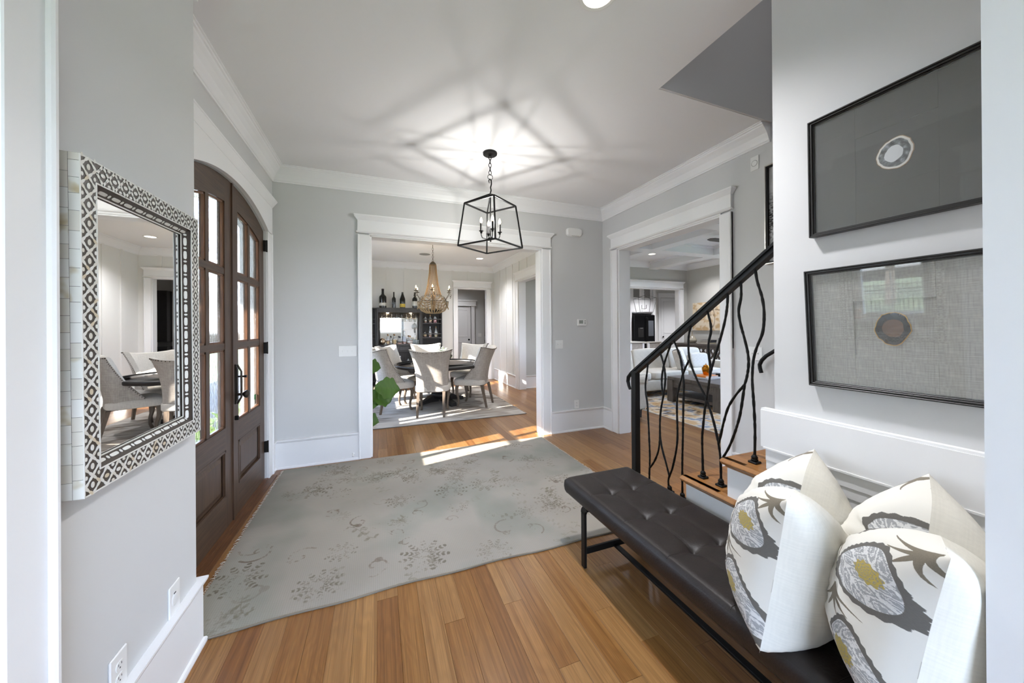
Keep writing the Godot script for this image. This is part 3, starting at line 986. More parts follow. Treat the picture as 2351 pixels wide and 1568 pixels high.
func build_chandelier() -> void:
	var root := thing("beaded_chandelier", "basket chandelier of wooden bead strands with six candle bulbs above the dining table", "chandelier", P(0.955, 3.05, 6.667))
	var bead := mat("wood_bead", rgb8(150, 122, 88), 0.6)
	var pale := mat("pale_bead", rgb8(168, 146, 112), 0.6)
	var iron := mat("aged_iron", rgb8(92, 84, 72), 0.5, 0.5)
	var cn := MB.new()
	cn.lathe([Vector2(0.0, -0.028), Vector2(0.02, -0.026), Vector2(0.062, -0.012), Vector2(0.066, 0.0)], 28)
	cn.tube([Vector3(0, -0.02, 0), Vector3(0, -0.13, 0)], 0.005, 8)
	put("canopy", cn, iron, root)
	chain(root, Vector3(0, -0.13, 0), Vector3(0, -0.385, 0), 0.045, iron)
	var cp := MB.new()
	cp.lathe([Vector2(0.0, -0.375), Vector2(0.015, -0.38), Vector2(0.045, -0.405), Vector2(0.062, -0.435), Vector2(0.062, -0.45)], 24)
	for e in [[0.155, -1.02], [0.285, -1.14], [0.06, -1.36]]:
		var pts := []
		for i in 37:
			var t := TAU * i / 36
			pts.append(Vector3(cos(t) * e[0], e[1], sin(t) * e[0]))
		cp.tube(pts, 0.006, 6)
	put("hoops", cp, iron, root)
	var col := MB.new()
	col.lathe([Vector2(0.008, -0.45), Vector2(0.008, -0.98), Vector2(0.04, -1.02), Vector2(0.05, -1.05), Vector2(0.02, -1.09), Vector2(0.042, -1.12), Vector2(0.05, -1.16), Vector2(0.042, -1.20), Vector2(0.02, -1.24), Vector2(0.03, -1.28), Vector2(0.0, -1.31)], 18)
	put("column", col, bead, root)
	var strand := MB.new()
	beads(strand, [Vector3(0.060, -0.45, 0), Vector3(0.072, -0.60, 0), Vector3(0.096, -0.80, 0), Vector3(0.130, -0.95, 0), Vector3(0.155, -1.02, 0)], 0.0085, 0.0165)
	var sm := strand.mesh()
	for k in 22:
		put("bead_strand", sm, bead, root).rotation.y = TAU * k / 22
	var low := MB.new()
	beads(low, [Vector3(0.285, -1.14, 0), Vector3(0.275, -1.22, 0), Vector3(0.22, -1.31, 0), Vector3(0.13, -1.355, 0), Vector3(0.06, -1.36, 0)], 0.008, 0.016)
	var lm := low.mesh()
	for k in 26:
		put("bead_strand", lm, pale, root).rotation.y = TAU * (k + 0.5) / 26
	# swags between the six arms, in five rising tiers
	for tier in 5:
		var f := tier / 4.0
		var ra := lerpf(0.165, 0.300, pow(f, 0.7))
		var y := lerpf(-1.02, -1.22, f)
		var sw := MB.new()
		var pts := []
		for i in 9:
			var t := lerpf(-PI / 6, PI / 6, i / 8.0)
			var sag := (1.0 - pow(t / (PI / 6), 2)) * 0.062
			var rr := ra * (1.0 - 0.05 * (1.0 - pow(t / (PI / 6), 2)))
			pts.append(Vector3(cos(t) * rr, y - sag, sin(t) * rr))
		beads(sw, pts, 0.0082, 0.0155)
		var wm := sw.mesh()
		for k in 6:
			put("bead_swag", wm, pale if tier % 2 == 0 else bead, root).rotation.y = PI / 6 + k * PI / 3 + 0.35
	for k in 6:
		var ang := k * PI / 3 + 0.35
		var d := Vector3(cos(ang), 0, -sin(ang))
		var rib := MB.new()
		rib.tube([d * 0.155 + Vector3(0, -1.02, 0), d * 0.24 + Vector3(0, -1.06, 0), d * 0.285 + Vector3(0, -1.14, 0), d * 0.28 + Vector3(0, -1.23, 0)], 0.005, 6)
		put("rib", rib, iron, root)
		var ar := MB.new()
		ar.tube([d * 0.26 + Vector3(0, -1.12, 0), d * 0.30 + Vector3(0, -1.06, 0), d * 0.335 + Vector3(0, -1.01, 0), d * 0.375 + Vector3(0, -1.01, 0), d * 0.39 + Vector3(0, -1.04, 0), d * 0.375 + Vector3(0, -1.062, 0), d * 0.362 + Vector3(0, -1.045, 0)], 0.0042, 6)
		ar.tube([d * 0.345 + Vector3(0, -1.01, 0), d * 0.345 + Vector3(0, -0.955, 0)], 0.004, 6)
		put("arm", ar, iron, root)
		var tr := MB.new()
		tr.lathe([Vector2(0.0, -0.004), Vector2(0.03, -0.002), Vector2(0.044, 0.008), Vector2(0.046, 0.008), Vector2(0.012, 0.002), Vector2(0.011, 0.050), Vector2(0.0, 0.051)], 16, d * 0.345 + Vector3(0, -0.955, 0))
		put("candle_cup", tr, iron, root)
		flame_bulb(root, d * 0.345 + Vector3(0, -0.905, 0), 0.95, 0.07, Color(1.0, 0.92, 0.82))

# ---------------------------------------------------------------- bar cabinet and what stands in it
func bottle(called: String, label: String, at: Vector3, prof: Array, glass: Material, lab: Material, l0: float, l1: float, cap: Material, group := "", liquid: Material = null, fill := 0.5) -> Node3D:
	var root := thing(called, label, "bottle", at, 0.0, group)
	var mb := MB.new()
	mb.lathe(prof, 18)
	put("glass", mb, glass, root)
	var r: float = 0.0
	for p in prof:
		r = maxf(r, p.x)
	if lab:
		var lm := MB.new()
		lm.lathe([Vector2(r + 0.0007, l0), Vector2(r + 0.0007, l1)], 18)
		put("label_band", lm, lab, root)
	var top: Vector2 = prof[prof.size() - 1]
	var neck: float = prof[prof.size() - 2].x
	var cm := MB.new()
	cm.lathe([Vector2(neck + 0.0015, top.y - 0.035), Vector2(neck + 0.0015, top.y), Vector2(neck * 0.9, top.y + 0.003), Vector2(0.0, top.y + 0.003)], 14)
	put("cap", cm, cap, root)
	if liquid:
		var qm := MB.new()
		qm.lathe([Vector2(0.0, 0.004), Vector2(r * 0.93, 0.006), Vector2(r * 0.93, top.y * fill), Vector2(0.0, top.y * fill + 0.001)], 16)
		put("liquid", qm, liquid, root)
	return root

func wine(h: float, r: float, slope := 0.25) -> Array:
	return [Vector2(0.0, 0.0), Vector2(r * 0.9, 0.0), Vector2(r, 0.008), Vector2(r, h * 0.56), Vector2(r * 0.92, h * 0.62), Vector2(r * 0.55, h * (0.66 + slope * 0.2)), Vector2(r * 0.36, h * (0.70 + slope * 0.3)), Vector2(r * 0.34, h * 0.97), Vector2(0.0, h)]

func squat(h: float, r: float) -> Array:
	return [Vector2(0.0, 0.0), Vector2(r * 0.94, 0.0), Vector2(r, 0.008), Vector2(r, h * 0.52), Vector2(r * 0.88, h * 0.60), Vector2(r * 0.38, h * 0.68), Vector2(r * 0.32, h * 0.95), Vector2(0.0, h)]

func build_cabinet() -> void:
	var Z := 8.70
	var root := thing("bar_cabinet", "wide charcoal wooden bar cabinet with open shelves and a mirrored back against the dining wall", "cabinet", P(0.46, 0, 9.08))
	var o := P(0.46, 0, 9.08)
	var W: StandardMaterial3D = M.cabinet_wood
	var dk: StandardMaterial3D = M.cabinet_wood
	var part := func(called: String, x0: float, x1: float, y0: float, y1: float, f0: float, f1: float, m: Material):
		var mb := MB.new()
		mb.box(P((x0 + x1) / 2, (y0 + y1) / 2, (f0 + f1) / 2) - o, Vector3(x1 - x0, y1 - y0, f1 - f0), 0.003)
		return put(called, mb, m, root)
	# centre bay
	part.call("top", -0.055, 0.965, 1.784, 1.898, Z, 9.08, W)
	for x in [[-0.055, -0.02], [0.93, 0.965]]:
		part.call("side_panel", x[0], x[1], 0.0, 1.784, Z + 0.002, 9.08, W)
	part.call("back_panel", -0.02, 0.93, 0.03, 1.784, 9.05, 9.08, dk)
	part.call("mirror_back", 0.02, 0.90, 1.02, 1.664, 9.044, 9.05, M.mirror_silver)
	part.call("worktop", -0.04, 0.95, 0.985, 1.018, Z - 0.02, 9.05, W)
	for k in 2:
		var x0 := -0.01 + k * 0.465
		var d: Node3D = part.call("drawer", x0 + 0.006, x0 + 0.459, 0.878, 0.978, Z - 0.004, Z + 0.02, W)
		var kn := MB.new()
		kn.ball(P(x0 + 0.232, 0.928, Z - 0.014) - o, Vector3(0.012, 0.012, 0.010), 12, 8)
		put("knob", kn, M.bronze, d)
	part.call("drawer_case", -0.02, 0.93, 0.87, 0.985, Z + 0.02, 9.05, dk)
	for y in [0.06, 0.46, 0.845]:
		part.call("shelf", -0.02, 0.93, y, y + 0.025, Z + 0.01, 9.05, W)
	part.call("plinth", -0.02, 0.93, 0.0, 0.06, Z + 0.03, Z + 0.05, W)
	# glass shelf, rack for the stemware, two small lamps under the top
	part.call("glass_shelf", -0.018, 0.928, 1.385, 1.393, Z + 0.12, 9.04, M.clear_glass)
	for k in 9:
		var x := 0.0 + k * 0.1135
		part.call("rack_rail", x - 0.008, x + 0.008, 1.745, 1.757, Z + 0.05, 9.03, W)
	part.call("rack_beam", -0.02, 0.93, 1.725, 1.745, 8.98, 9.0, dk)
	for x in [0.19, 0.72]:
		var lp := MB.new()
		lp.lathe([Vector2(0.0, 0.0), Vector2(0.028, 0.0), Vector2(0.034, 0.006), Vector2(0.034, 0.012)], 18, P(x, 1.771, Z + 0.14) - o)
		put("puck_lamp", lp, M.lens_glow, root)
		var l := OmniLight3D.new()
		l.name = "lamp_light"
		l.position = P(x, 1.752, Z + 0.14) - o
		l.light_energy = 0.035
		l.light_size = 0.02
		l.light_color = Color(1.0, 0.84, 0.62)
		l.omni_range = 12.0
		l.omni_attenuation = 2.0
		l.shadow_enabled = true
		root.add_child(l, true)
	# two narrower wings with railed shelves
	for s in [[-0.535, -0.058], [0.968, 1.478]]:
		for x in [[s[0], s[0] + 0.028], [s[1] - 0.028, s[1]]]:
			part.call("side_panel", x[0], x[1], 0.0, 1.87, Z + 0.06, 9.08, W)
		part.call("top", s[0], s[1], 1.87, 1.895, Z + 0.05, 9.08, W)
		part.call("back_panel", s[0] + 0.028, s[1] - 0.028, 0.05, 1.87, 9.06, 9.08, dk)
		for y in [0.06, 0.44, 0.80, 1.165, 1.525]:
			part.call("shelf", s[0] + 0.028, s[1] - 0.028, y - 0.012, y + 0.012, Z + 0.07, 9.06, W)
			part.call("shelf_rail", s[0] + 0.028, s[1] - 0.028, y + 0.088, y + 0.114, Z + 0.065, Z + 0.083, W)
	# bottles
	var black := mat("dark_glass", rgb8(16, 20, 17), 0.08)
	var pale := mat("pale_label", rgb8(206, 204, 196), 0.7)
	var tan := mat("tan_label", rgb8(190, 168, 130), 0.7)
	var yellow := mat("yellow_label", rgb8(204, 176, 74), 0.7)
	var foil := mat("foil_cap", rgb8(28, 26, 26), 0.4)
	var cork := mat("cork_cap", rgb8(150, 120, 84), 0.8)
	var amber := mat("whisky", rgb8(150, 78, 22), 0.1)
	var red := mat("rose_spirit", rgb8(186, 74, 78), 0.1)
	var gold := mat("gold_spirit", rgb8(196, 158, 40), 0.1)
	var gls := mat("bottle_glass", Color(0.82, 0.86, 0.88, 0.28), 0.05)
	gls.transparency = BaseMaterial3D.TRANSPARENCY_ALPHA
	var y := 1.8985
	bottle("wine_bottle", "largest dark wine bottle with a two-part label, leftmost on top of the cabinet", P(0.085, y, 8.86), wine(0.455, 0.083, 0.1), black, pale, 0.05, 0.12, foil)
	bottle("wine_bottle", "slim dark wine bottle with a mark in silver, second from left on the cabinet top", P(0.335, y, 8.86), wine(0.385, 0.046, 0.1), black, mat("etched_label", rgb8(96, 98, 96), 0.5), 0.10, 0.14, foil)
	bottle("wine_bottle", "sloping-shouldered dark wine bottle with a yellow label on top of the bar cabinet", P(0.535, y, 8.86), wine(0.385, 0.064, 0.7), black, yellow, 0.02, 0.105, foil)
	bottle("wine_bottle", "dark wine bottle with a white label beside the beaded chandelier, right end of cabinet top", P(0.825, y, 8.86), wine(0.39, 0.060, 0.15), black, pale, 0.06, 0.17, foil)
	var c := 1.0185
	var f := 8.80
	bottle("liquor_bottle", "tall narrow brown bottle with a flared stopper, left on the cabinet counter", P(0.195, c, f), wine(0.245, 0.032, 0.4), gls, tan, 0.03, 0.08, cork, "", amber, 0.4)
	bottle("liquor_bottle", "small clear bottle beside the tall brown one on the cabinet counter", P(0.265, c, f + 0.04), wine(0.20, 0.030, 0.3), gls, pale, 0.04, 0.09, foil)
	bottle("liquor_bottle", "tan-labelled amber whiskey bottle in the middle left of the cabinet counter", P(0.345, c, f), squat(0.245, 0.038), gls, tan, 0.02, 0.12, cork, "", amber, 0.5)
	bottle("liquor_bottle", "squat clear decanter bottle with a black stopper on the cabinet counter", P(0.465, c, f), squat(0.19, 0.058), gls, mat("dark_label", rgb8(70, 66, 58), 0.6), 0.05, 0.075, foil, "", amber, 0.25)
	bottle("liquor_bottle", "tall frosted bottle with a long silver neck, right of the middle on the counter", P(0.575, c, f), wine(0.33, 0.040, 0.1), gls, mat("frost_label", rgb8(170, 178, 190), 0.5), 0.07, 0.18, M.steel, "", amber, 0.18)
	bottle("liquor_bottle", "round-bellied whiskey bottle with a white label and orange liquor on the counter", P(0.70, c, f), squat(0.205, 0.064), gls, pale, 0.045, 0.075, cork, "", amber, 0.45)
	var orb := thing("faceted_globe", "faceted brass and glass globe standing left on the cabinet counter", "ornament", P(0.07, c, f))
	var ob := MB.new()
	ob.ball(Vector3(0, 0.078, 0), Vector3(0.078, 0.078, 0.078), 9, 6)
	put("globe", ob, mat("mercury_glass", rgb8(190, 172, 150), 0.15, 0.9), orb)
	var k := 0
	for e in [[1.06, 1.178, "amber bottle with a black stopper, left on the lower railed shelf of the cabinet", 0.17, 0.042, amber, tan, foil], [1.19, 1.178, "clear bottle with a pale label, middle of the lower railed shelf", 0.27, 0.034, amber, pale, M.steel], [1.335, 1.178, "white-labelled bottle of yellow spirit, right on the lower railed shelf", 0.27, 0.038, gold, pale, cork],
		[1.075, 1.538, "small clear bottle, left on the upper railed shelf of the bar cabinet", 0.19, 0.034, amber, pale, foil], [1.195, 1.538, "dark bottle with a gold band, middle of the upper railed shelf", 0.20, 0.036, amber, tan, cork], [1.315, 1.538, "bottle of pink-red spirit, right on the upper railed shelf of the cabinet", 0.20, 0.042, red, null, foil],
		[-0.20, 1.178, "dark bottle lying in the shade of the cabinet's left wing, behind the casing", 0.22, 0.036, amber, pale, foil]]:
		var prof: Array = squat(e[3], e[4]) if k % 2 == 0 else wine(e[3], e[4], 0.3)
		bottle("liquor_bottle", e[2], P(e[0], e[1] - 0.0, 8.86), prof, gls, e[6], e[3] * 0.24, e[3] * 0.42, e[7], "", e[5], 0.42)
		k += 1
	bottle("decanter", "clear pear-shaped decanter on the lower open shelf of the bar cabinet", P(0.47, 0.486, 8.82), [Vector2(0.0, 0.0), Vector2(0.07, 0.0), Vector2(0.085, 0.03), Vector2(0.06, 0.10), Vector2(0.022, 0.16), Vector2(0.018, 0.25), Vector2(0.0, 0.255)], gls, null, 0, 0, M.steel)
	bottle("decanter", "small dark flask beside the pear-shaped decanter on the lower open shelf", P(0.66, 0.486, 8.82), wine(0.22, 0.034, 0.2), gls, pale, 0.03, 0.07, foil)
	# stemware hanging from the rack, martini glasses on the glass shelf, tumblers on the counter
	var proto: Node3D
	for i in 8:
		var p := P(0.057 + i * 0.1135, 1.757, Z + 0.16)
		if proto:
			dup(proto, p, 0.0)
			continue
		proto = thing("stem_glass", "clear stemmed glass hanging upside down in the row under the cabinet top", "glass", p, 0.0, "stemware hanging from the cabinet rack")
		var mb := MB.new()
		mb.lathe([Vector2(0.0, 0.0015), Vector2(0.034, 0.0), Vector2(0.006, -0.006), Vector2(0.004, -0.07), Vector2(0.02, -0.082), Vector2(0.040, -0.11), Vector2(0.043, -0.14), Vector2(0.034, -0.185)], 16)
		put("glass", mb, gls, proto)
	for i in 2:
		var g := thing("martini_glass", ["clear martini glass, left of two on the glass shelf", "clear martini glass, right of two on the glass shelf"][i], "glass", P(0.055 + i * 0.10, 1.3935, Z + 0.22), 0.0, "martini glasses on the glass shelf")
		var mb := MB.new()
		mb.lathe([Vector2(0.0, 0.0), Vector2(0.036, 0.001), Vector2(0.004, 0.006), Vector2(0.004, 0.075), Vector2(0.052, 0.13)], 18)
		put("glass", mb, gls, g)
	proto = null
	for q in [[0.79, 8.83], [0.855, 8.80], [0.82, 8.90], [0.895, 8.86]]:
		if proto:
			dup(proto, P(q[0], c, q[1]), 0.4)
			continue
		proto = thing("tumbler", "clear cut tumbler in the cluster at the right end of the cabinet counter", "glass", P(q[0], c, q[1]), 0.0, "tumblers on the cabinet counter")
		var mb := MB.new()
		mb.lathe([Vector2(0.0, 0.0), Vector2(0.028, 0.0), Vector2(0.034, 0.10), Vector2(0.032, 0.10), Vector2(0.026, 0.012), Vector2(0.0, 0.012)], 12)
		put("glass", mb, gls, proto)
	var pit := thing("glass_pitcher", "rounded clear glass pitcher on the right end of the glass shelf", "pitcher", P(0.83, 1.3935, Z + 0.24))
	var pm := MB.new()
	pm.lathe([Vector2(0.0, 0.0), Vector2(0.05, 0.0), Vector2(0.07, 0.04), Vector2(0.062, 0.09), Vector2(0.045, 0.11), Vector2(0.05, 0.125)], 18)
	put("glass", pm, gls, pit)

func dining_rug() -> void:
	var w := 512
	var h := 512
	var a := noise_bytes(141, 0.05, w, h, 64, 512, 4)
	var b := noise_bytes(143, 0.012, w, h, 128, 128, 4)
	var d := PackedByteArray()
	d.resize(w * h * 3)
	for i in w * h:
		var k := a[i] / 255.0
		var t := clampf((b[i] / 255.0 - 0.4) * 3.0, 0, 1)
		var c := rgb8(188, 182, 174).lerp(rgb8(142, 132, 122), t * clampf(k * 1.4, 0, 1))
		c = c.darkened(0.35 * clampf((k - 0.62) * 5.0, 0, 1))
		d[i * 3] = int(c.r * 255)
		d[i * 3 + 1] = int(c.g * 255)
		d[i * 3 + 2] = int(c.b * 255)
	var m := mat("striated_rug", Color.WHITE, 1.0, 0.0, 0.1)
	skin(m, tex_of(w, h, d), Vector3(0.45, 0.45, 0.45))
	var root := thing("dining_rug", "greige striated rug under the round dining table", "rug", P(0.76, 0, 6.71))
	var mb := MB.new()
	mb.box(Vector3(0, 0.006, 0), Vector3(2.95, 0.011, 2.98), 0.003)
	put("pile", mb, m, root)
	var ed := MB.new()
	for s in [-1, 1]:
		ed.box(Vector3(0, 0.006, s * 1.49), Vector3(2.96, 0.012, 0.008), 0.002)
		ed.box(Vector3(s * 1.475, 0.006, 0), Vector3(0.008, 0.012, 2.98), 0.002)
	put("bound_edge", ed, mat("grey_binding", rgb8(120, 116, 112), 1.0), root)

func build_dining() -> void:
	dining_rug()
	build_table()
	var proto := build_chair()
	var seats := [
		[0.735, 5.50, 0.26, 0.965, ""],
		[1.89, 6.00, -0.84, 0.55, "linen dining chair right of the nearest one, seen from its nail-trimmed side"],
		[1.99, 7.38, -0.76, -0.65, "linen dining chair on the far right, its pale inside back facing the hall"],
		[0.93, 7.78, 0.12, -0.99, "linen dining chair across the table behind the flower bowl"],
		[0.06, 7.18, 0.87, -0.48, "linen dining chair far left, behind the sunlit left chair"],
		[-0.10, 6.20, 0.93, 0.36, "sunlit linen dining chair at the left casing, behind the green leaves"],
	]
	for e in seats:
		var at := P(e[0], 0.0125, e[1])
		var turn := atan2(e[2], -e[3])
		if e[4] == "":
			proto.position = at
			proto.rotation.y = turn
		else:
			dup(proto, at, turn, e[4])
	build_plants()
	build_chandelier()
	build_cabinet()
	var sp := thing("ceiling_speaker", "flush round white speaker grille in the dining room ceiling", "speaker", P(0.955, 3.05, 7.896))
	var sm := MB.new()
	sm.lathe([Vector2(0.0, -0.004), Vector2(0.110, -0.004), Vector2(0.118, -0.002), Vector2(0.120, 0.0)], 36)
	put("grille", sm, M.dark_paint, sp)
	# long curtains at the front windows (seen in the cabinet's mirror)
	var cu := mat("curtain_cloth", rgb8(206, 202, 194), 0.95)
	var i := 0
	for e in [[4.62, 5.02], [5.12, 5.22], [5.34, 5.58], [5.62, 5.90], [6.84, 6.98], [7.74, 8.06]]:
		var root := thing("curtain", ["pale curtain panel nearest the hall at the dining windows", "narrow pale curtain fold beside the first dining window", "pale curtain across the first dining window", "pale curtain between the first two dining windows", "pale curtain between the last two dining windows", "pale curtain panel beyond the last dining window"][i], "curtain", P(-0.93, 0, (e[0] + e[1]) / 2))
		i += 1
		var rows := []
		for j in 2:
			var row := []
			for q in 41:
				var t := q / 40.0
				row.append(Vector3(0.03 * sin(t * (e[1] - e[0]) * 60.0), 0.03 + 2.55 * j, -lerpf(e[0], e[1], t) + (e[0] + e[1]) / 2))
			rows.append(row)
		var mb := MB.new()
		mb.grid(rows, false, false, Vector3(-5, 1, 0))
		put("cloth", mb, cu, root)
	var rd := thing("curtain_rod", "dark curtain rod above the dining room front windows", "curtain rod", P(-0.93, 2.60, 6.35))
	var rm := MB.new()
	rm.tube([Vector3(0, 0, -1.85), Vector3(0, 0, 1.85)], 0.013, 10)
	for z in [-1.88, 1.88]:
		rm.ball(Vector3(0, 0, z), Vector3(0.028, 0.028, 0.028), 12, 8)
	put("rod", rm, M.bronze, rd)
	for z in [-1.7, 0.0, 1.7]:
		var bk := MB.new()
		bk.tube([Vector3(0, 0, z), Vector3(-0.07, -0.02, z)], 0.006, 6)
		put("bracket", bk, M.bronze, rd)
	# pantry seen through the far doorway: panelled door, dark cupboard, switch
	var pd := thing("pantry_door", "grey-white two-panel door with a black knob in the passage behind the dining room", "door", P(1.97, 0, 10.9))
	var dm := MB.new()
	dm.box(Vector3(0.39, 1.05, 0), Vector3(0.76, 2.06, 0.04), 0.003)
	put("slab", dm, M.trim_paint, pd)
	for y in [[0.15, 0.95], [1.13, 1.98]]:
		var pm := MB.new()
		for s in [[0.10, 0.12], [0.66, 0.68]]:
			pm.box(Vector3((s[0] + s[1]) / 2, (y[0] + y[1]) / 2, 0.022), Vector3(0.02, y[1] - y[0], 0.012), 0.003)
		for t in y:
			pm.box(Vector3(0.39, t, 0.022), Vector3(0.58, 0.02, 0.012), 0.003)
		put("panel_moulding", pm, M.trim_paint, pd)
	var kn := MB.new()
	kn.tube([Vector3(0.70, 1.03, 0.02), Vector3(0.70, 1.03, 0.06)], 0.012, 10)
	kn.ball(Vector3(0.70, 1.03, 0.075), Vector3(0.03, 0.03, 0.022), 14, 8)
	put("knob", kn, M.black_metal, pd)
	var pc := boxes([[2.76, 2.87, 0, 2.10, 10.86, 10.9], [1.86, 1.97, 0, 2.10, 10.86, 10.9], [1.82, 2.91, 2.10, 2.26, 10.85, 10.9], [1.78, 2.95, 2.26, 2.30, 10.83, 10.9], [1.78, 2.95, 2.10, 2.12, 10.845, 10.9]])
	struct("trim", pc, M.trim_paint)
	struct("wall_pantry_door", boxes([[0.75, 1.95, 0, 3.05, 10.92, 11.2], [2.77, 3.22, 0, 3.05, 10.92, 11.2], [1.95, 2.77, 2.12, 3.05, 10.92, 11.2]]), M.wall_paint)
	var ps := wall_plate("switch_plate", "white switch plate beside the door in the passage behind the dining room", "switch", P(3.05, 1.17, 10.92), Vector3(0, 0, 1), 0.116, 0.116)
	toggles(ps, 2)
	var tc := thing("pantry_cupboard", "tall dark cupboard with a pale counter at the right of the far doorway", "cupboard", P(3.62, 0, 10.9))
	for e in [[0.0, 0.86, "base_door", M.trim_paint], [0.93, 1.0, "rail", M.black_wood], [1.12, 2.35, "upper_door", M.black_wood]]:
		var mb := MB.new()
		mb.box(Vector3(0, (e[0] + e[1]) / 2, 0), Vector3(0.76, e[1] - e[0], 0.34), 0.004)
		put(e[2], mb, e[3], tc)
	var ct := MB.new()
	ct.box(Vector3(0, 0.895, 0.01), Vector3(0.78, 0.04, 0.38), 0.005)
	put("counter", ct, M.black_wood, tc)

# ---------------------------------------------------------------- front door
func door_point(f: float, y: float, d := 0.0) -> Vector3:
	return P(-1.015 + d, y, f)

func build_front_door() -> void:
	var root := Node3D.new()
	root.name = "door_1"
	root.set_meta("kind", "structure")
	add_child(root)
	var ex := Vector3(0, 0, -1)
	var th := Vector3(-0.045, 0, 0)
	var pane := water_glass()
	for leaf in 2:
		var a := 2.374 if leaf == 0 else 3.133
		var b := 3.129 if leaf == 0 else 3.888
		for s in [[a, a + 0.118], [b - 0.118, b]]:
			var o := PackedVector2Array([Vector2(s[0], 0.012), Vector2(s[1], 0.012)])
			for i in 7:
				var f := lerpf(s[1], s[0], i / 6.0)
				o.append(Vector2(f, arch_y(f) - 0.002))
			var mb := MB.new()
			mb.slab(o, door_point(0, 0), ex, Vector3.UP, th)
			put("stile", mb, M.door_wood, root)
		var i0 := a + 0.118
		var i1 := b - 0.118
		var top := PackedVector2Array()
		for i in 13:
			var f := lerpf(i0, i1, i / 12.0)
			top.append(Vector2(f, arch_y(f) - 0.17))
		for i in 13:
			var f := lerpf(i1, i0, i / 12.0)
			top.append(Vector2(f, arch_y(f) - 0.002))
		var mt := MB.new()
		mt.slab(top, door_point(0, 0), ex, Vector3.UP, th)
		put("top_rail", mt, M.door_wood_level, root)
		for r in [[0.012, 0.235], [0.565, 0.722]]:
			put("rail", boxes([[-1.06, -1.015, r[0], r[1], i0, i1]]), M.door_wood_level, root)
		# panel with a raised field
		var mp := MB.new()
		mp.tr = Transform3D(Basis(Vector3(0, 0, -1), Vector3(1, 0, 0), Vector3(0, 1, 0)), door_point(0, 0, -0.02))
		var pr := Rect2(i0, 0.235, i1 - i0, 0.33)
		hexa(mp, pr, pr, -0.015, 0.0)
		hexa(mp, pr.grow(-0.03), pr.grow(-0.062), 0.0, 0.013)
		put("panel", mp, M.door_wood, root)
		var mm := MB.new()
		frame_bars(mm, i0, i1, [0.235, 0.235], [0.565, 0.565], 0.016, -0.006)
		put("panel_moulding", mm, M.door_wood, root)
		# bars between the panes, then pane by pane
		var fm := (i0 + i1) / 2
		put("muntin", boxes([[-1.052, -1.019, 0.722, arch_y(fm) - 0.168, fm - 0.022, fm + 0.022]]), M.door_wood, root)
		for y in [1.296, 1.826]:
			put("muntin", boxes([[-1.052, -1.018, y - 0.022, y + 0.022, i0, i1]]), M.door_wood_level, root)
		for c in [[i0, fm - 0.022], [fm + 0.022, i1]]:
			for r in [[0.722, 1.274], [1.318, 1.804], [1.848, -1.0]]:
				var t0: float = r[1] if r[1] > 0 else arch_y(c[0]) - 0.17
				var t1: float = r[1] if r[1] > 0 else arch_y(c[1]) - 0.17
				var mb := MB.new()
				mb.slab(PackedVector2Array([Vector2(c[0], r[0]), Vector2(c[1], r[0]), Vector2(c[1], t1), Vector2(c[0], t0)]), door_point(0, 0, -0.030), ex, Vector3.UP, Vector3(-0.004, 0, 0), 1.0)
				put("pane", mb, pane, root)
				var bd := MB.new()
				frame_bars(bd, c[0], c[1], [r[0], r[0]], [t0, t1], 0.014, -0.014)
				put("glazing_bead", bd, M.bead_wood, root)
	# meeting strip, threshold, hinges
	put("astragal", boxes([[-1.02, -1.006, 0.012, arch_y(3.13) - 0.002, 3.124, 3.146]]), M.door_wood, root)
	put("threshold", boxes([[-1.2, -0.985, 0.0, 0.014, 2.374, 3.888], [-0.985, -0.93, 0.0, 0.008, 2.3, 3.95]]), M.bead_wood, root)
	for y in [2.20, 1.24, 0.31]:
		var h := MB.new()
		h.box(door_point(3.893, y, 0.012), Vector3(0.026, 0.105, 0.034), 0.003)
		h.lathe([Vector2(0.0, -0.058), Vector2(0.007, -0.055), Vector2(0.007, 0.055), Vector2(0.0, 0.058)], 10, door_point(3.893, y, 0.028))
		put("hinge", h, M.black_metal, root)
	# handle set on the far leaf
	var pl := MB.new()
	pl.box(door_point(3.192, 1.005, 0.006), Vector3(0.012, 0.30, 0.052), 0.004)
	pl.box(door_point(3.192, 1.005, 0.013), Vector3(0.006, 0.26, 0.030), 0.003)
	pl.tube([door_point(3.168, 1.15, 0.02), door_point(3.168, 1.10, 0.045), door_point(3.168, 0.91, 0.045), door_point(3.168, 0.86, 0.02)], 0.007, 8)
	put("escutcheon", pl, M.bronze, root)
	var tt := MB.new()
	tt.tube([door_point(3.195, 1.06, 0.01), door_point(3.195, 1.06, 0.05), door_point(3.195, 1.06, 0.07)], [0.006, 0.007, 0.011], 10)
	put("thumb_turn", tt, M.black_metal, root)
	var kn := MB.new()
	kn.tr = Transform3D(Basis(Vector3(0, 0, 1), Vector3(1, 0, 0), Vector3(0, 1, 0)), door_point(3.195, 0.925, 0.01))
	kn.lathe([Vector2(0.014, 0), Vector2(0.010, 0.012), Vector2(0.010, 0.035), Vector2(0.020, 0.042), Vector2(0.028, 0.052), Vector2(0.030, 0.062), Vector2(0.024, 0.074), Vector2(0.0, 0.078)], 20)
	put("knob", kn, M.bronze, root)
	var lb := MB.new()
	lb.box(door_point(3.18, 0.752, 0.012), Vector3(0.026, 0.034, 0.016), 0.004)
	put("edge_bolt", lb, M.black_metal, root)
	# small green and white alarm sticker in the corner of the last pane
	var sk := MB.new()
	sk.box(door_point(3.735, 0.79, -0.0285), Vector3(0.001, 0.085, 0.05))
	var sm := mat("sticker", Color.WHITE, 0.5)
	var im := Image.create(50, 85, false, Image.FORMAT_RGB8)
	im.fill(rgb8(226, 226, 216))
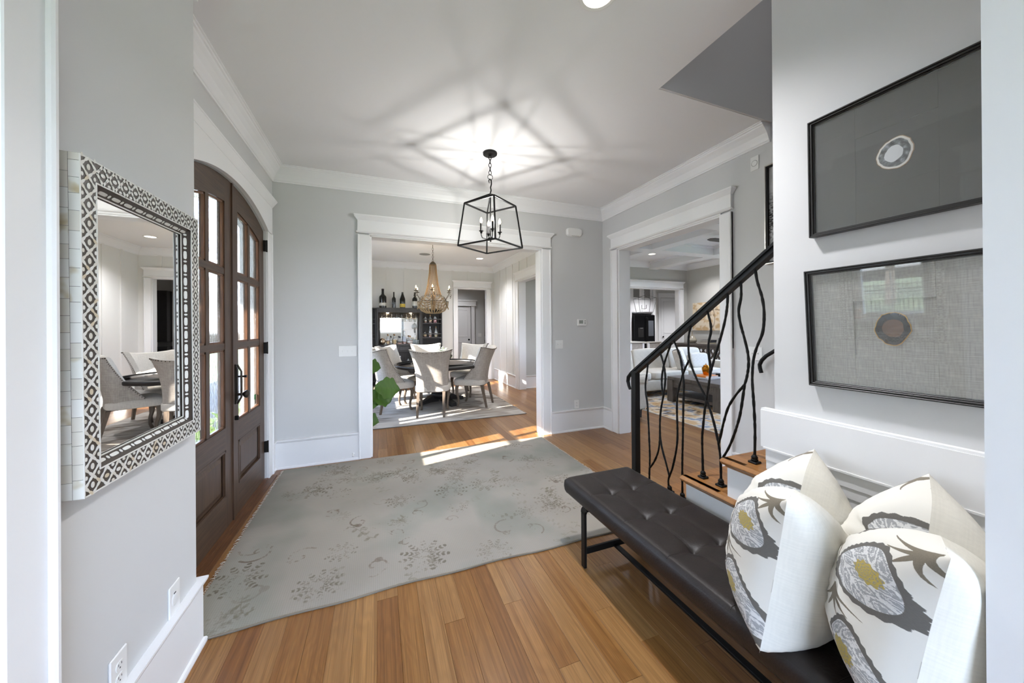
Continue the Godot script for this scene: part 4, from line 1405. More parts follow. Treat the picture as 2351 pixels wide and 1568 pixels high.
	im.fill_rect(Rect2i(0, 0, 50, 46), rgb8(44, 116, 72))
	im.fill_rect(Rect2i(0, 46, 26, 39), rgb8(70, 74, 70))
	for k in 5:
		im.fill_rect(Rect2i(6, 8 + k * 7, 34 - (k % 2) * 8, 2), rgb8(96, 160, 116))
		im.fill_rect(Rect2i(30, 52 + k * 6, 16 - (k % 3) * 3, 2), rgb8(150, 150, 140))
	sm.albedo_texture = ImageTexture.create_from_image(im)
	sm.uv1_scale = Vector3(20, -11.76, 1)
	sm.uv1_offset = Vector3(0.2, 0.8, 0)
	put("sticker", sk, sm, root)

# four bars round an opening in the door's plane, its top possibly sloping
func frame_bars(mb: MB, f0: float, f1: float, lo: Array, hi: Array, w: float, d: float) -> void:
	var h := w / 2
	mb.bar(door_point(f0 + h, lo[0], d), door_point(f0 + h, hi[0], d), w, w, Vector3(1, 0, 0))
	mb.bar(door_point(f1 - h, lo[1], d), door_point(f1 - h, hi[1], d), w, w, Vector3(1, 0, 0))
	mb.bar(door_point(f0, lo[0] + h, d), door_point(f1, lo[1] + h, d), w, w, Vector3(1, 0, 0))
	mb.bar(door_point(f0, hi[0] - h, d), door_point(f1, hi[1] - h, d), w, w, Vector3(1, 0, 0))

# rippled "water" glass: a clear pane with a wavy relief
func water_glass() -> StandardMaterial3D:
	var hb := noise_bytes(61, 0.05, 512, 512, 512, 96, 2)
	var m := mat("water_glass", Color(0.94, 0.96, 0.95, 0.14), 0.03)
	m.transparency = BaseMaterial3D.TRANSPARENCY_ALPHA
	m.uv1_scale = Vector3(2.6, 2.6, 1)
	bump(m, grey_tex(512, 512, hb), 0.6)
	return m

# ---------------------------------------------------------------- stairs
const RISE := 0.188
const RUN := 0.2525

func nose_f(k: int) -> float:
	return 2.034 - RUN * (k - 1)

func build_stairs() -> void:
	var root := thing("staircase", "white staircase with oak treads rising along the right wall of the hall", "staircase")
	var o := PackedVector2Array([Vector2(nose_f(1) - 0.03, 0.0)])
	for k in range(1, 5):
		o.append(Vector2(nose_f(k) - 0.03, RISE * k - 0.03))
		o.append(Vector2(nose_f(k + 1) - 0.03 if k < 4 else 1.063, RISE * k - 0.03))
	o.append(Vector2(1.063, 0.0))
	var mb := MB.new()
	mb.slab(o, P(1.63, 0, 0), Vector3(0, 0, -1), Vector3.UP, Vector3(0.03, 0, 0))
	put("stringer", mb, M.trim_paint, root)
	for k in range(1, 10):
		var nf := nose_f(k)
		put("riser", boxes([[1.64 if k < 5 else 1.81, 2.955, RISE * (k - 1), RISE * k - 0.03, nf - 0.05, nf - 0.03]]), M.trim_paint, root)
		var t := MB.new()
		var y := RISE * k - 0.015
		if k > 4:
			t.box(P(2.382, y, nf - 0.1425), Vector3(1.146, 0.03, 0.285), 0.011)
			put("tread", t, M.oak_tread, root)
			continue
		t.box(P((1.61 + 2.955) / 2, y, nf - 0.1225), Vector3(1.345, 0.03, 0.245), 0.011)
		t.box(P(1.63, y, nf - 0.174), Vector3(0.06, 0.03, 0.348), 0.013)
		t.box(P(1.64, y - 0.021, nf - 0.17), Vector3(0.036, 0.014, 0.30), 0.005)
		t.box(P(2.3, y - 0.021, nf - 0.024), Vector3(1.3, 0.014, 0.018), 0.005)
		put("tread", t, M.oak_tread, root)
	# stepped panelling on the hall side of the picture wall
	var pn := struct("wall_stair_panel", boxes([[1.600, 1.63, 0.879, 1.042, 0.34, 1.062]]), M.trim_paint)
	put("cap", boxes([[1.604, 1.634, 1.042, 1.05, 0.34, 1.062]]), M.trim_paint, pn)
	put("bead", boxes([[1.597, 1.63, 0.872, 0.879, 0.34, 1.05]]), M.trim_paint, pn)
	var ys := [0.872, 0.821, 0.781, 0.735, 0.69, 0.64, 0.30, 0.0]
	for k in 7:
		put("board", boxes([[1.606 + 0.0035 * k, 1.632, ys[k + 1], ys[k] - 0.002, 0.34, 1.045 - (0.0 if k < 5 else 0.01)]]), M.trim_paint, pn)

func rail_pt(f: float, up := 0.0) -> Vector3:
	return P(1.70, 1.112 + (1.995 - f) * 0.7255 + up, f)

func build_railing() -> void:
	var root := thing("stair_railing", "black wrought iron stair railing with branch-like wavy balusters", "railing")
	var nw := MB.new()
	nw.box(P(1.70, 0.645, 1.995), Vector3(0.044, 0.914, 0.044), 0.003)
	nw.box(P(1.70, 0.195, 1.995), Vector3(0.075, 0.014, 0.075), 0.004)
	put("newel_post", nw, M.black_metal, root)
	var hr := MB.new()
	hr.bar(rail_pt(2.02, -0.004), rail_pt(1.0, -0.004), 0.046, 0.012)
	hr.bar(rail_pt(2.02, -0.020), rail_pt(1.0, -0.020), 0.030, 0.022)
	hr.bar(rail_pt(2.02, -0.034), rail_pt(1.0, -0.034), 0.038, 0.008)
	put("handrail", hr, M.black_metal, root)
	var vo := MB.new()
	vo.tube([P(1.70, 1.105, 2.0), P(1.70, 1.083, 2.035), P(1.70, 1.05, 2.068), P(1.70, 1.018, 2.074), P(1.70, 0.985, 2.062), P(1.70, 0.962, 2.05)], [0.016, 0.017, 0.016, 0.015, 0.014, 0.012], 10, 0.7)
	put("scroll", vo, M.black_iron, root)
	var list := [
		["", [[1.870, 1.180], [1.882, 1.093], [1.895, 1.030], [1.894, 0.970], [1.879, 0.891], [1.873, 0.804], [1.865, 0.671], [1.860, 0.537], [1.865, 0.407], [1.866, 0.19]]],
		["", [[1.763, 1.258], [1.742, 1.204], [1.730, 1.170], [1.723, 1.132], [1.718, 1.088], [1.724, 1.032], [1.736, 0.972], [1.758, 0.877], [1.767, 0.791], [1.767, 0.706]]],
		["", [[1.767, 0.706], [1.781, 0.610], [1.817, 0.526], [1.861, 0.463]]],
		["", [[1.767, 0.706], [1.751, 0.633], [1.718, 0.548], [1.693, 0.479]]],
		["", [[1.658, 1.335], [1.704, 1.235], [1.728, 1.176], [1.743, 1.117], [1.749, 1.064], [1.746, 1.015], [1.736, 0.972]]],
		["foot", [[1.652, 1.338], [1.621, 1.278], [1.597, 1.219], [1.585, 1.154], [1.576, 1.095], [1.574, 1.055], [1.580, 0.935], [1.585, 0.753], [1.591, 0.570], [1.591, 0.38]]],
		["foot", [[1.536, 1.218], [1.570, 1.156], [1.593, 1.099], [1.608, 1.056], [1.623, 0.993], [1.628, 0.912], [1.627, 0.716], [1.662, 0.550], [1.696, 0.462], [1.699, 0.423], [1.690, 0.38]]],
		["foot", [[1.515, 1.438], [1.535, 1.371], [1.540, 1.306], [1.536, 1.242], [1.517, 1.179], [1.470, 1.089], [1.425, 1.018], [1.388, 0.926], [1.364, 0.845], [1.347, 0.769], [1.338, 0.686], [1.337, 0.568]]],
		["", [[1.415, 1.512], [1.393, 1.434], [1.391, 1.385], [1.405, 1.329], [1.407, 1.279], [1.397, 1.203], [1.398, 1.148]]],
		["foot", [[1.290, 1.603], [1.294, 1.522], [1.308, 1.443], [1.337, 1.342], [1.368, 1.249], [1.389, 1.182], [1.400, 1.133], [1.415, 1.042], [1.432, 0.955], [1.445, 0.850], [1.451, 0.787], [1.447, 0.568]]],
		["", [[1.220, 1.650], [1.219, 1.567], [1.232, 1.498], [1.224, 1.432], [1.204, 1.357], [1.187, 1.283], [1.184, 1.224], [1.193, 1.164], [1.205, 1.124]]],
		["", [[1.205, 1.124], [1.250, 1.066], [1.291, 0.996], [1.317, 0.916], [1.335, 0.842], [1.350, 0.784]]],
		["", [[1.205, 1.124], [1.216, 1.047], [1.232, 0.958], [1.262, 0.858], [1.295, 0.775], [1.334, 0.704]]],
		["foot", [[1.148, 1.708], [1.140, 1.638], [1.117, 1.554], [1.108, 1.478], [1.115, 1.388], [1.143, 1.315], [1.160, 1.251], [1.166, 1.172], [1.165, 1.120], [1.159, 1.024], [1.155, 0.903], [1.158, 0.756]]],
	]
	for e in list:
		var c := Curve3D.new()
		var q: Array = e[1]
		for i in q.size():
			var p := P(1.70, q[i][1], q[i][0])
			var t := Vector3.ZERO
			if i > 0 and i < q.size() - 1:
				t = (P(1.70, q[i + 1][1], q[i + 1][0]) - P(1.70, q[i - 1][1], q[i - 1][0])) / 6.0
			c.add_point(p, -t, t)
		var pts := []
		var rad := []
		var n := int(c.get_baked_length() / 0.012)
		for i in n + 1:
			pts.append(c.sample_baked(c.get_baked_length() * i / n, true))
			rad.append(0.0062 + 0.0009 * rng.randf_range(-1, 1))
		var mb := MB.new()
		mb.tube(pts, rad, 8)
		var b := put("baluster", mb, M.black_iron, root)
		if e[0] == "foot":
			var fp: Vector3 = pts[pts.size() - 1]
			var y: float = roundf(fp.y / RISE) * RISE
			var s := MB.new()
			s.box(Vector3(fp.x, y + 0.005, fp.z), Vector3(0.042, 0.010, 0.042), 0.003)
			s.box(Vector3(fp.x, y + 0.016, fp.z), Vector3(0.026, 0.014, 0.026), 0.005)
			s.lathe([Vector2(0.012, 0.020), Vector2(0.015, 0.027), Vector2(0.012, 0.034), Vector2(0.007, 0.040)], 12, Vector3(fp.x, y, fp.z))
			put("shoe", s, M.black_metal, b)
	var wr := thing("wall_handrail", "black iron handrail with a curled end fixed to the wall above the stairs", "handrail")
	var mb := MB.new()
	mb.tube([P(2.895, 1.034, 1.912), P(2.895, 1.07, 1.922), P(2.895, 1.10, 1.925), P(2.895, 1.138, 1.907), P(2.895, 1.175, 1.873), P(2.895, 1.217, 1.812), P(2.895, 1.85, 0.96)], 0.0145, 12)
	put("rail", mb, M.black_metal, wr)
	for f in [1.72, 1.1]:
		var br := MB.new()
		var y: float = 1.217 + (1.812 - f) * 0.743
		br.tube([P(2.895, y - 0.01, f), P(2.90, y - 0.05, f), P(2.95, y - 0.06, f)], 0.006, 8)
		br.tube([P(2.948, y - 0.06, f), P(2.96, y - 0.06, f)], 0.026, 14)
		put("bracket", br, M.black_metal, wr)

# ---------------------------------------------------------------- mirror with bone inlay
func build_mirror() -> void:
	var root := thing("wall_mirror", "rectangular wall mirror in a dark frame inlaid with bone petals and ovals", "mirror", P(-0.771, 1.4325, 1.568))
	# local axes: x along the wall (away from the camera), y up, z out of the wall
	root.transform.basis = Basis(Vector3(0, 0, -1), Vector3.UP, Vector3(1, 0, 0)) * Basis(Vector3(0, 0, 1), 0.012)
	var W := 0.634
	var H := 0.906
	var D := 0.044
	var B := 0.058      # flat outer band
	var I := 0.026      # sloping inner band
	var dark := mat("inlay_ground", rgb8(66, 58, 52), 0.35)
	var bones := [mat("bone_a", rgb8(226, 225, 220), 0.3), mat("bone_b", rgb8(216, 212, 202), 0.3), mat("bone_c", rgb8(208, 194, 170), 0.3), mat("bone_d", rgb8(222, 220, 214), 0.3)]
	var stain := noise_bytes(71, 0.03, 128, 128, 128, 128, 3)
	var sd := PackedByteArray()
	sd.resize(128 * 128 * 3)
	for i in 128 * 128:
		var t := clampf((stain[i] / 255.0 - 0.60) * 3.0, 0.0, 1.0)
		sd[i * 3] = int(226 - 40 * t)
		sd[i * 3 + 1] = int(226 - 54 * t)
		sd[i * 3 + 2] = int(220 - 80 * t)
	var tile := mat("bone_tile", Color.WHITE, 0.35)
	skin(tile, tex_of(128, 128, sd), Vector3(3, 3, 3))
	var core := MB.new()
	for s in [-1, 1]:
		core.box(Vector3(s * (W / 2 - B / 2), 0, D / 2), Vector3(B, H, D - 0.001))
		core.box(Vector3(0, s * (H / 2 - B / 2), D / 2), Vector3(W - 2 * B, B, D - 0.001))
	var gx := W / 2 - B
	var gy := H / 2 - B
	# sloping inner band: four trapezoids from the front edge down to the glass
	var z0 := D - 0.004
	var z1 := 0.016
	var corner := [Vector3(-gx, -gy, z0), Vector3(gx, -gy, z0), Vector3(gx, gy, z0), Vector3(-gx, gy, z0)]
	var inner := [Vector3(-gx + I, -gy + I, z1), Vector3(gx - I, -gy + I, z1), Vector3(gx - I, gy - I, z1), Vector3(-gx + I, gy - I, z1)]
	for k in 4:
		core.poly([corner[k], corner[(k + 1) % 4], inner[(k + 1) % 4], inner[k]], Vector3(0, 0, -5))
	put("frame", core, dark, root)
	var gm := MB.new()
	gm.box(Vector3(0, 0, 0.012), Vector3(W - 2 * B - 0.02, H - 2 * B - 0.02, 0.006))
	put("mirror_glass", gm, M.mirror_silver, root)
	# white lines
	var ln := MB.new()
	for e in [[W / 2, H / 2, D], [gx + 0.002, gy + 0.002, D], [gx - I + 0.004, gy - I + 0.004, z1 + 0.004]]:
		for s in [-1, 1]:
			ln.box(Vector3(s * (e[0] - 0.0015), 0, e[2]), Vector3(0.0042, e[1] * 2, 0.0022), 0.0006)
			ln.box(Vector3(0, s * (e[1] - 0.0015), e[2]), Vector3(e[0] * 2, 0.0042, 0.0022), 0.0006)
	put("bone_edging", ln, bones[0], root)
	# tiles round the four sides, two courses deep
	for side in 4:
		var len_ := H if side < 2 else W
		for course in 2:
			var a := -len_ / 2
			while a < len_ / 2 - 0.004:
				var l := minf(rng.randf_range(0.036, 0.056), len_ / 2 - a)
				var mb := MB.new()
				var zc := D * (0.25 + 0.5 * course)
				var c := Vector3(-W / 2, a + l / 2, zc)
				var s := Vector3(0.0016, l - 0.0008, D / 2 - 0.0008)
				if side == 1:
					c.x = W / 2
				elif side > 1:
					c = Vector3(a + l / 2, (H / 2) * (1 if side == 2 else -1), zc)
					s = Vector3(l - 0.0008, 0.0016, D / 2 - 0.0008)
				mb.box(c, s, 0.0004)
				put("bone_tile", mb, tile if side == 0 and rng.randf() < 0.3 else bones[rng.randi() % 2], root)
				a += l
	# inlay: one petal, one oval, one half disc and one pill, set many times
	var shapes := {}
	for e in [["petal", 0.0118, 0.0040, 8], ["oval", 0.0082, 0.0056, 12], ["bead", 0.0056, 0.0042, 10], ["pill", 0.0165, 0.0056, 12]]:
		var o := PackedVector2Array()
		for k in e[3]:
			var t: float = TAU * k / e[3]
			var p := Vector2(cos(t) * e[1], sin(t) * e[2])
			if e[0] == "petal":
				p.y *= 1.0 - 0.45 * cos(t)
			elif e[0] == "pill":
				p.x = signf(p.x) * pow(absf(cos(t)), 0.45) * e[1]
				p.y = signf(p.y) * pow(absf(sin(t)), 0.8) * e[2]
			o.append(p)
		var mb := MB.new()
		mb.slab(o, Vector3.ZERO, Vector3.RIGHT, Vector3.UP, Vector3(0, 0, 0.0012))
		shapes[e[0]] = mb.mesh()
	var spots := []     # shape, transform
	var ny := 18
	var nx := 11
	for s in [-1, 1]:
		for k in ny:
			cell(spots, Vector3(s * (W / 2 - B / 2), -H / 2 + (k + 0.5) * H / ny, D), Vector3(0, 1, 0), B, H / ny)
		for k in nx:
			cell(spots, Vector3(-gx + (k + 0.5) * 2 * gx / nx, s * (H / 2 - B / 2), D), Vector3(1, 0, 0), B, 2 * gx / nx)
	var drop := (z0 - z1) / I
	for k in 4:
		var a: Vector3 = (corner[k] + inner[k]) / 2
		var b: Vector3 = (corner[(k + 1) % 4] + inner[(k + 1) % 4]) / 2
		var d := (b - a).normalized()
		var across: Vector3 = (inner[k] - corner[k] - d * (inner[k] - corner[k]).dot(d)).normalized()
		var nrm := d.cross(across)
		if nrm.z < 0:
			nrm = -nrm
		var n := int(round(a.distance_to(b) / 0.054))
		for i in n:
			var c := a.lerp(b, (i + 0.3) / n)
			spots.append(["pill", Transform3D(Basis(d, nrm.cross(d), nrm), c)])
			spots.append(["bead", Transform3D(Basis(nrm.cross(d), -d, nrm), a.lerp(b, (i + 0.82) / n))])
	var more := MB.new()
	for i in spots.size():
		# the pieces nearest the camera side and the top come first
		var bm: StandardMaterial3D = bones[[0, 0, 3, 1, 3, 2, 0, 1][rng.randi() % 8]]
		if i < 296:
			var o := put("inlay_piece", shapes[spots[i][0]], bm, root)
			o.transform = spots[i][1]
		else:
			var src: ArrayMesh = shapes[spots[i][0]]
			var ar := src.surface_get_arrays(0)
			var base := more.v.size()
			var t: Transform3D = spots[i][1]
			for q in ar[Mesh.ARRAY_VERTEX].size():
				more.v.append(t * ar[Mesh.ARRAY_VERTEX][q])
				more.n.append((t.basis * ar[Mesh.ARRAY_NORMAL][q]).normalized())
				more.u.append(Vector2.ZERO)
			for q in ar[Mesh.ARRAY_INDEX]:
				more.ix.append(base + q)
	put("more_inlay", more, bones[0], root).set_meta("kind", "stuff")

func cell(spots: Array, c: Vector3, along: Vector3, band: float, pitch: float) -> void:
	var ac := Vector3(0, 0, 1).cross(along)
	var nz := Vector3(0, 0, 1)
	var oval_b := Basis(along, ac, nz)
	spots.append(["oval", Transform3D(oval_b, c)])
	var h := band / 2 - 0.003
	for sx in [-1, 1]:
		for sy in [-1, 1]:
			var node: Vector3 = c + along * (pitch / 2) * sy
			var edge: Vector3 = c + ac * h * sx
			var d := (edge - node).normalized()
			var bb := Basis(d, nz.cross(d), nz)
			spots.append(["petal", Transform3D(bb, node.lerp(edge, 0.27))])
			spots.append(["petal", Transform3D(Basis(-d, nz.cross(-d), nz), node.lerp(edge, 0.74))])
		spots.append(["bead", Transform3D(oval_b, c + ac * (h - 0.004) * sx + along * pitch / 2)])

# ---------------------------------------------------------------- bench
func build_bench() -> void:
	var root := thing("bench", "long low bench with a dark brown tufted leather seat on a thin black steel frame", "bench", P(1.345, 0, 1.15))
	var leather := mat("brown_leather", rgb8(40, 31, 28), 0.48, 0.0, 0.5)
	var scuff := noise_bytes(81, 0.012, 512, 512, 512, 512, 5)
	var fine := noise_bytes(83, 0.12, 512, 512, 512, 512, 3)
	var d := PackedByteArray()
	d.resize(512 * 512 * 3)
	for i in 512 * 512:
		var k := 0.78 + 0.22 * scuff[i] / 255.0
		var w := clampf((scuff[i] / 255.0 - 0.58) * 3.0, 0, 1) * clampf((fine[i] / 255.0 - 0.55) * 5.0, 0, 1)
		d[i * 3] = int(minf(255, 235 * k + 20 * w))
		d[i * 3 + 1] = int(minf(255, 235 * k + 20 * w))
		d[i * 3 + 2] = int(minf(255, 235 * k + 20 * w))
	skin(leather, tex_of(512, 512, d), Vector3(1.6, 1.6, 1.6))
	bump(leather, grey_tex(512, 512, fine), 0.05)
	var hx := 0.243
	var hz := 0.80
	var rows := []
	var nz := 200
	var nx := 56
	for j in nz + 1:
		var row := []
		var z := lerpf(-hz, hz, float(j) / nz)
		for i in nx + 1:
			var x := lerpf(-hx, hx, float(i) / nx)
			row.append(Vector3(x, seat_y(x, z, hx, hz), z))
		rows.append(row)
	var top := MB.new()
	top.grid(rows, false, false, Vector3(0, 0.2, 0))
	# sides: rounded skirt following the top's edge
	var ring := []
	for j in nz + 1:
		ring.append(rows[j][nx])
	for i in range(nx - 1, -1, -1):
		ring.append(rows[nz][i])
	for j in range(nz - 1, -1, -1):
		ring.append(rows[j][0])
	for i in range(1, nx):
		ring.append(rows[0][i])
	var skirt := []
	for s in [[0.0, 0.0], [0.005, -0.006], [0.008, -0.02], [0.009, -0.042], [0.004, -0.066], [-0.006, -0.082], [-0.02, -0.086]]:
		var row := []
		for p in ring:
			var o := Vector3(clampf((absf(p.x) - hx + 0.02) / 0.02, 0, 1) * signf(p.x), 0, clampf((absf(p.z) - hz + 0.02) / 0.02, 0, 1) * signf(p.z))
			row.append(Vector3(p.x, minf(p.y, 0.462) + s[1], p.z) + o.normalized() * s[0])
		skirt.append(row)
	top.grid(skirt, true, false, Vector3(0, 0.42, 0))
	top.box(Vector3(0, 0.375, 0), Vector3(hx * 2 - 0.04, 0.02, hz * 2 - 0.04))
	put("seat", top, leather, root)
	# seams between the tufts, raised a little
	var seam := MB.new()
	for x in [-0.088, 0.065]:
		var pts := []
		for k in 101:
			var z := lerpf(-hz + 0.01, hz - 0.01, k / 100.0)
			pts.append(Vector3(x, seat_y(x, z, hx, hz) + 0.0004, z))
		seam.tube(pts, 0.0013, 5)
	for b in 5:
		var z0 := -0.53 + 0.28 * b
		var pts := []
		for k in 61:
			var x := lerpf(-hx + 0.004, hx - 0.004, k / 60.0)
			pts.append(Vector3(x, seat_y(x, z0, hx, hz) + 0.0004, z0))
		seam.tube(pts, 0.0013, 5)
	put("seam", seam, leather, root)
	for b in 5:
		for x in [-0.088, 0.065]:
			var z: float = -0.53 + 0.28 * b
			var bt := MB.new()
			bt.ball(Vector3(x, seat_y(x, z, hx, hz) + 0.002, z), Vector3(0.011, 0.006, 0.011), 14, 8)
			put("button", bt, leather, root)
	# frame: rail under the seat, legs with a curved shoulder, H stretcher
	var fr := MB.new()
	for s in [-1, 1]:
		fr.box(Vector3(s * 0.215, 0.372, 0), Vector3(0.02, 0.022, 1.36), 0.002)
	for z in [-0.62, 0.62]:
		fr.box(Vector3(0, 0.372, z), Vector3(0.45, 0.022, 0.03), 0.002)
	put("seat_rail", fr, M.black_metal, root)
	for z in [-0.62, 0.62]:
		for s in [-1, 1]:
			var lg := MB.new()
			var x: float = s * 0.222
			lg.box(Vector3(x, 0.165, z), Vector3(0.016, 0.325, 0.040), 0.003)
			lg.box(Vector3(x, 0.004, z), Vector3(0.018, 0.008, 0.036), 0.003)
			var o := PackedVector2Array()
			var sg := -1.0 if z > 0 else 1.0
			for k in 9:
				var t := PI / 2 * k / 8.0
				o.append(Vector2(sg * (-0.02 + 0.05 * (1 - cos(t))), 0.318 + 0.05 * sin(t)))
			for k in range(8, -1, -1):
				var t := PI / 2 * k / 8.0
				o.append(Vector2(sg * (0.02 + 0.028 * (1 - cos(t))), 0.318 + 0.028 * sin(t)))
			lg.slab(o, Vector3(x - 0.008, 0, z), Vector3(0, 0, 1), Vector3.UP, Vector3(0.016, 0, 0))
			lg.box(Vector3(x, 0.375, z - sg * 0.02), Vector3(0.016, 0.018, 0.11), 0.002)
			put("leg", lg, M.black_metal, root)
		put("stretcher", boxes_at([[-0.215, 0.215, 0.075, 0.111, z - 0.008, z + 0.008]]), M.black_metal, root)
	put("stretcher", boxes_at([[-0.016, 0.016, 0.075, 0.089, -0.612, 0.612]]), M.black_metal, root)

func boxes_at(list: Array) -> MB:
	var mb := MB.new()
	for e in list:
		mb.box(Vector3((e[0] + e[1]) / 2.0, (e[2] + e[3]) / 2.0, (e[4] + e[5]) / 2.0), Vector3(e[1] - e[0], e[3] - e[2], e[5] - e[4]), 0.002)
	return mb

func seat_y(x: float, z: float, hx: float, hz: float) -> float:
	var ex := clampf((hx - absf(x)) / 0.035, 0, 1)
	var ez := clampf((hz - absf(z)) / 0.035, 0, 1)
	var y := 0.448 + 0.020 * sqrt(1.0 - pow(1.0 - ex, 2)) * sqrt(1.0 - pow(1.0 - ez, 2))
	var b := roundf((z + 0.53) / 0.28)
	var dz := z - (-0.53 + 0.28 * clampf(b, 0, 4))
	var pull := 0.0
	var dx := 9.0
	for bx in [-0.088, 0.065]:
		var r := Vector2(x - bx, dz).length()
		pull = maxf(pull, 0.030 * exp(-r / 0.030))
		dx = minf(dx, absf(x - bx))
	var crease: float = 0.0065 * exp(-absf(dz) / 0.011) * exp(-dx / 0.16) + 0.0040 * exp(-dx / 0.008)
	return y - (pull + crease) * ex * ez + 0.004 * sin(x * 14.0) * sin(z * 11.2) * ex * ez * 0.5

# ---------------------------------------------------------------- cushions
func embroidery() -> StandardMaterial3D:
	var w := 768
	var cream := rgb8(228, 225, 216)
	var im := Image.create(w, w, false, Image.FORMAT_RGB8)
	im.fill(cream)
	var nz := FastNoiseLite.new()
	nz.seed = 4
	nz.frequency = 0.05
	var grey := rgb8(112, 109, 104)
	var taupe := rgb8(128, 120, 106)
	var fill := rgb8(168, 169, 170)
	var white := rgb8(226, 226, 224)
	var gold := rgb8(188, 168, 92)
	# motif: centre, size, turn, mirrored
	var spots := [[0.16, 0.18, 0.19, 0.5, 1], [0.52, 0.42, 0.20, -0.3, -1], [0.87, 0.18, 0.19, 0.4, 1], [0.16, 0.70, 0.19, 0.3, -1], [0.52, 0.95, 0.19, 0.5, 1], [0.87, 0.68, 0.19, -0.3, -1]]
	for s in spots:
		var cx: float = s[0] * w
		var cy: float = s[1] * w
		var r: float = s[2] * w
		var cs := cos(s[3])
		var sn := sin(s[3])
		for py in range(maxi(0, int(cy - r * 1.9)), mini(w, int(cy + r * 1.9))):
			for px in range(maxi(0, int(cx - r * 1.9)), mini(w, int(cx + r * 1.9))):
				var dx := (px - cx) / r
				var dy := (py - cy) / r
				var x: float = (dx * cs + dy * sn) * s[4]
				var y: float = -dx * sn + dy * cs
				# paisley: an egg that narrows upward and leans
				var lean := x - 0.22 * (y + 0.2) * (y + 0.2)
				var e := Vector2(lean / (0.72 - 0.22 * y), y / 0.98).length()
				var jag := 0.05 * absf(fposmod(atan2(y, lean) * 9.0, 2.0) - 1.0)
				if e < 1.0 + jag:
					var c := grey
					if e < 0.86:
						c = fill
						var f := Vector2((x + 0.05) / 0.30, (y - 0.12) / 0.26)
						var fr := f.length()
						var fa := atan2(f.y, f.x)
						if fr < 1.0 + 0.08 * sin(fa * 11.0):
							var ring := fposmod(fr * 4.2 + 0.25 * sin(fa * 9.0 + floorf(fr * 4.2) * 2.0), 1.0)
							c = gold if ring < 0.74 else rgb8(150, 148, 140)
						else:
							# sprigs and petals in pale thread
							var k := absf(sin(x * 9.0 + 3.0 * sin(y * 4.0)) * sin(y * 8.0 - 2.0 * x) + 0.35 * nz.get_noise_2d(px * 2.0, py * 2.0))
							if k < 0.20 or (k > 0.60 and k < 0.80):
								c = white
					im.set_pixel(px, py, c.darkened(0.06 * (nz.get_noise_2d(px * 6.0, py * 6.0) + 0.5)))
				else:
					# stem and leaves below the bulb
					var ly := y - 1.0
					if ly > -0.25 and ly < 0.85:
						for q in [[0.0, 0.0, 0.05, 0.85], [-0.15, -0.75, 0.085, 0.55], [0.15, 0.75, 0.085, 0.55], [-0.05, -0.38, 0.06, 0.75], [0.08, 0.42, 0.06, 0.72]]:
							var t := clampf((0.72 - ly) / maxf(q[3], 0.01), 0.0, 1.2)
							if t < 1.0:
								var bx: float = lerpf(0.0, q[1], t * t * (0.4 + 0.6 * t))
								var wd: float = q[2] * (0.35 + 0.9 * sin(PI * clampf(t, 0.05, 0.98)))
								if absf(x - bx) < wd and t > 0.0:
									im.set_pixel(px, py, taupe.darkened(0.08 * nz.get_noise_2d(px * 8.0, py * 3.0)))
	var m := mat("embroidered_cotton", Color.WHITE, 0.95, 0.0, 0.2)
	m.albedo_texture = ImageTexture.create_from_image(im)
	m.rim_enabled = true
	m.rim = 0.2
	bump(m, ImageTexture.create_from_image(im), -0.12)
	return m

func cushion_mesh(front: bool, half_w: float, half_h: float, deep: float, chop: float, sd: int) -> MB:
	var f := FastNoiseLite.new()
	f.seed = sd
	f.frequency = 3.2
	var n := 56
	var rows := []
	for j in n + 1:
		var row := []
		var b := lerpf(-1, 1, float(j) / n)
		for i in n + 1:
			var a := lerpf(-1, 1, float(i) / n)
			var x := a * half_w * (1.0 - 0.10 * (1.0 - a * a * 0.0) * (1.0 - b * b))
			var y := b * half_h * (1.0 - 0.10 * (1.0 - a * a))
			var edge := (1.0 - pow(absf(a), 2.8)) * (1.0 - pow(absf(b), 2.6 if b > 0.0 else (5.0 if front else 9.0)))
			var z := deep * pow(maxf(edge, 0.0), 0.62)
			# the karate chop in the top edge, and the valley that runs down from it
			var cx := a - 0.02
			var up := clampf((b + 0.15) / 1.15, 0, 1)
			var k := exp(-cx * cx / 0.055) * up * up
			y -= chop * k
			z *= 1.0 - 0.55 * exp(-cx * cx / 0.018) * up
			# creases fan out from the chop and the corners
			var rr := Vector2(cx, b - 0.75).length()
			var an := atan2(b - 0.75, cx)
			z += 0.006 * sin(an * 9.0 + 1.5 * sin(rr * 5.0)) * exp(-rr / 0.55) * edge
			z += 0.010 * f.get_noise_3d(a, b, 0.0 if front else 5.0) * edge
			row.append(Vector3(x, y, z if front else -z))
		rows.append(row)
	var mb := MB.new()
	mb.grid(rows, false, false, Vector3(0, 0, -1 if front else 1))
	return mb

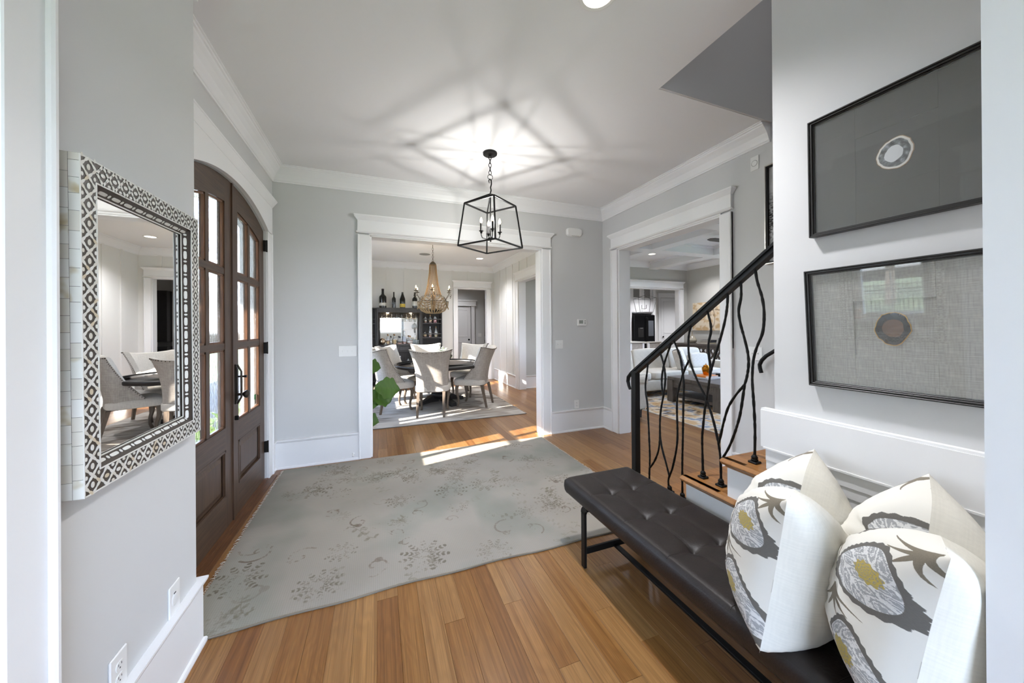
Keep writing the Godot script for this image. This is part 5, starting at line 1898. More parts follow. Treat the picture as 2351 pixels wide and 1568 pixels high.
func build_cushions() -> void:
	var emb := embroidery()
	var plain := mat("cream_cotton", rgb8(226, 222, 210), 0.95, 0.0, 0.2)
	skin(plain, weave_texture(91, 0.93, 1.0), Vector3(10, 10, 10))
	var poses := [
		[P(1.315, 0.692, 0.775), "plump cream paisley cushion in the middle of the bench, its plain back showing", 11, 1.0],
		[P(1.325, 0.712, 0.478), "plump embroidered paisley cushion at the near end of the bench beside the white casing", 23, -1.0],
	]
	for e in poses:
		var o := thing("cushion", e[1], "cushion", e[0], 0.0, "embroidered cushions on the bench")
		# x: from the near edge to the edge at the wall; z: out of the embroidered face
		var ex := P(0.925, 0.03, 0.37).normalized()
		var ey := P(0.06, 0.985, -0.13)
		ey = (ey - ex * ey.dot(ex)).normalized()
		var ez := ex.cross(ey)
		if ez.dot(P(-0.37, 0, 0.93)) < 0.0:
			ez = -ez
			ex = -ex
		o.transform.basis = Basis(ex, ey, ez)
		put("embroidered_face", cushion_mesh(true, 0.275, 0.245, 0.165, 0.11, e[2]), emb, o)
		put("plain_back", cushion_mesh(false, 0.275, 0.245, 0.165, 0.11, e[2]), plain, o)

# ---------------------------------------------------------------- pictures
func agate_outline(r: float, sd: int, sx: float, sy: float) -> PackedVector2Array:
	var f := FastNoiseLite.new()
	f.seed = sd
	f.frequency = 0.7
	var o := PackedVector2Array()
	for k in 40:
		var t := TAU * k / 40
		var q := r * (1.0 + 0.16 * f.get_noise_2d(cos(t), sin(t)) + 0.03 * f.get_noise_2d(cos(t) * 6.0, sin(t) * 6.0))
		o.append(Vector2(cos(t) * q * sx, sin(t) * q * sy))
	return o

func framed(called: String, label: String, f0: float, f1: float, y0: float, y1: float, tilt: float, cloth: StandardMaterial3D, slice: Array) -> void:
	var root := thing(called, label, "picture", P(1.63, (y0 + y1) / 2, (f0 + f1) / 2))
	# local: x away from the camera, y up, z out of the wall (towards the hall)
	root.transform.basis = Basis(Vector3(0, 0, 1), Vector3.UP, Vector3(-1, 0, 0)) * Basis(Vector3.RIGHT, tilt)
	root.position += Vector3(-0.002 - sin(tilt) * (y1 - y0) / 2, 0, 0)
	var w := f1 - f0
	var h := y1 - y0
	var mb := MB.new()
	var prof := [Vector2(0, 0), Vector2(0.020, 0), Vector2(0.020, 0.012), Vector2(0.015, 0.014), Vector2(0.012, 0.022), Vector2(0.006, 0.024), Vector2(0, 0.026)]
	for k in 4:
		var hor := k % 2 == 0
		var s := 1.0 if k < 2 else -1.0
		for e in [[0.0, 0.0052, 0.030], [0.0052, 0.0125, 0.026], [0.0125, 0.0165, 0.021], [0.0165, 0.020, 0.012]]:
			var m: float = (e[0] + e[1]) / 2
			var t: float = e[1] - e[0]
			if hor:
				mb.box(Vector3(0, s * (h / 2 - m), e[2] / 2), Vector3(w - 2 * e[0], t, e[2]), 0.0012)
			else:
				mb.box(Vector3(s * (w / 2 - m), 0, e[2] / 2), Vector3(t, h - 2 * e[0], e[2]), 0.0012)
	put("frame", mb, M.picture_black, root)
	# mat board with a window, the cloth sunk behind it
	var mt := MB.new()
	var iw := 0.1005
	var ih := 0.0965
	for s in [-1, 1]:
		mt.box(Vector3(s * (w / 2 - 0.018 + iw) / 2, 0, 0.008), Vector3(w / 2 - 0.018 - iw, h - 0.036, 0.004), 0.0008)
		mt.box(Vector3(0, s * (h / 2 - 0.018 + ih) / 2, 0.008), Vector3(iw * 2, h / 2 - 0.018 - ih, 0.004), 0.0008)
	put("mat_board", mt, cloth, root)
	var bk := MB.new()
	bk.box(Vector3(0, 0, 0.004), Vector3(w - 0.03, h - 0.03, 0.004))
	put("backing", bk, cloth, root)
	var depth := 0.006
	for e in slice:
		var sl := MB.new()
		sl.slab(agate_outline(e[0], e[1], e[2], e[3]), Vector3(0, 0.0, depth), Vector3.RIGHT, Vector3.UP, Vector3(0, 0, 0.0025))
		put(e[4], sl, e[5], root)
		depth += 0.0006
	var gl := MB.new()
	gl.box(Vector3(0, 0, 0.0155), Vector3(w - 0.034, h - 0.034, 0.002))
	put("glass", gl, M.clear_glass, root)

func build_pictures() -> void:
	mat("picture_black", rgb8(34, 32, 30), 0.4)
	var dark := mat("dark_linen", rgb8(62, 58, 53), 0.95, 0.0, 0.2)
	skin(dark, weave_texture(101, 0.72, 1.0), Vector3(14, 14, 14))
	var pale := mat("silver_linen", rgb8(190, 188, 180), 0.9, 0.0, 0.3)
	skin(pale, weave_texture(103, 0.74, 1.0), Vector3(14, 14, 14))
	var rim := mat("agate_rim", rgb8(150, 112, 70), 0.4)
	var chalk := mat("agate_chalk", rgb8(222, 218, 210), 0.35)
	var grey := mat("agate_grey", rgb8(168, 172, 178), 0.2)
	var core := mat("agate_core", rgb8(206, 208, 210), 0.3)
	var brown := mat("agate_brown", rgb8(66, 44, 32), 0.12)
	var gold := mat("agate_gold", rgb8(190, 146, 66), 0.35, 0.6)
	var amber := mat("agate_amber", rgb8(104, 70, 44), 0.15)
	var fz := FastNoiseLite.new()
	fz.seed = 9
	fz.frequency = 0.05
	var band := grey_tex(128, 128, noise_bytes(107, 0.03, 128, 128, 128, 128, 3))
	skin(grey, band, Vector3(12, 12, 12))
	skin(brown, band, Vector3(14, 14, 14))
	framed("framed_agate", "framed pale grey agate slice on dark cloth, upper picture above the bench", 0.39, 0.868, 1.766, 2.222, 0.012, dark,
		[[0.0500, 2, 0.92, 1.06, "rim", rim], [0.0480, 2, 0.92, 1.06, "chalk_band", chalk], [0.0430, 2, 0.90, 1.04, "grey_band", grey], [0.024, 5, 0.95, 1.1, "core", core]])
	framed("framed_agate", "framed dark brown gold-edged agate slice on silvery cloth, lower picture above the bench", 0.39, 0.872, 1.182, 1.634, 0.062, pale,
		[[0.0515, 31, 0.86, 1.10, "gold_rim", gold], [0.0490, 31, 0.86, 1.10, "slice", brown], [0.030, 33, 0.9, 1.0, "amber_band", amber]])
	# silver framed print at the foot of the stairs
	var sp := thing("framed_print", "tall silver framed grey speckled print on the wall above the stair rail", "picture", P(2.96, 2.314, 1.60))
	sp.transform.basis = Basis(Vector3(0, 0, 1), Vector3.UP, Vector3(-1, 0, 0))
	var silver := mat("silver_frame", rgb8(196, 194, 190), 0.3, 0.7)
	var fr := MB.new()
	var bl := MB.new()
	for s in [-1, 1]:
		fr.box(Vector3(s * 0.297, 0, 0.016), Vector3(0.012, 0.804, 0.032), 0.003)
		fr.box(Vector3(0, s * 0.396, 0.016), Vector3(0.594, 0.012, 0.032), 0.003)
		bl.box(Vector3(s * 0.286, 0, 0.012), Vector3(0.012, 0.78, 0.024))
		bl.box(Vector3(0, s * 0.385, 0.012), Vector3(0.572, 0.012, 0.024))
	put("frame", fr, silver, sp)
	put("inner_frame", bl, M.black_metal, sp)
	var pw := 128
	var pa := noise_bytes(111, 0.02, pw, 256, 128, 256, 4)
	var pb := noise_bytes(113, 0.14, pw, 256, 128, 256, 3)
	var pd := PackedByteArray()
	pd.resize(pw * 256 * 3)
	for i in pw * 256:
		var y := float(i / pw) / 256.0
		var speck := clampf((pb[i] / 255.0 - 0.42) * 6.0, 0, 1) * clampf(1.0 - absf(y - 0.55) * 3.2, 0, 1)
		var k := 0.74 - 0.12 * pa[i] / 255.0 - 0.55 * speck
		for c in 3:
			pd[i * 3 + c] = int(255 * clampf(k, 0.1, 1))
	var pm := mat("speckled_print", Color.WHITE, 0.8)
	pm.albedo_texture = tex_of(pw, 256, pd)
	var pr := MB.new()
	pr.grid([[Vector3(-0.282, 0.382, 0.006), Vector3(0.282, 0.382, 0.006)], [Vector3(-0.282, -0.382, 0.006), Vector3(0.282, -0.382, 0.006)]], false, false, Vector3(0, 0, -1))
	put("print", pr, pm, sp)

# ---------------------------------------------------------------- small fittings on the walls
func wall_plate(called: String, label: String, cat: String, at: Vector3, out: Vector3, w: float, h: float) -> Node3D:
	var o := thing(called, label, cat, at)
	o.transform.basis = Basis(Vector3.UP.cross(out), Vector3.UP, out)
	var mb := MB.new()
	mb.box(Vector3(0, 0, 0.0035), Vector3(w, h, 0.007), 0.003)
	put("plate", mb, M.plastic_white, o)
	return o

func toggles(o: Node3D, n: int) -> void:
	for k in n:
		var x := (k - (n - 1) / 2.0) * 0.046
		var mb := MB.new()
		mb.box(Vector3(x, 0, 0.0075), Vector3(0.011, 0.025, 0.002), 0.0008)
		mb.box(Vector3(x, 0.004, 0.012), Vector3(0.008, 0.011, 0.012), 0.002)
		for s in [-1, 1]:
			mb.ball(Vector3(x, s * 0.030, 0.007), Vector3(0.003, 0.003, 0.0012), 8, 4)
		put("toggle", mb, M.plastic_white, o)

func sockets(o: Node3D) -> void:
	for s in [-1, 1]:
		var mb := MB.new()
		var pr := PackedVector2Array()
		for k in 16:
			var t := TAU * k / 16
			pr.append(Vector2(cos(t) * 0.017, s * 0.0195 + clampf(sin(t) * 0.017, -0.0135, 0.0135)))
		mb.slab(pr, Vector3(0, 0, 0.006), Vector3.RIGHT, Vector3.UP, Vector3(0, 0, 0.003))
		var sk := put("socket", mb, M.plastic_white, o)
		var h := MB.new()
		for e in [[-0.0065, 0.004, 0.0022, 0.008], [0.0065, 0.004, 0.0022, 0.0066], [0.0, -0.0065, 0.0045, 0.0045]]:
			h.box(Vector3(e[0], s * 0.0195 + e[1], 0.0089), Vector3(e[2], e[3], 0.0006))
		put("slot", h, M.dark_gap, sk)

func build_fittings() -> void:
	var W := Vector3(0, 0, 1)
	var o := wall_plate("switch_plate", "wide white four-toggle switch plate on the grey wall between front door and dining opening", "switch", P(-0.318, 1.172, 4.13), W, 0.178, 0.116)
	toggles(o, 3)
	o = wall_plate("switch_plate", "white two-toggle switch plate on the grey wall right of the dining opening", "switch", P(2.254, 1.182, 4.13), W, 0.116, 0.116)
	toggles(o, 2)
	o = wall_plate("switch_plate", "white switch plate on the wall behind the iron balusters at the stairs", "switch", P(2.96, 1.182, 2.0), Vector3.LEFT, 0.116, 0.116)
	toggles(o, 2)
	o = wall_plate("power_outlet", "white duplex outlet just above the baseboard in the corner by the living room opening", "outlet", P(2.517, 0.360, 4.13), W, 0.072, 0.116)
	sockets(o)
	o = wall_plate("power_outlet", "white duplex outlet low on the mirror wall, half out of view at the bottom edge", "outlet", P(-0.771, 0.352, 1.455), Vector3.RIGHT, 0.076, 0.122)
	sockets(o)
	o = wall_plate("cable_cover", "white plate with a round cover low on the wall beneath the mirror", "wall plate", P(-0.771, 0.352, 1.772), Vector3.RIGHT, 0.076, 0.122)
	var rc := MB.new()
	rc.tr = Transform3D(Basis(Vector3.RIGHT, Vector3(0, 0, 1), Vector3.DOWN), Vector3(0, 0, 0.007))
	rc.lathe([Vector2(0.0, 0.0035), Vector2(0.021, 0.0035), Vector2(0.0225, 0.0015), Vector2(0.0245, 0.0012), Vector2(0.026, 0.0)], 28)
	put("round_cover", rc, M.plastic_white, o)
	var nt := MB.new()
	nt.box(Vector3(-0.004, 0.024, 0.0086), Vector3(0.014, 0.004, 0.001))
	put("notch", nt, M.dark_gap, o)
	o = wall_plate("speaker_plate", "white plate with a round button under the crown at the stairwell corner", "wall plate", P(2.96, 2.782, 1.994), Vector3.LEFT, 0.07, 0.118)
	var gr := MB.new()
	gr.tr = Transform3D(Basis(Vector3.RIGHT, Vector3(0, 0, 1), Vector3.DOWN), Vector3(0, 0, 0.007))
	gr.lathe([Vector2(0.0, 0.003), Vector2(0.021, 0.003), Vector2(0.022, 0.0), Vector2(0.0235, 0.0)], 24)
	put("button", gr, M.plastic_white, o)
	var rg := MB.new()
	rg.tr = gr.tr
	rg.lathe([Vector2(0.0225, 0.0006), Vector2(0.0255, 0.0006)], 24, Vector3.ZERO, true)
	put("ring", rg, M.dark_paint, o)
	# rounded white alarm box
	var al := thing("alarm_box", "rounded white alarm box high on the grey wall between the two cased openings", "alarm", P(2.487, 2.703, 4.13))
	var am := MB.new()
	var rows := []
	for e in [[1.0, 0.0], [1.0, 0.022], [0.97, 0.034], [0.88, 0.043], [0.6, 0.047], [0.0, 0.048]]:
		var row := []
		for k in 40:
			var t := TAU * k / 40
			row.append(Vector3(signf(cos(t)) * pow(absf(cos(t)), 0.5) * 0.117 * e[0], signf(sin(t)) * pow(absf(sin(t)), 0.5) * 0.058 * e[0], e[1]))
		rows.append(row)
	am.grid(rows, true, false, Vector3(0, 0, 0.01))
	put("housing", am, M.plastic_white, al)
	var sl := MB.new()
	sl.box(Vector3(0.008, -0.052, 0.038), Vector3(0.11, 0.005, 0.006), 0.002)
	put("slot", sl, M.dark_paint, al)
	# thermostat
	var th := thing("thermostat", "small white thermostat with a dim display on the wall above the two-toggle switch", "thermostat", P(2.602, 1.478, 4.13))
	var tb := MB.new()
	tb.box(Vector3(0, 0, 0.012), Vector3(0.138, 0.092, 0.024), 0.006)
	put("housing", tb, M.plastic_white, th)
	var ts := MB.new()
	ts.box(Vector3(-0.018, 0.006, 0.0242), Vector3(0.062, 0.046, 0.0012), 0.0005)
	put("display", ts, mat("lcd_grey", rgb8(150, 156, 150), 0.2), th)
	for k in 3:
		var tk := MB.new()
		tk.box(Vector3(0.045, 0.022 - k * 0.02, 0.025), Vector3(0.02, 0.010, 0.003), 0.001)
		put("key", tk, M.dark_paint, th)
	# spring door stop on the baseboard
	var ds := thing("door_stop", "little white door stop sticking out of the baseboard left of the dining opening", "door stop", P(-0.267, 0.068, 4.112))
	var dm := MB.new()
	dm.tr = Transform3D(Basis(Vector3.RIGHT, Vector3(0, 0, 1), Vector3.DOWN), Vector3.ZERO)
	dm.lathe([Vector2(0.013, 0.0), Vector2(0.012, 0.006), Vector2(0.005, 0.010), Vector2(0.005, 0.06), Vector2(0.009, 0.062), Vector2(0.009, 0.074), Vector2(0.0, 0.076)], 14)
	put("stem", dm, M.plastic_white, ds)

# ---------------------------------------------------------------- hall rug
func sprig(im: Image, c: Vector2, r: float, kind: int, col: Color, a: float, nz: FastNoiseLite) -> void:
	var w := im.get_width()
	var h := im.get_height()
	var rot := rng.randf() * TAU
	for py in range(maxi(0, int(c.y - r)), mini(h, int(c.y + r))):
		for px in range(maxi(0, int(c.x - r)), mini(w, int(c.x + r))):
			var d := Vector2(px - c.x, py - c.y).rotated(rot) / r
			var hit := false
			if kind == 0:      # ragged flower head
				var t := atan2(d.y, d.x)
				var l := d.length()
				var pet := absf(sin(t * 5.5))
				hit = l < 0.25 + 0.7 * pet and l > 0.18 and fposmod(l * 5.0 + pet, 1.0) < 0.55
			elif kind == 1:    # leafy branch
				var sx := d.x
				var mid := 0.25 * sin(sx * 2.2)
				var off := d.y - mid
				hit = absf(off) < 0.018 and absf(sx) < 0.95
				var q := fposmod(sx * 4.0, 1.0) - 0.5
				var side := 1.0 if fposmod(floorf(sx * 4.0), 2.0) < 1.0 else -1.0
				var lp := Vector2(q / 0.36 - off * side * 1.1, (off * side - 0.16) / 0.15)
				hit = hit or (lp.length() < 1.0 and absf(sx) < 0.9)
			else:              # scroll
				var l := d.length()
				var t := atan2(d.y, d.x)
				hit = absf(l - 0.35 - 0.09 * t) < 0.045 or Vector2(d.x - 0.4, d.y).length() < 0.16
			if hit:
				var worn := nz.get_noise_2d(px * 1.0, py * 1.0) + 0.6 * nz.get_noise_2d(px * 9.0, py * 9.0)
				if worn > -0.16:
					var o := im.get_pixel(px, py)
					im.set_pixel(px, py, o.lerp(col, a * clampf(0.55 + worn, 0.15, 1.0)))

func build_hall_rug() -> void:
	var w := 1024
	var h := 768
	var a := noise_bytes(121, 0.008, w, h, 256, 192, 4)
	var b := noise_bytes(123, 0.012, w, h, 256, 192, 4)
	var d := PackedByteArray()
	d.resize(w * h * 3)
	for i in w * h:
		var x := i % w
		var y := i / w
		var k := a[i] / 255.0
		var t := clampf((b[i] / 255.0 - 0.40) * 3.0, 0, 1)
		var c := rgb8(176, 168, 157).lerp(rgb8(160, 158, 147), t)
		var rib := 0.97 + 0.03 * float((x / 2) % 2) - 0.03 * float((y / 2 + x / 4) % 2)
		var v := (0.93 + 0.12 * (k - 0.5)) * rib
		d[i * 3] = int(clampf(c.r * v * 255.0, 0, 255))
		d[i * 3 + 1] = int(clampf(c.g * v * 255.0, 0, 255))
		d[i * 3 + 2] = int(clampf(c.b * v * 255.0, 0, 255))
	var im := Image.create_from_data(w, h, false, Image.FORMAT_RGB8, d)
	var nz := FastNoiseLite.new()
	nz.seed = 17
	nz.frequency = 0.012
	for k in 120:
		var col: Color = [rgb8(104, 96, 84), rgb8(120, 114, 100), rgb8(110, 96, 86)][k % 3]
		sprig(im, Vector2(rng.randf() * w, rng.randf() * h), rng.randf_range(26, 62), k % 3, col, rng.randf_range(0.25, 0.85), nz)
	var m := mat("faded_rug", Color.WHITE, 1.0, 0.0, 0.1)
	m.albedo_texture = ImageTexture.create_from_image(im)
	bump(m, grey_tex(256, 256, noise_bytes(127, 0.3, 256, 256, 256, 256, 2)), 0.15)
	var root := thing("area_rug", "large faded beige and grey floral rug lying in front of the front door", "rug", P(0.52, 0, 3.03))
	var mb := MB.new()
	var rows := []
	for j in 49:
		var row := []
		for i in 65:
			var u := i / 64.0
			var v := j / 48.0
			var x := lerpf(-1.395, 1.415, u) + 0.02 * (1.0 - v) * (1.0 - u) * -1.0
			var z := lerpf(-1.025, 1.03, v)
			z += 0.006 * sin(u * 31.0) * (1.0 if v > 0.9 else 0.0) + 0.008 * sin(u * 9.0 + 1.0) * v
			var y := 0.012 + 0.0016 * sin(u * 24.0 + v * 5.0) * sin(v * 17.0)
			if i == 0 or j == 0 or i == 64 or j == 48:
				y = 0.007
			row.append(Vector3(x, y, z))
		rows.append(row)
	mb.grid(rows, false, false, Vector3(0, -1, 0))
	var ring := []
	for i in 65:
		ring.append(rows[0][i])
	for j in range(1, 49):
		ring.append(rows[j][64])
	for i in range(63, -1, -1):
		ring.append(rows[48][i])
	for j in range(47, 0, -1):
		ring.append(rows[j][0])
	var low := []
	for p in ring:
		low.append(Vector3(p.x, 0.0005, p.z))
	mb.grid([ring, low], true, false, Vector3.ZERO, Vector2(0.01, 0.01))
	put("pile", mb, m, root)
	var bind := MB.new()
	var pts := []
	for i in 65:
		pts.append(rows[48][i])
	bind.tube(pts, 0.004, 6)
	put("bound_edge", bind, mat("rug_binding", rgb8(128, 118, 104), 1.0), root)
	var fr := MB.new()
	for s in [0, 64]:
		for k in 150:
			var p: Vector3 = rows[0][s].lerp(rows[48][s], (k + rng.randf()) / 150.0)
			var l := rng.randf_range(0.008, 0.024) * (-1.0 if s == 0 else 1.0)
			fr.tube([p, p + Vector3(l * 0.5, 0.001, rng.randf_range(-0.004, 0.004)), Vector3(p.x + l, 0.003, p.z + rng.randf_range(-0.01, 0.01))], 0.0018, 4)
	put("fringe", fr, mat("fringe_cotton", rgb8(214, 208, 196), 1.0), root).set_meta("kind", "stuff")

# ---------------------------------------------------------------- lantern pendant
func flame_bulb(root: Node3D, p: Vector3, s: float, energy: float, warm: Color) -> void:
	var b := MB.new()
	b.lathe([Vector2(0.001, 0.0), Vector2(0.0085, 0.006), Vector2(0.0125, 0.018), Vector2(0.0105, 0.034), Vector2(0.004, 0.050), Vector2(0.0, 0.056)].map(func(q): return q * s), 12, p)
	put("bulb", b, M.bulb_glow, root)
	var l := OmniLight3D.new()
	l.name = "lamp_light"
	l.position = p + Vector3(0, 0.024 * s, 0)
	l.light_energy = energy
	l.light_color = warm
	l.light_size = 0.010
	l.omni_range = 14.0
	l.omni_attenuation = 2.0
	l.shadow_enabled = true
	root.add_child(l, true)

func chain(root: Node3D, a: Vector3, b: Vector3, link: float, m: Material) -> void:
	var n := int(round(a.distance_to(b) / (link * 0.78)))
	for k in n:
		var c := a.lerp(b, (k + 0.5) / n)
		var mb := MB.new()
		var pts := []
		var side := Vector3.RIGHT if k % 2 == 0 else Vector3(0, 0, 1)
		for i in 15:
			var t := TAU * i / 14.0
			pts.append(c + Vector3.UP * sin(t) * link * 0.5 + side * cos(t) * link * 0.3)
		mb.tube(pts, link * 0.075, 6)
		put("chain_link", mb, m, root)

func build_pendant() -> void:
	var gb := mat("bulb_glow", rgb8(255, 240, 214), 0.5)
	gb.emission_enabled = true
	gb.emission = Color(1.0, 0.86, 0.66)
	gb.emission_energy_multiplier = 12.0
	var root := thing("lantern_pendant", "black open-frame tapered lantern hanging on a chain, with four candle bulbs", "pendant lamp", P(0.977, 3.05, 3.10))
	var mb := MB.new()
	mb.lathe([Vector2(0.0, -0.030), Vector2(0.012, -0.030), Vector2(0.016, -0.024), Vector2(0.060, -0.022), Vector2(0.066, -0.017), Vector2(0.066, 0.0)], 32)
	put("canopy", mb, M.black_metal, root)
	chain(root, Vector3(0, -0.03, 0), Vector3(0, -0.205, 0), 0.042, M.black_metal)
	var rg := MB.new()
	var pts := []
	for i in 21:
		var t := TAU * i / 20.0
		pts.append(Vector3(cos(t) * 0.024, -0.228 + sin(t) * 0.024, 0))
	rg.tube(pts, 0.0028, 6)
	put("ring", rg, M.black_metal, root)
	var hk := MB.new()
	hk.tube([Vector3(-0.010, -0.285, 0), Vector3(-0.014, -0.262, 0), Vector3(-0.004, -0.246, 0), Vector3(0.010, -0.258, 0), Vector3(0.012, -0.29, 0), Vector3(0.003, -0.325, 0), Vector3(0.008, -0.35, 0), Vector3(0.0, -0.385, 0)], [0.003, 0.005, 0.006, 0.006, 0.006, 0.006, 0.006, 0.006], 8)
	put("hook", hk, M.black_metal, root)
	var yt := -0.486
	var yb := -0.878
	var apex := Vector3(0, -0.386, 0)
	for k in 4:
		# corner angles measured in the plan with forward positive
		var t0 := 2.969 + k * PI / 2
		var t1 := t0 + PI / 2
		var top0 := Vector3(cos(t0) * 0.241, yt, -sin(t0) * 0.241)
		var top1 := Vector3(cos(t1) * 0.241, yt, -sin(t1) * 0.241)
		var bot0 := Vector3(cos(t0) * 0.303, yb, -sin(t0) * 0.303)
		var bot1 := Vector3(cos(t1) * 0.303, yb, -sin(t1) * 0.303)
		for e in [[apex, top0], [top0, top1], [top0, bot0], [bot0, bot1]]:
			var br := MB.new()
			br.bar(e[0], e[1], 0.0125, 0.0125)
			put("frame_bar", br, M.black_metal, root)
	var st := MB.new()
	st.tube([apex, Vector3(0, -0.80, 0)], 0.006, 10)
	st.lathe([Vector2(0.0, -0.035), Vector2(0.008, -0.03), Vector2(0.006, -0.018), Vector2(0.022, -0.012), Vector2(0.026, 0.0), Vector2(0.020, 0.012), Vector2(0.008, 0.018)], 18, Vector3(0, -0.80, 0))
	put("stem", st, M.black_metal, root)
	for k in 4:
		var t := 0.10 + k * PI / 2
		var d := Vector3(cos(t), 0, sin(t))
		var ar := MB.new()
		ar.tube([Vector3(0, -0.80, 0), d * 0.05 + Vector3(0, -0.806, 0), d * 0.078 + Vector3(0, -0.80, 0), d * 0.088 + Vector3(0, -0.775, 0), d * 0.088 + Vector3(0, -0.745, 0)], 0.0042, 8)
		put("arm", ar, M.black_metal, root)
		var cu := MB.new()
		cu.lathe([Vector2(0.004, -0.026), Vector2(0.012, -0.018), Vector2(0.008, -0.010), Vector2(0.020, -0.004), Vector2(0.021, 0.0), Vector2(0.011, 0.002), Vector2(0.011, 0.07), Vector2(0.0, 0.071)], 16, d * 0.088 + Vector3(0, -0.735, 0))
		put("candle_cup", cu, M.black_metal, root)
		flame_bulb(root, d * 0.088 + Vector3(0, -0.664, 0), 1.0, 0.16, Color(0.99, 0.98, 0.97))

func downlight(label: String, at: Vector3, energy: float) -> void:
	var root := thing("recessed_light", label, "downlight", at)
	var mb := MB.new()
	mb.lathe([Vector2(0.076, 0.0), Vector2(0.092, -0.001), Vector2(0.095, -0.006), Vector2(0.090, -0.008), Vector2(0.076, -0.004)], 32)
	put("trim_ring", mb, M.plastic_white, root)
	var gm := MB.new()
	gm.lathe([Vector2(0.0, -0.0035), Vector2(0.040, -0.0036), Vector2(0.077, -0.004)], 32)
	put("lamp_lens", gm, M.lens_glow, root)
	var l := SpotLight3D.new()
	l.name = "lamp_light"
	l.position = Vector3(0, -0.03, 0)
	l.rotation.x = -PI / 2
	l.spot_angle = 62
	l.spot_angle_attenuation = 1.0
	l.spot_range = 12
	l.spot_attenuation = 2.0
	l.light_energy = energy
	l.light_size = 0.06
	l.light_color = Color(0.98, 0.98, 1.0)
	l.shadow_enabled = true
	root.add_child(l, true)

# ---------------------------------------------------------------- living room
func soft_box(mb: MB, c: Vector3, s: Vector3, r: float, puff := 0.0) -> void:
	# cushion-like block: rounded edges and slightly bulging faces
	var rows := []
	var nv := 14
	var nu := 36
	for j in nv + 1:
		var f := PI * j / nv
		var sy := -cos(f)
		var rr := pow(sin(f), 2.0 / 9.0) if j > 0 and j < nv else 0.0
		var y := signf(sy) * pow(absf(sy), 2.0 / 7.0)
		var row := []
		for i in nu:
			var t := TAU * i / nu
			var x := signf(cos(t)) * pow(absf(cos(t)), 2.0 / 9.0)
			var z := signf(sin(t)) * pow(absf(sin(t)), 2.0 / 9.0)
			row.append(c + Vector3(x * rr * s.x / 2, y * s.y / 2 + puff * (1.0 - x * x * rr * rr) * (1.0 - z * z * rr * rr) * signf(y), z * rr * s.z / 2))
		rows.append(row)
	mb.grid(rows, true, false, c)

func tacks(mb: MB, a: Vector3, b: Vector3, n: int, out: Vector3) -> void:
	for k in n:
		mb.ball(a.lerp(b, (k + 0.5) / n) + out * 0.002, Vector3(0.008, 0.008, 0.008), 6, 4)

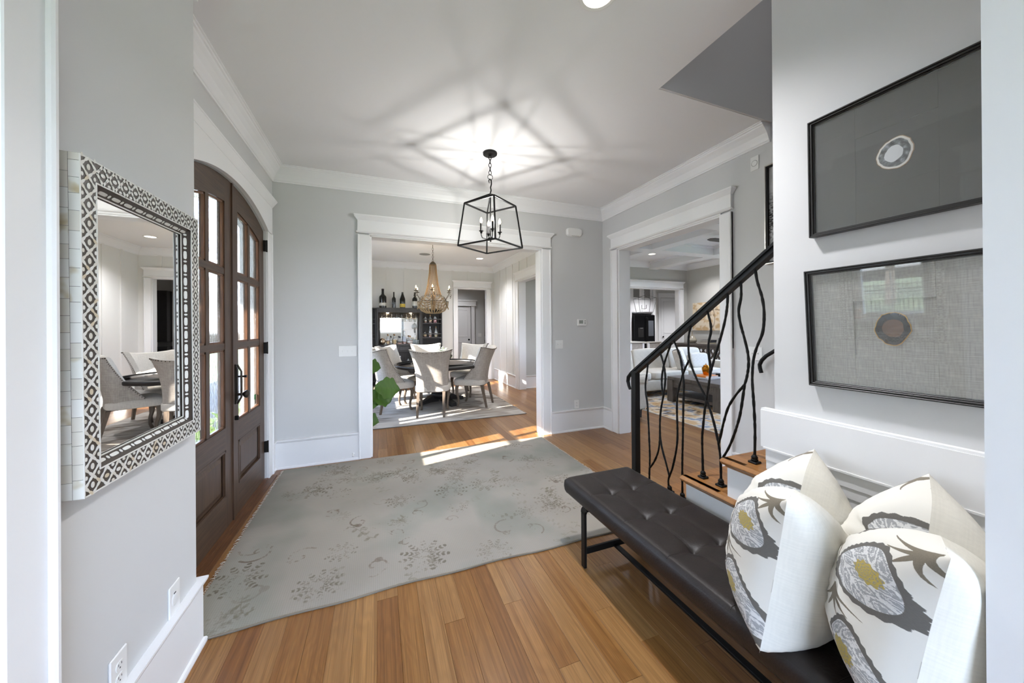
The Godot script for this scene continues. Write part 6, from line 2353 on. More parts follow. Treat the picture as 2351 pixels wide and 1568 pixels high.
func build_living() -> void:
	# rug
	var w := 512
	var a := noise_bytes(151, 0.02, w, w, 256, 512, 4)
	var b := noise_bytes(153, 0.012, w, w, 512, 512, 4)
	var c2 := noise_bytes(155, 0.05, w, w, 96, 512, 4)
	var d := PackedByteArray()
	d.resize(w * w * 3)
	for i in w * w:
		var t := clampf((b[i] / 255.0 - 0.42) * 4.0, 0, 1)
		var u := clampf((a[i] / 255.0 - 0.52) * 5.0, 0, 1)
		var c := rgb8(206, 194, 176).lerp(rgb8(184, 150, 108), t * 0.8).lerp(rgb8(132, 140, 156), clampf((0.40 - b[i] / 255.0) * 5.0, 0, 1))
		c = c.lerp(rgb8(78, 66, 58), u * clampf((c2[i] / 255.0 - 0.40) * 3.0, 0, 0.85))
		d[i * 3] = int(c.r * 255)
		d[i * 3 + 1] = int(c.g * 255)
		d[i * 3 + 2] = int(c.b * 255)
	var rm := skin(mat("weathered_rug", Color.WHITE, 1.0, 0.0, 0.1), tex_of(w, w, d), Vector3(0.55, 0.55, 0.55))
	var rug := thing("living_rug", "weathered beige, rust and grey rug on the living room floor beneath the coffee table", "rug", P(5.75, 0, 4.6))
	var mb := MB.new()
	mb.box(Vector3(0, 0.006, 0), Vector3(3.2, 0.012, 4.0), 0.003)
	put("pile", mb, rm, rug)
	var ed := MB.new()
	ed.box(Vector3(-1.6, 0.006, 0), Vector3(0.012, 0.013, 4.0), 0.002)
	ed.box(Vector3(0, 0.006, 2.0), Vector3(3.2, 0.013, 0.012), 0.002)
	put("bound_edge", ed, M.linen, rug)
	# sofa
	var so := thing("sofa", "long cream sofa with loose back cushions in the living room, behind the coffee table", "sofa", P(5.55, 0, 5.9))
	var base := MB.new()
	soft_box(base, Vector3(0, 0.24, 0.02), Vector3(3.1, 0.24, 0.92), 0.03)
	put("base", base, M.sofa_cloth, so)
	var bk := MB.new()
	soft_box(bk, Vector3(0, 0.55, -0.34), Vector3(3.1, 0.60, 0.22), 0.05)
	put("back", bk, M.sofa_cloth, so)
	for k in 3:
		var x := -0.98 + k * 0.98
		var sc := MB.new()
		soft_box(sc, Vector3(x, 0.425, 0.10), Vector3(0.97, 0.15, 0.78), 0.05, 0.018)
		put("seat_cushion", sc, M.sofa_cloth, so)
		var bc := MB.new()
		bc.tr = Transform3D(Basis(Vector3.RIGHT, -0.20), Vector3(x, 0.68, -0.17))
		soft_box(bc, Vector3.ZERO, Vector3(0.96, 0.46, 0.17), 0.06, 0.03)
		put("back_cushion", bc, M.sofa_cloth, so)
	for s in [-1, 1]:
		var ar := MB.new()
		soft_box(ar, Vector3(s * 1.55, 0.44, 0.03), Vector3(0.17, 0.42, 0.92), 0.05)
		put("arm", ar, M.sofa_cloth, so)
		for z in [-0.36, 0.40]:
			var lg := MB.new()
			tapered(lg, Vector3(s * 1.42, 0.13, z), Vector3(s * 1.44, 0.0, z), 0.06, 0.035)
			put("leg", lg, M.black_wood, so)
	var mid := MB.new()
	tapered(mid, Vector3(0.1, 0.13, 0.40), Vector3(0.1, 0.0, 0.40), 0.07, 0.045)
	put("leg", mid, M.black_wood, so)
	# throw pillows on it
	var tp := thing("throw_pillow", "cream throw pillow with a dark mosaic band standing on the sofa", "pillow", P(6.02, 0.502, 5.66))
	var tm := MB.new()
	tm.tr = Transform3D(Basis(Vector3.UP, 0.5) * Basis(Vector3.RIGHT, -0.3), Vector3(0, 0.20, 0))
	soft_box(tm, Vector3.ZERO, Vector3(0.44, 0.42, 0.13), 0.05, 0.03)
	put("cover", tm, M.linen, tp)
	var bn := MB.new()
	bn.tr = tm.tr
	soft_box(bn, Vector3(-0.13, 0, 0.0), Vector3(0.13, 0.43, 0.139), 0.02, 0.02)
	put("mosaic_band", bn, mat("mosaic_cloth", rgb8(92, 84, 78), 0.9), tp)
	var dots := MB.new()
	dots.tr = tm.tr
	for k in 24:
		dots.ball(Vector3(-0.165 + (k % 3) * 0.035, -0.17 + (k / 3) * 0.048, 0.084), Vector3(0.010, 0.013, 0.004), 8, 4)
	put("mosaic_dots", dots, M.linen, tp)
	var tq := thing("throw_pillow", "plain pale oblong pillow at the right end of the sofa", "pillow", P(6.62, 0.502, 5.74))
	var tn := MB.new()
	tn.tr = Transform3D(Basis(Vector3.RIGHT, -0.3), Vector3(0, 0.15, 0))
	soft_box(tn, Vector3.ZERO, Vector3(0.52, 0.30, 0.14), 0.05, 0.03)
	put("cover", tn, M.linen, tq)
	# armchair at the near left, side on
	var ac := thing("armchair", "cream nail-trimmed armchair half hidden behind the white casing of the living room opening", "armchair", P(3.50, 0, 4.66), PI / 2)
	var body := MB.new()
	soft_box(body, Vector3(0, 0.26, 0), Vector3(0.70, 0.26, 0.72), 0.03)
	put("base", body, M.sofa_cloth, ac)
	var ab := MB.new()
	soft_box(ab, Vector3(0, 0.52, -0.31), Vector3(0.72, 0.66, 0.15), 0.05, 0.01)
	put("back", ab, M.sofa_cloth, ac)
	var sc2 := MB.new()
	soft_box(sc2, Vector3(0, 0.44, 0.06), Vector3(0.54, 0.15, 0.62), 0.05, 0.02)
	put("seat_cushion", sc2, M.sofa_cloth, ac)
	var nl := MB.new()
	for s in [-1, 1]:
		var ar := MB.new()
		soft_box(ar, Vector3(s * 0.335, 0.36, 0.02), Vector3(0.10, 0.46, 0.70), 0.03)
		ar.tube([Vector3(s * 0.345, 0.585, -0.30), Vector3(s * 0.345, 0.585, 0.36)], 0.072, 16)
		put("arm", ar, M.sofa_cloth, ac)
		tacks(nl, Vector3(s * 0.386, 0.145, -0.33), Vector3(s * 0.386, 0.145, 0.36), 22, Vector3(s, 0, 0))
		for k in 14:
			var t := TAU * k / 14
			nl.ball(Vector3(s * 0.345 + cos(t) * 0.055, 0.585 + sin(t) * 0.055, 0.362), Vector3(0.007, 0.007, 0.007), 6, 4)
		for z in [-0.28, 0.30]:
			var lg := MB.new()
			tapered(lg, Vector3(s * 0.29, 0.14, z), Vector3(s * 0.30, 0.0, z), 0.05, 0.03)
			put("leg", lg, M.black_wood, ac)
	put("nailheads", nl, M.bronze, ac).set_meta("kind", "stuff")
	# coffee table
	var ct := thing("coffee_table", "low chunky weathered dark wooden coffee table with a lower shelf", "coffee table", P(5.72, 0.012, 4.55))
	var top := MB.new()
	for k in 6:
		top.box(Vector3(0, 0.432, -0.45 + k * 0.18), Vector3(1.28, 0.06, 0.177), 0.004)
	put("tabletop", top, M.grey_wood, ct)
	for sx in [-1, 1]:
		for sz in [-1, 1]:
			var lg := MB.new()
			lg.box(Vector3(sx * 0.57, 0.20, sz * 0.48), Vector3(0.14, 0.40, 0.14), 0.006)
			put("leg", lg, M.grey_wood_up, ct)
		var ap := MB.new()
		ap.box(Vector3(sx * 0.60, 0.335, 0), Vector3(0.05, 0.13, 0.82), 0.004)
		put("apron", ap, M.grey_wood, ct)
	for sz in [-1, 1]:
		var ap := MB.new()
		ap.box(Vector3(0, 0.335, sz * 0.51), Vector3(1.0, 0.13, 0.05), 0.004)
		put("apron", ap, M.grey_wood, ct)
	var sh := MB.new()
	sh.box(Vector3(0, 0.11, 0), Vector3(1.14, 0.05, 0.96), 0.004)
	put("lower_shelf", sh, M.grey_wood, ct)
	var ty := 0.4745
	var bk1 := thing("book", "large white-jacketed book lying under the orange one on the coffee table", "book", P(5.52, ty, 4.60), 0.10)
	book_parts(bk1, Vector3(0.36, 0.028, 0.27), rgb8(196, 200, 206))
	var bk2 := thing("book", "orange book lying on the white one on the coffee table", "book", P(5.52, ty + 0.0285, 4.62), 0.02)
	book_parts(bk2, Vector3(0.32, 0.026, 0.24), rgb8(214, 128, 50))
	var jar := thing("ginger_jar", "shiny golden-orange lidded jar standing on the orange book", "jar", P(5.52, ty + 0.0555, 4.62))
	var jm := MB.new()
	jm.lathe([Vector2(0.0, 0.0), Vector2(0.040, 0.0), Vector2(0.044, 0.008), Vector2(0.056, 0.05), Vector2(0.070, 0.10), Vector2(0.066, 0.135), Vector2(0.044, 0.152), Vector2(0.044, 0.158)], 28)
	var gold := mat("gold_glaze", rgb8(206, 134, 38), 0.12, 0.85)
	put("body", jm, gold, jar)
	var jl := MB.new()
	jl.lathe([Vector2(0.050, 0.158), Vector2(0.048, 0.168), Vector2(0.026, 0.184), Vector2(0.006, 0.188), Vector2(0.005, 0.194), Vector2(0.011, 0.202), Vector2(0.0, 0.211)], 24)
	put("lid", jl, gold, jar)
	var tr := thing("tray", "black tray with small framed things at the right end of the coffee table", "tray", P(6.02, ty, 4.52))
	var trm := boxes_at([[-0.14, 0.14, 0.0, 0.012, -0.20, 0.20], [-0.14, -0.125, 0.012, 0.05, -0.20, 0.20], [0.125, 0.14, 0.012, 0.05, -0.20, 0.20], [-0.125, 0.125, 0.012, 0.05, -0.20, -0.185], [-0.125, 0.125, 0.012, 0.05, 0.185, 0.20]])
	put("tray", trm, M.black_metal, tr)
	var cb := thing("keepsake_box", "small pale box standing in the black tray on the coffee table", "box", P(6.0, ty + 0.0125, 4.55))
	put("box", boxes_at([[-0.06, 0.06, 0, 0.09, -0.08, 0.08]]), M.linen, cb)
	put("clasp", boxes_at([[-0.068, -0.06, 0.035, 0.06, -0.02, 0.02]]), M.black_metal, cb)
	# console with lattice doors against the right wall, and what stands on it
	var cr := thing("console_cabinet", "grey wooden console with lattice doors over mirror at the living room's right wall", "cabinet", P(7.90, 0, 6.62))
	put("top", boxes_at([[-0.25, 0.24, 0.915, 0.955, -0.78, 0.76]]), M.grey_wood, cr)
	put("carcass", boxes_at([[-0.20, 0.24, 0.06, 0.915, -0.74, -0.70], [-0.20, 0.24, 0.06, 0.915, 0.70, 0.74], [0.20, 0.24, 0.06, 0.915, -0.70, 0.70], [-0.20, 0.20, 0.06, 0.10, -0.70, 0.70], [-0.21, -0.17, 0.87, 0.915, -0.72, 0.72]]), M.grey_wood_up, cr)
	for k in 3:
		var z0 := -0.70 + k * 0.4667
		var dr := MB.new()
		dr.box(Vector3(-0.20, 0.48, z0 + 0.02), Vector3(0.03, 0.78, 0.04), 0.002)
		dr.box(Vector3(-0.20, 0.48, z0 + 0.4467), Vector3(0.03, 0.78, 0.04), 0.002)
		dr.box(Vector3(-0.20, 0.11, z0 + 0.233), Vector3(0.03, 0.04, 0.40), 0.002)
		dr.box(Vector3(-0.20, 0.85, z0 + 0.233), Vector3(0.03, 0.04, 0.40), 0.002)
		var door := put("door", dr, M.grey_wood, cr)
		var lt := MB.new()
		for q in range(-3, 7):
			for sg in [-1.0, 1.0]:
				# diagonal slats clipped to the door's opening
				var za := z0 + 0.04 + q * 0.129
				var p0 := Vector2(za, 0.13) if sg > 0 else Vector2(za, 0.83)
				var p1 := Vector2(za + 0.70 * 0.62, 0.83 if sg > 0 else 0.13)
				var lo := z0 + 0.035
				var hi := z0 + 0.432
				if p1.x < lo or p0.x > hi:
					continue
				if p0.x < lo:
					p0 = p0.lerp(p1, (lo - p0.x) / (p1.x - p0.x))
				if p1.x > hi:
					p1 = p0.lerp(p1, (hi - p0.x) / (p1.x - p0.x))
				lt.bar(Vector3(-0.205, p0.y, p0.x), Vector3(-0.205, p1.y, p1.x), 0.018, 0.012, Vector3.RIGHT)
		put("lattice", lt, M.grey_wood_up, door)
		put("mirror_panel", boxes_at([[-0.186, -0.18, 0.12, 0.84, z0 + 0.03, z0 + 0.437]]), M.mirror_silver, door)
	var vs := thing("jug_vase", "round smoky glass jug standing at the left end of the console", "vase", P(7.84, 0.955, 6.98))
	var vm := MB.new()
	vm.lathe([Vector2(0.0, 0.0), Vector2(0.07, 0.0), Vector2(0.115, 0.05), Vector2(0.115, 0.10), Vector2(0.07, 0.17), Vector2(0.022, 0.21), Vector2(0.018, 0.30), Vector2(0.030, 0.33), Vector2(0.026, 0.33), Vector2(0.014, 0.30)], 24)
	put("body", vm, mat("smoky_glaze", rgb8(156, 148, 132), 0.2), vs)
	for k in 3:
		var e: Array = [[0.0, rgb8(190, 172, 140), "tan book at the bottom of the pile on the console"], [0.041, rgb8(44, 40, 40), "dark book, middle of the pile on the console"], [0.073, rgb8(40, 38, 40), "black book on top of the pile on the console"]][k]
		var bo := thing("book", e[2], "book", P(7.84, 0.956 + e[0], 6.55 - 0.03 * k), PI / 2 + 0.06 * k, "books piled on the console")
		book_parts(bo, Vector3(0.36 - 0.04 * k, 0.040 if k == 0 else 0.030, 0.25), e[1])
	var pf := thing("photo_frame", "small silver photo frame at the right end of the console", "photo frame", P(7.86, 0.956, 6.16), -PI / 2 + 0.2)
	put("frame", boxes_at([[-0.06, -0.05, 0, 0.16, -0.006, 0.006], [0.05, 0.06, 0, 0.16, -0.006, 0.006], [-0.05, 0.05, 0, 0.01, -0.006, 0.006], [-0.05, 0.05, 0.15, 0.16, -0.006, 0.006], [-0.012, 0.012, 0, 0.10, -0.06, -0.006]]), M.steel, pf)
	put("photo", boxes_at([[-0.05, 0.05, 0.01, 0.15, -0.003, 0.001]]), M.dark_paint, pf)
	# unframed canvas above it: beige washes with a sketched animal skull and horns
	var cv := thing("canvas_painting", "unframed beige canvas with a faint sketched horned skull above the console", "painting", P(8.15, 1.67, 6.60))
	var im := Image.create(256, 168, false, Image.FORMAT_RGB8)
	var n1 := noise_bytes(161, 0.02, 256, 168, 256, 168, 4)
	for y in 168:
		for x in 256:
			var k := n1[y * 256 + x] / 255.0
			var c := rgb8(222, 208, 184).lerp(rgb8(196, 164, 122), clampf((k - 0.45) * 4.0, 0, 1))
			var hx := (x - 128) / 100.0
			var hy := (y - 50) / 60.0
			var horn := absf(hy - 0.75 * hx * hx * (1.0 - 0.55 * absf(hx)) + 0.12)
			if horn < 0.06 * (1.2 - absf(hx)) + 0.02 and absf(hx) < 1.1 and k > 0.36:
				c = c.lerp(rgb8(120, 96, 74), 0.55)
			var sk := Vector2(hx / 0.16, (hy - 0.75) / 0.85).length()
			if absf(sk - 1.0) < 0.14 or (Vector2((absf(hx) - 0.09) / 0.05, (hy - 0.45) / 0.12).length() < 1.0):
				c = c.lerp(rgb8(112, 92, 74), 0.5)
			im.set_pixel(x, y, c)
	var cm := mat("canvas_paint", Color.WHITE, 0.9)
	cm.albedo_texture = ImageTexture.create_from_image(im)
	var cq := MB.new()
	cq.grid([[Vector3(-0.036, 0.375, -0.60), Vector3(-0.036, 0.375, 0.60)], [Vector3(-0.036, -0.375, -0.60), Vector3(-0.036, -0.375, 0.60)]], false, false, Vector3(1, 0, 0))
	put("painted_face", cq, cm, cv)
	put("stretcher", boxes_at([[-0.035, 0.0, -0.375, 0.375, -0.60, 0.60]]), M.linen, cv)
	# ceiling fan: hub out of view, one blade shows
	var fn := thing("ceiling_fan", "dark ceiling fan in the living room, one blade tip showing beside the casing", "ceiling fan", P(6.02, 3.13, 4.20))
	var hub := MB.new()
	hub.lathe([Vector2(0.0, -0.33), Vector2(0.09, -0.32), Vector2(0.11, -0.27), Vector2(0.09, -0.22), Vector2(0.02, -0.20), Vector2(0.015, -0.05), Vector2(0.06, -0.03), Vector2(0.065, 0.0)], 24)
	put("motor", hub, M.black_metal, fn)
	for k in 3:
		var bl := MB.new()
		bl.tr = Transform3D(Basis(Vector3.UP, PI - 0.02 + k * TAU / 3), Vector3(0, -0.28, 0))
		bl.slab(PackedVector2Array([Vector2(0.10, -0.03), Vector2(0.3, -0.065), Vector2(0.82, -0.06), Vector2(0.90, -0.03), Vector2(0.91, 0.02), Vector2(0.82, 0.05), Vector2(0.3, 0.055), Vector2(0.10, 0.03)]), Vector3.ZERO, Vector3.RIGHT, Vector3(0, -0.15, 0.98), Vector3(0, 0.010, 0))
		put("blade", bl, M.black_wood, fn)
	build_kitchen()

func book_parts(root: Node3D, s: Vector3, col: Color) -> void:
	var m := mat("cover_%d_%d" % [int(col.r * 255), int(col.b * 255)], col, 0.5)
	put("cover", boxes_at([[-s.x / 2, s.x / 2, 0, 0.003, -s.z / 2, s.z / 2], [-s.x / 2, s.x / 2, s.y - 0.003, s.y, -s.z / 2, s.z / 2], [-s.x / 2, -s.x / 2 + 0.004, 0.003, s.y - 0.003, -s.z / 2, s.z / 2]]), m, root)
	put("pages", boxes_at([[-s.x / 2 + 0.004, s.x / 2 - 0.004, 0.003, s.y - 0.003, -s.z / 2 + 0.004, s.z / 2 - 0.004]]), M.linen, root)

func build_kitchen() -> void:
	var isl := thing("kitchen_island", "white kitchen island with a pale stone top beyond the sofa", "kitchen island", P(6.60, 0, 8.75))
	put("cabinet", boxes_at([[-0.95, 0.95, 0.0, 0.90, -0.35, 0.30]]), M.trim_paint, isl)
	var cm := mat("pale_stone", rgb8(214, 212, 206), 0.2)
	var ctp := MB.new()
	ctp.box(Vector3(0, 0.925, 0.05), Vector3(2.1, 0.04, 1.0), 0.006)
	put("countertop", ctp, cm, isl)
	for k in 4:
		put("panel_moulding", boxes_at([[-0.90 + k * 0.46, -0.90 + k * 0.46 + 0.42, 0.84, 0.86, 0.30, 0.31], [-0.90 + k * 0.46, -0.90 + k * 0.46 + 0.42, 0.12, 0.14, 0.30, 0.31]]), M.trim_paint, isl)
	# stools
	var proto: Node3D
	for i in 3:
		var at := P(6.08 + i * 0.62, 0, 7.98)
		var lab: String = ["cream counter stool with nail-trimmed back, leftmost at the island by the casing", "cream counter stool with nail-trimmed back, second along the kitchen island", "cream counter stool at the kitchen island, mostly behind the stair handrail"][i]
		if proto:
			dup(proto, at, 0.0, lab)
			continue
		proto = thing("counter_stool", lab, "stool", at, 0.0, "counter stools at the island")
		var st := MB.new()
		soft_box(st, Vector3(0, 0.64, -0.05), Vector3(0.44, 0.09, 0.42), 0.02, 0.01)
		put("seat", st, M.linen, proto)
		var bk := MB.new()
		soft_box(bk, Vector3(0, 0.83, 0.17), Vector3(0.40, 0.26, 0.05), 0.02)
		put("backrest", bk, M.linen_back, proto)
		var tp := MB.new()
		soft_box(tp, Vector3(0, 0.965, 0.17), Vector3(0.50, 0.035, 0.075), 0.01)
		put("top_rail", tp, M.linen, proto)
		var nl := MB.new()
		tacks(nl, Vector3(-0.24, 0.945, 0.208), Vector3(0.24, 0.945, 0.208), 16, Vector3(0, 0, 1))
		put("nailheads", nl, M.bronze, proto).set_meta("kind", "stuff")
		for s in [-1, 1]:
			var ps := MB.new()
			tapered(ps, Vector3(s * 0.215, 0.95, 0.175), Vector3(s * 0.205, 0.0, 0.20), 0.055, 0.035)
			put("leg", ps, M.trim_paint, proto)
			var fl := MB.new()
			tapered(fl, Vector3(s * 0.19, 0.60, -0.22), Vector3(s * 0.20, 0.0, -0.24), 0.045, 0.032)
			put("leg", fl, M.trim_paint, proto)
			put("stretcher", boxes_at([[s * 0.2 - 0.012, s * 0.2 + 0.012, 0.2, 0.225, -0.22, 0.18]]), M.trim_paint, proto)
		put("footrest", boxes_at([[-0.19, 0.19, 0.2, 0.225, -0.24, -0.215]]), M.trim_paint, proto)
	# refrigerator
	var fr := thing("refrigerator", "black stainless french door refrigerator with a water dispenser at the kitchen wall", "refrigerator", P(8.95, 0, 10.32))
	put("case", boxes_at([[-0.47, 0.47, 0.0, 1.83, -0.33, 0.28]]), M.black_metal, fr)
	for e in [[-0.468, 0.06, 0.62, 1.82], [0.068, 0.468, 0.62, 1.82], [-0.468, 0.468, 0.05, 0.61]]:
		var dm := MB.new()
		dm.box(Vector3((e[0] + e[1]) / 2, (e[2] + e[3]) / 2, 0.305), Vector3(e[1] - e[0], e[3] - e[2], 0.05), 0.012)
		put("door", dm, M.black_steel, fr)
	put("dispenser", boxes_at([[-0.30, -0.06, 1.02, 1.36, 0.325, 0.335]]), M.dark_gap, fr)
	put("dispenser_panel", boxes_at([[-0.22, -0.10, 1.33, 1.36, 0.333, 0.345]]), M.steel, fr)
	put("screen", boxes_at([[0.16, 0.40, 1.06, 1.62, 0.328, 0.333]]), mat("grey_screen", rgb8(96, 100, 106), 0.1), fr)
	for x in [0.035, 0.092]:
		var hm := MB.new()
		hm.tube([Vector3(x, 0.75, 0.33), Vector3(x, 0.78, 0.36), Vector3(x, 1.70, 0.36), Vector3(x, 1.73, 0.33)], 0.009, 8)
		put("handle", hm, M.black_metal, fr)
	# cupboards round it
	var uc := thing("upper_cupboard", "white kitchen cupboard with two small glazed doors above the refrigerator", "cupboard", P(8.95, 1.90, 10.35))
	put("case", boxes_at([[-0.60, 0.60, -1.90, 1.05, -0.34, -0.30], [-0.60, -0.49, -1.90, 1.05, -0.30, 0.26], [0.49, 0.60, -1.90, 1.05, -0.30, 0.26], [-0.49, 0.49, 0.0, 1.05, -0.30, 0.20], [-0.64, 0.64, 1.0, 1.07, -0.3, 0.30]]), M.trim_paint, uc)
	for s in [-1, 1]:
		put("door", boxes_at([[s * 0.245 - 0.235, s * 0.245 + 0.235, 0.03, 0.46, 0.20, 0.222], [s * 0.245 - 0.235, s * 0.245 - 0.14, 0.50, 0.96, 0.20, 0.222], [s * 0.245 + 0.14, s * 0.245 + 0.235, 0.50, 0.96, 0.20, 0.222], [s * 0.245 - 0.14, s * 0.245 + 0.14, 0.50, 0.57, 0.20, 0.222], [s * 0.245 - 0.14, s * 0.245 + 0.14, 0.90, 0.96, 0.20, 0.222], [s * 0.245 - 0.15, s * 0.245 + 0.15, 0.38, 0.39, 0.222, 0.228]]), M.trim_paint, uc)
		put("glazing", boxes_at([[s * 0.245 - 0.14, s * 0.245 + 0.14, 0.57, 0.90, 0.202, 0.206]]), M.dark_paint, uc)
	# door of the kitchen's back wall
	var kd := thing("kitchen_door", "white panelled door with a black knob at the kitchen's back wall", "door", P(10.36, 0, 10.68))
	put("slab", boxes_at([[0.0, 0.90, 0.01, 2.52, -0.02, 0.02]]), M.trim_paint, kd)
	put("panel_moulding", boxes_at([[0.12, 0.13, 0.2, 2.40, 0.02, 0.03], [0.77, 0.78, 0.2, 2.40, 0.02, 0.03], [0.12, 0.78, 2.39, 2.40, 0.02, 0.03], [0.12, 0.78, 1.14, 1.16, 0.02, 0.03]]), M.trim_paint, kd)
	var kk := MB.new()
	kk.ball(Vector3(0.07, 1.0, 0.055), Vector3(0.032, 0.032, 0.025), 14, 8)
	kk.tube([Vector3(0.07, 1.0, 0.015), Vector3(0.07, 1.0, 0.05)], 0.013, 8)
	put("knob", kk, M.black_metal, kd)
	struct("trim", boxes([[10.24, 10.35, 0, 2.54, 10.66, 10.70], [11.27, 11.38, 0, 2.54, 10.66, 10.70], [10.22, 11.40, 2.54, 2.68, 10.65, 10.70], [10.19, 11.43, 2.68, 2.72, 10.62, 10.70]]), M.trim_paint)
	# nickel lantern over the island
	var kl := thing("kitchen_lantern", "slim nickel open-frame lantern hanging over the kitchen island", "pendant lamp", P(8.06, 2.98, 9.0), 0.35)
	chain(kl, Vector3(0, -0.02, 0), Vector3(0, -0.50, 0), 0.06, M.steel)
	var kc := MB.new()
	kc.lathe([Vector2(0.0, -0.025), Vector2(0.06, -0.02), Vector2(0.065, 0.0)], 20)
	put("canopy", kc, M.steel, kl)
	for k in 4:
		var t0 := k * PI / 2
		var t1 := t0 + PI / 2
		var a0 := Vector3(cos(t0) * 0.40, -0.66, sin(t0) * 0.40)
		var a1 := Vector3(cos(t1) * 0.40, -0.66, sin(t1) * 0.40)
		var b0 := Vector3(cos(t0) * 0.29, -1.11, sin(t0) * 0.29)
		var b1 := Vector3(cos(t1) * 0.29, -1.11, sin(t1) * 0.29)
		for e in [[Vector3(0, -0.56, 0), a0], [a0, a1], [a0, b0], [b0, b1]]:
			var br := MB.new()
			br.bar(e[0], e[1], 0.010, 0.010)
			put("frame_bar", br, M.steel, kl)
	var sm := MB.new()
	sm.tube([Vector3(0, -0.50, 0), Vector3(0, -1.0, 0)], 0.007, 8)
	put("stem", sm, M.steel, kl)
	for k in 3:
		var d := Vector3(cos(k * TAU / 3), 0, sin(k * TAU / 3)) * 0.09
		var cd := MB.new()
		cd.tube([Vector3(0, -1.0, 0), d + Vector3(0, -0.99, 0), d + Vector3(0, -0.87, 0)], 0.007, 8)
		put("candle", cd, M.steel, kl)
	# tap and glass things on the island
	var tap := thing("kitchen_tap", "slim chrome bridge tap on the island beside the left casing", "tap", P(6.02, 0.9455, 8.75))
	var tm := MB.new()
	tm.tube([Vector3(0, 0, 0), Vector3(0, 0.22, 0), Vector3(0.03, 0.27, 0.0), Vector3(0.10, 0.27, 0.0), Vector3(0.13, 0.22, 0.0)], 0.010, 8)
	tm.tube([Vector3(-0.08, 0.08, 0), Vector3(0.08, 0.08, 0)], 0.009, 8)
	for x in [-0.08, 0.08]:
		tm.tube([Vector3(x, 0, 0), Vector3(x, 0.12, 0)], 0.011, 8)
	put("spout", tm, M.steel, tap)
	var soap := thing("soap_bottle", "pale soap bottle behind the tap on the kitchen island", "bottle", P(6.17, 0.9455, 8.62))
	var sp := MB.new()
	sp.lathe([Vector2(0.0, 0.0), Vector2(0.035, 0.0), Vector2(0.038, 0.10), Vector2(0.03, 0.16), Vector2(0.012, 0.19), Vector2(0.010, 0.24), Vector2(0.0, 0.245)], 16)
	put("body", sp, M.linen, soap)

# ---------------------------------------------------------------- outdoors, front and back
func tree(label: String, at: Vector3, h: float, r: float, n: int, group := "") -> void:
	var root := thing("tree", label, "tree", at, 0.0, group)
	var tk := MB.new()
	tk.tube([Vector3(0, 0, 0), Vector3(0.1, h * 0.3, 0.05), Vector3(0.0, h * 0.6, 0.1), Vector3(0.1, h * 0.9, 0.0)], [0.20, 0.16, 0.11, 0.03], 10)
	for k in 7:
		var a := k * 2.4
		var y := h * (0.35 + 0.07 * k)
		tk.tube([Vector3(0.05, y, 0.05), Vector3(cos(a) * r * 0.45, y + h * 0.10, sin(a) * r * 0.45), Vector3(cos(a) * r * 0.8, y + h * 0.16, sin(a) * r * 0.8)], [0.07, 0.045, 0.015], 6)
	put("trunk", tk, M.bark, root)
	var lm := MB.new()
	lm.slab(PackedVector2Array([Vector2(0, -0.5), Vector2(0.22, -0.2), Vector2(0.25, 0.1), Vector2(0, 0.5), Vector2(-0.25, 0.1), Vector2(-0.22, -0.2)]), Vector3.ZERO, Vector3.RIGHT, Vector3.UP, Vector3(0, 0, 0.01))
	var mm := MultiMesh.new()
	mm.transform_format = MultiMesh.TRANSFORM_3D
	mm.mesh = lm.mesh()
	mm.instance_count = n
	for i in n:
		var d := Vector3(rng.randfn(), rng.randfn() * 0.8, rng.randfn()).normalized() * pow(rng.randf(), 0.45)
		var p := Vector3(d.x * r, h * 0.68 + d.y * h * 0.34, d.z * r)
		var b := Basis(Vector3.UP, rng.randf() * TAU) * Basis(Vector3.RIGHT, rng.randf_range(-1.4, 1.4))
		mm.set_instance_transform(i, Transform3D(b.scaled(Vector3.ONE * rng.randf_range(0.13, 0.24)), p))
	var o := MultiMeshInstance3D.new()
	o.name = "crown"
	o.multimesh = mm
	o.material_override = M.leaf_green
	o.set_meta("kind", "stuff")
	root.add_child(o, true)

func iron_fence(label: String, a: Vector3, b: Vector3) -> void:
	var root := thing("iron_fence", label, "fence")
	var n := int(a.distance_to(b) / 0.13)
	var mb := MB.new()
	for k in n + 1:
		var p := a.lerp(b, float(k) / n)
		mb.box(p + Vector3(0, 0.65, 0), Vector3(0.018, 1.3, 0.018))
	put("pickets", mb, M.black_metal, root).set_meta("kind", "stuff")
	for y in [0.12, 1.05, 1.22]:
		var r := MB.new()
		r.bar(a + Vector3(0, y, 0), b + Vector3(0, y, 0), 0.03, 0.04)
		put("rail", r, M.black_metal, root)

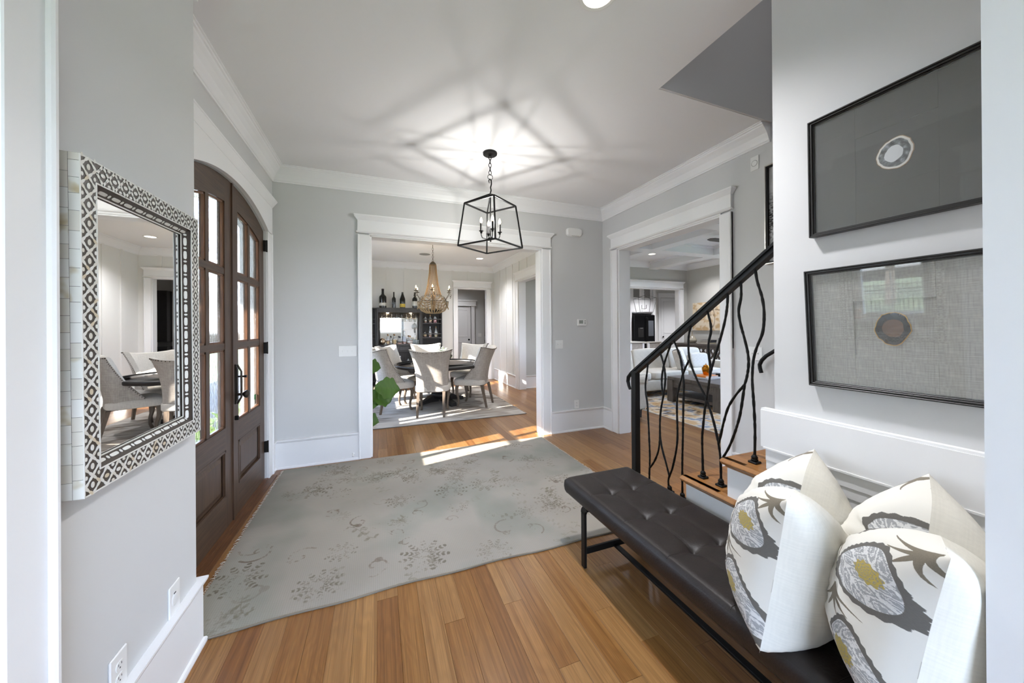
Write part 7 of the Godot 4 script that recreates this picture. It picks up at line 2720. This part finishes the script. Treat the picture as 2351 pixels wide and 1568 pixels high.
func build_outdoors() -> void:
	struct("ground", boxes([[-40.0, -1.2, -0.6, -0.35, -30.0, 45.0], [8.32, 60.0, -0.6, -0.35, -30.0, 45.0], [-1.2, 8.32, -0.6, -0.35, -30.0, -3.15]]), M.grass)
	struct("porch", boxes([[-3.6, -1.2, -0.35, -0.02, 0.2, 5.2], [-16.0, -3.6, -0.37, -0.34, 2.0, 4.2]]), M.concrete)
	for k in 3:
		var col := thing("porch_column", ["white porch column nearest the camera outside the front door", "white porch column straight outside the front door", "white porch column at the dining room end of the porch"][k], "column", P(-3.35, -0.02, [0.4, 2.3, 5.0][k]))
		var cm := MB.new()
		cm.box(Vector3(0, 1.42, 0), Vector3(0.20, 2.84, 0.20), 0.01)
		cm.box(Vector3(0, 0.10, 0), Vector3(0.28, 0.20, 0.28), 0.01)
		put("shaft", cm, M.trim_paint, col)
	struct("porch_roof", boxes([[-3.65, -1.2, 3.0, 3.15, 0.0, 5.25]]), M.trim_paint)
	tree("leafy tree added opposite the front door to break up the sun", P(-9.4, -0.35, 0.9), 5.0, 1.7, 1100)  # invented tree, placed so its crown dapples sun entering the door
	tree("leafy tree in the front garden opposite the dining windows", P(-10.5, -0.35, 6.5), 5.6, 2.0, 1500)
	tree("spreading tree on the lawn behind the house, beyond the iron fence", P(19.5, -0.35, 9.6), 7.5, 3.2, 5000)
	tree("tall tree at the left edge of the lawn behind the house", P(24.0, -0.35, 14.0), 9.0, 4.0, 4000)
	tree("tree at the right edge of the lawn behind the house", P(25.0, -0.35, 3.0), 8.0, 4.0, 4000)
	iron_fence("black iron picket fence across the lawn behind the house", P(13.5, -0.35, -6.0), P(13.5, -0.35, 20.0))
	iron_fence("black iron picket fence along the street in front of the house", P(-14.0, -0.35, -8.0), P(-14.0, -0.35, 1.6))
	for k in 6:
		var hb := thing("shrub", ["round green shrub by the porch near the camera", "round green shrub left of the front steps", "round green shrub right of the front steps", "low shrub under the first dining window", "low shrub under the middle dining window", "low shrub under the last dining window"][k], "shrub", P([-4.3, -4.3, -4.3, -2.0, -2.0, -2.0][k], -0.35, [0.4, 1.5, 4.9, 5.6, 6.6, 7.6][k]))
		var st := MB.new()
		st.tube([Vector3.ZERO, Vector3(0, 0.3, 0)], 0.03, 6)
		put("stem", st, M.bark, hb)
		var fm := MB.new()
		for q in 320:
			var d := Vector3(rng.randfn(), rng.randfn(), rng.randfn()).normalized() * pow(rng.randf(), 0.3)
			fm.tr = Transform3D(Basis(Vector3.UP, rng.randf() * TAU) * Basis(Vector3.RIGHT, rng.randf_range(-1.3, 1.3)), Vector3(0, 0.36, 0) + d * Vector3(0.40, 0.34, 0.40))
			fm.poly([Vector3(0, 0, -0.05), Vector3(0.03, 0, 0), Vector3(0, 0, 0.05), Vector3(-0.03, 0, 0)], Vector3(0, -1, 0))
		put("foliage", fm, M.leaf_green, hb).set_meta("kind", "stuff")

func _ready() -> void:
	rng.seed = 7
	materials()
	camera_and_light()
	build_structure()
	build_front_door()
	build_stairs()
	build_railing()
	build_mirror()
	build_bench()
	build_cushions()
	build_pictures()
	build_fittings()
	build_hall_rug()
	build_pendant()
	var gl := mat("lens_glow", rgb8(255, 248, 236), 0.5)
	gl.emission_enabled = true
	gl.emission = Color(1.0, 0.95, 0.88)
	gl.emission_energy_multiplier = 6.0
	downlight("recessed round ceiling light in the hall, at the very top of the picture", P(1.01, 3.05, 1.43), 5.0)
	downlight("recessed round ceiling light in the dining room, right of the beaded chandelier", P(2.231, 3.05, 7.955), 4.5)
	downlight("added ceiling light brightening the living room, beside the hall", P(4.1, 3.13, 4.7), 3.2)  # fill lamp added to lift the dark living room
	downlight("added ceiling light brightening the living room, above the sofa", P(6.05, 3.13, 6.5), 3.2)  # second lamp added for living room brightness
	downlight("added ceiling light brightening the living room, near its far corner", P(7.5, 3.13, 6.5), 3.2)  # third added living room lamp, also for fill
	downlight("added ceiling light brightening the kitchen, in front of the refrigerator", P(8.9, 2.98, 9.3), 6.0)  # lamp added because the kitchen had no light of its own
	downlight("added ceiling light brightening the kitchen, in front of the panelled door", P(10.8, 2.98, 9.4), 6.0)  # another added lamp to keep the kitchen bright
	downlight("added ceiling light brightening the kitchen, over the island", P(6.6, 2.98, 9.3), 6.0)  # added kitchen lamp, same purpose as the two above
	downlight("recessed round ceiling light in the passage behind the dining room", P(2.2, 3.05, 10.1), 2.0)
	downlight("added ceiling light brightening the upper stairwell", P(2.4, 5.7, 0.6), 1.3)  # invented lamp, added to brighten the stairwell wall
	downlight("recessed round ceiling light in the dining room, near the hall opening", P(2.2, 3.05, 5.4), 3.0)
	build_dining()
	build_living()
	build_outdoors()
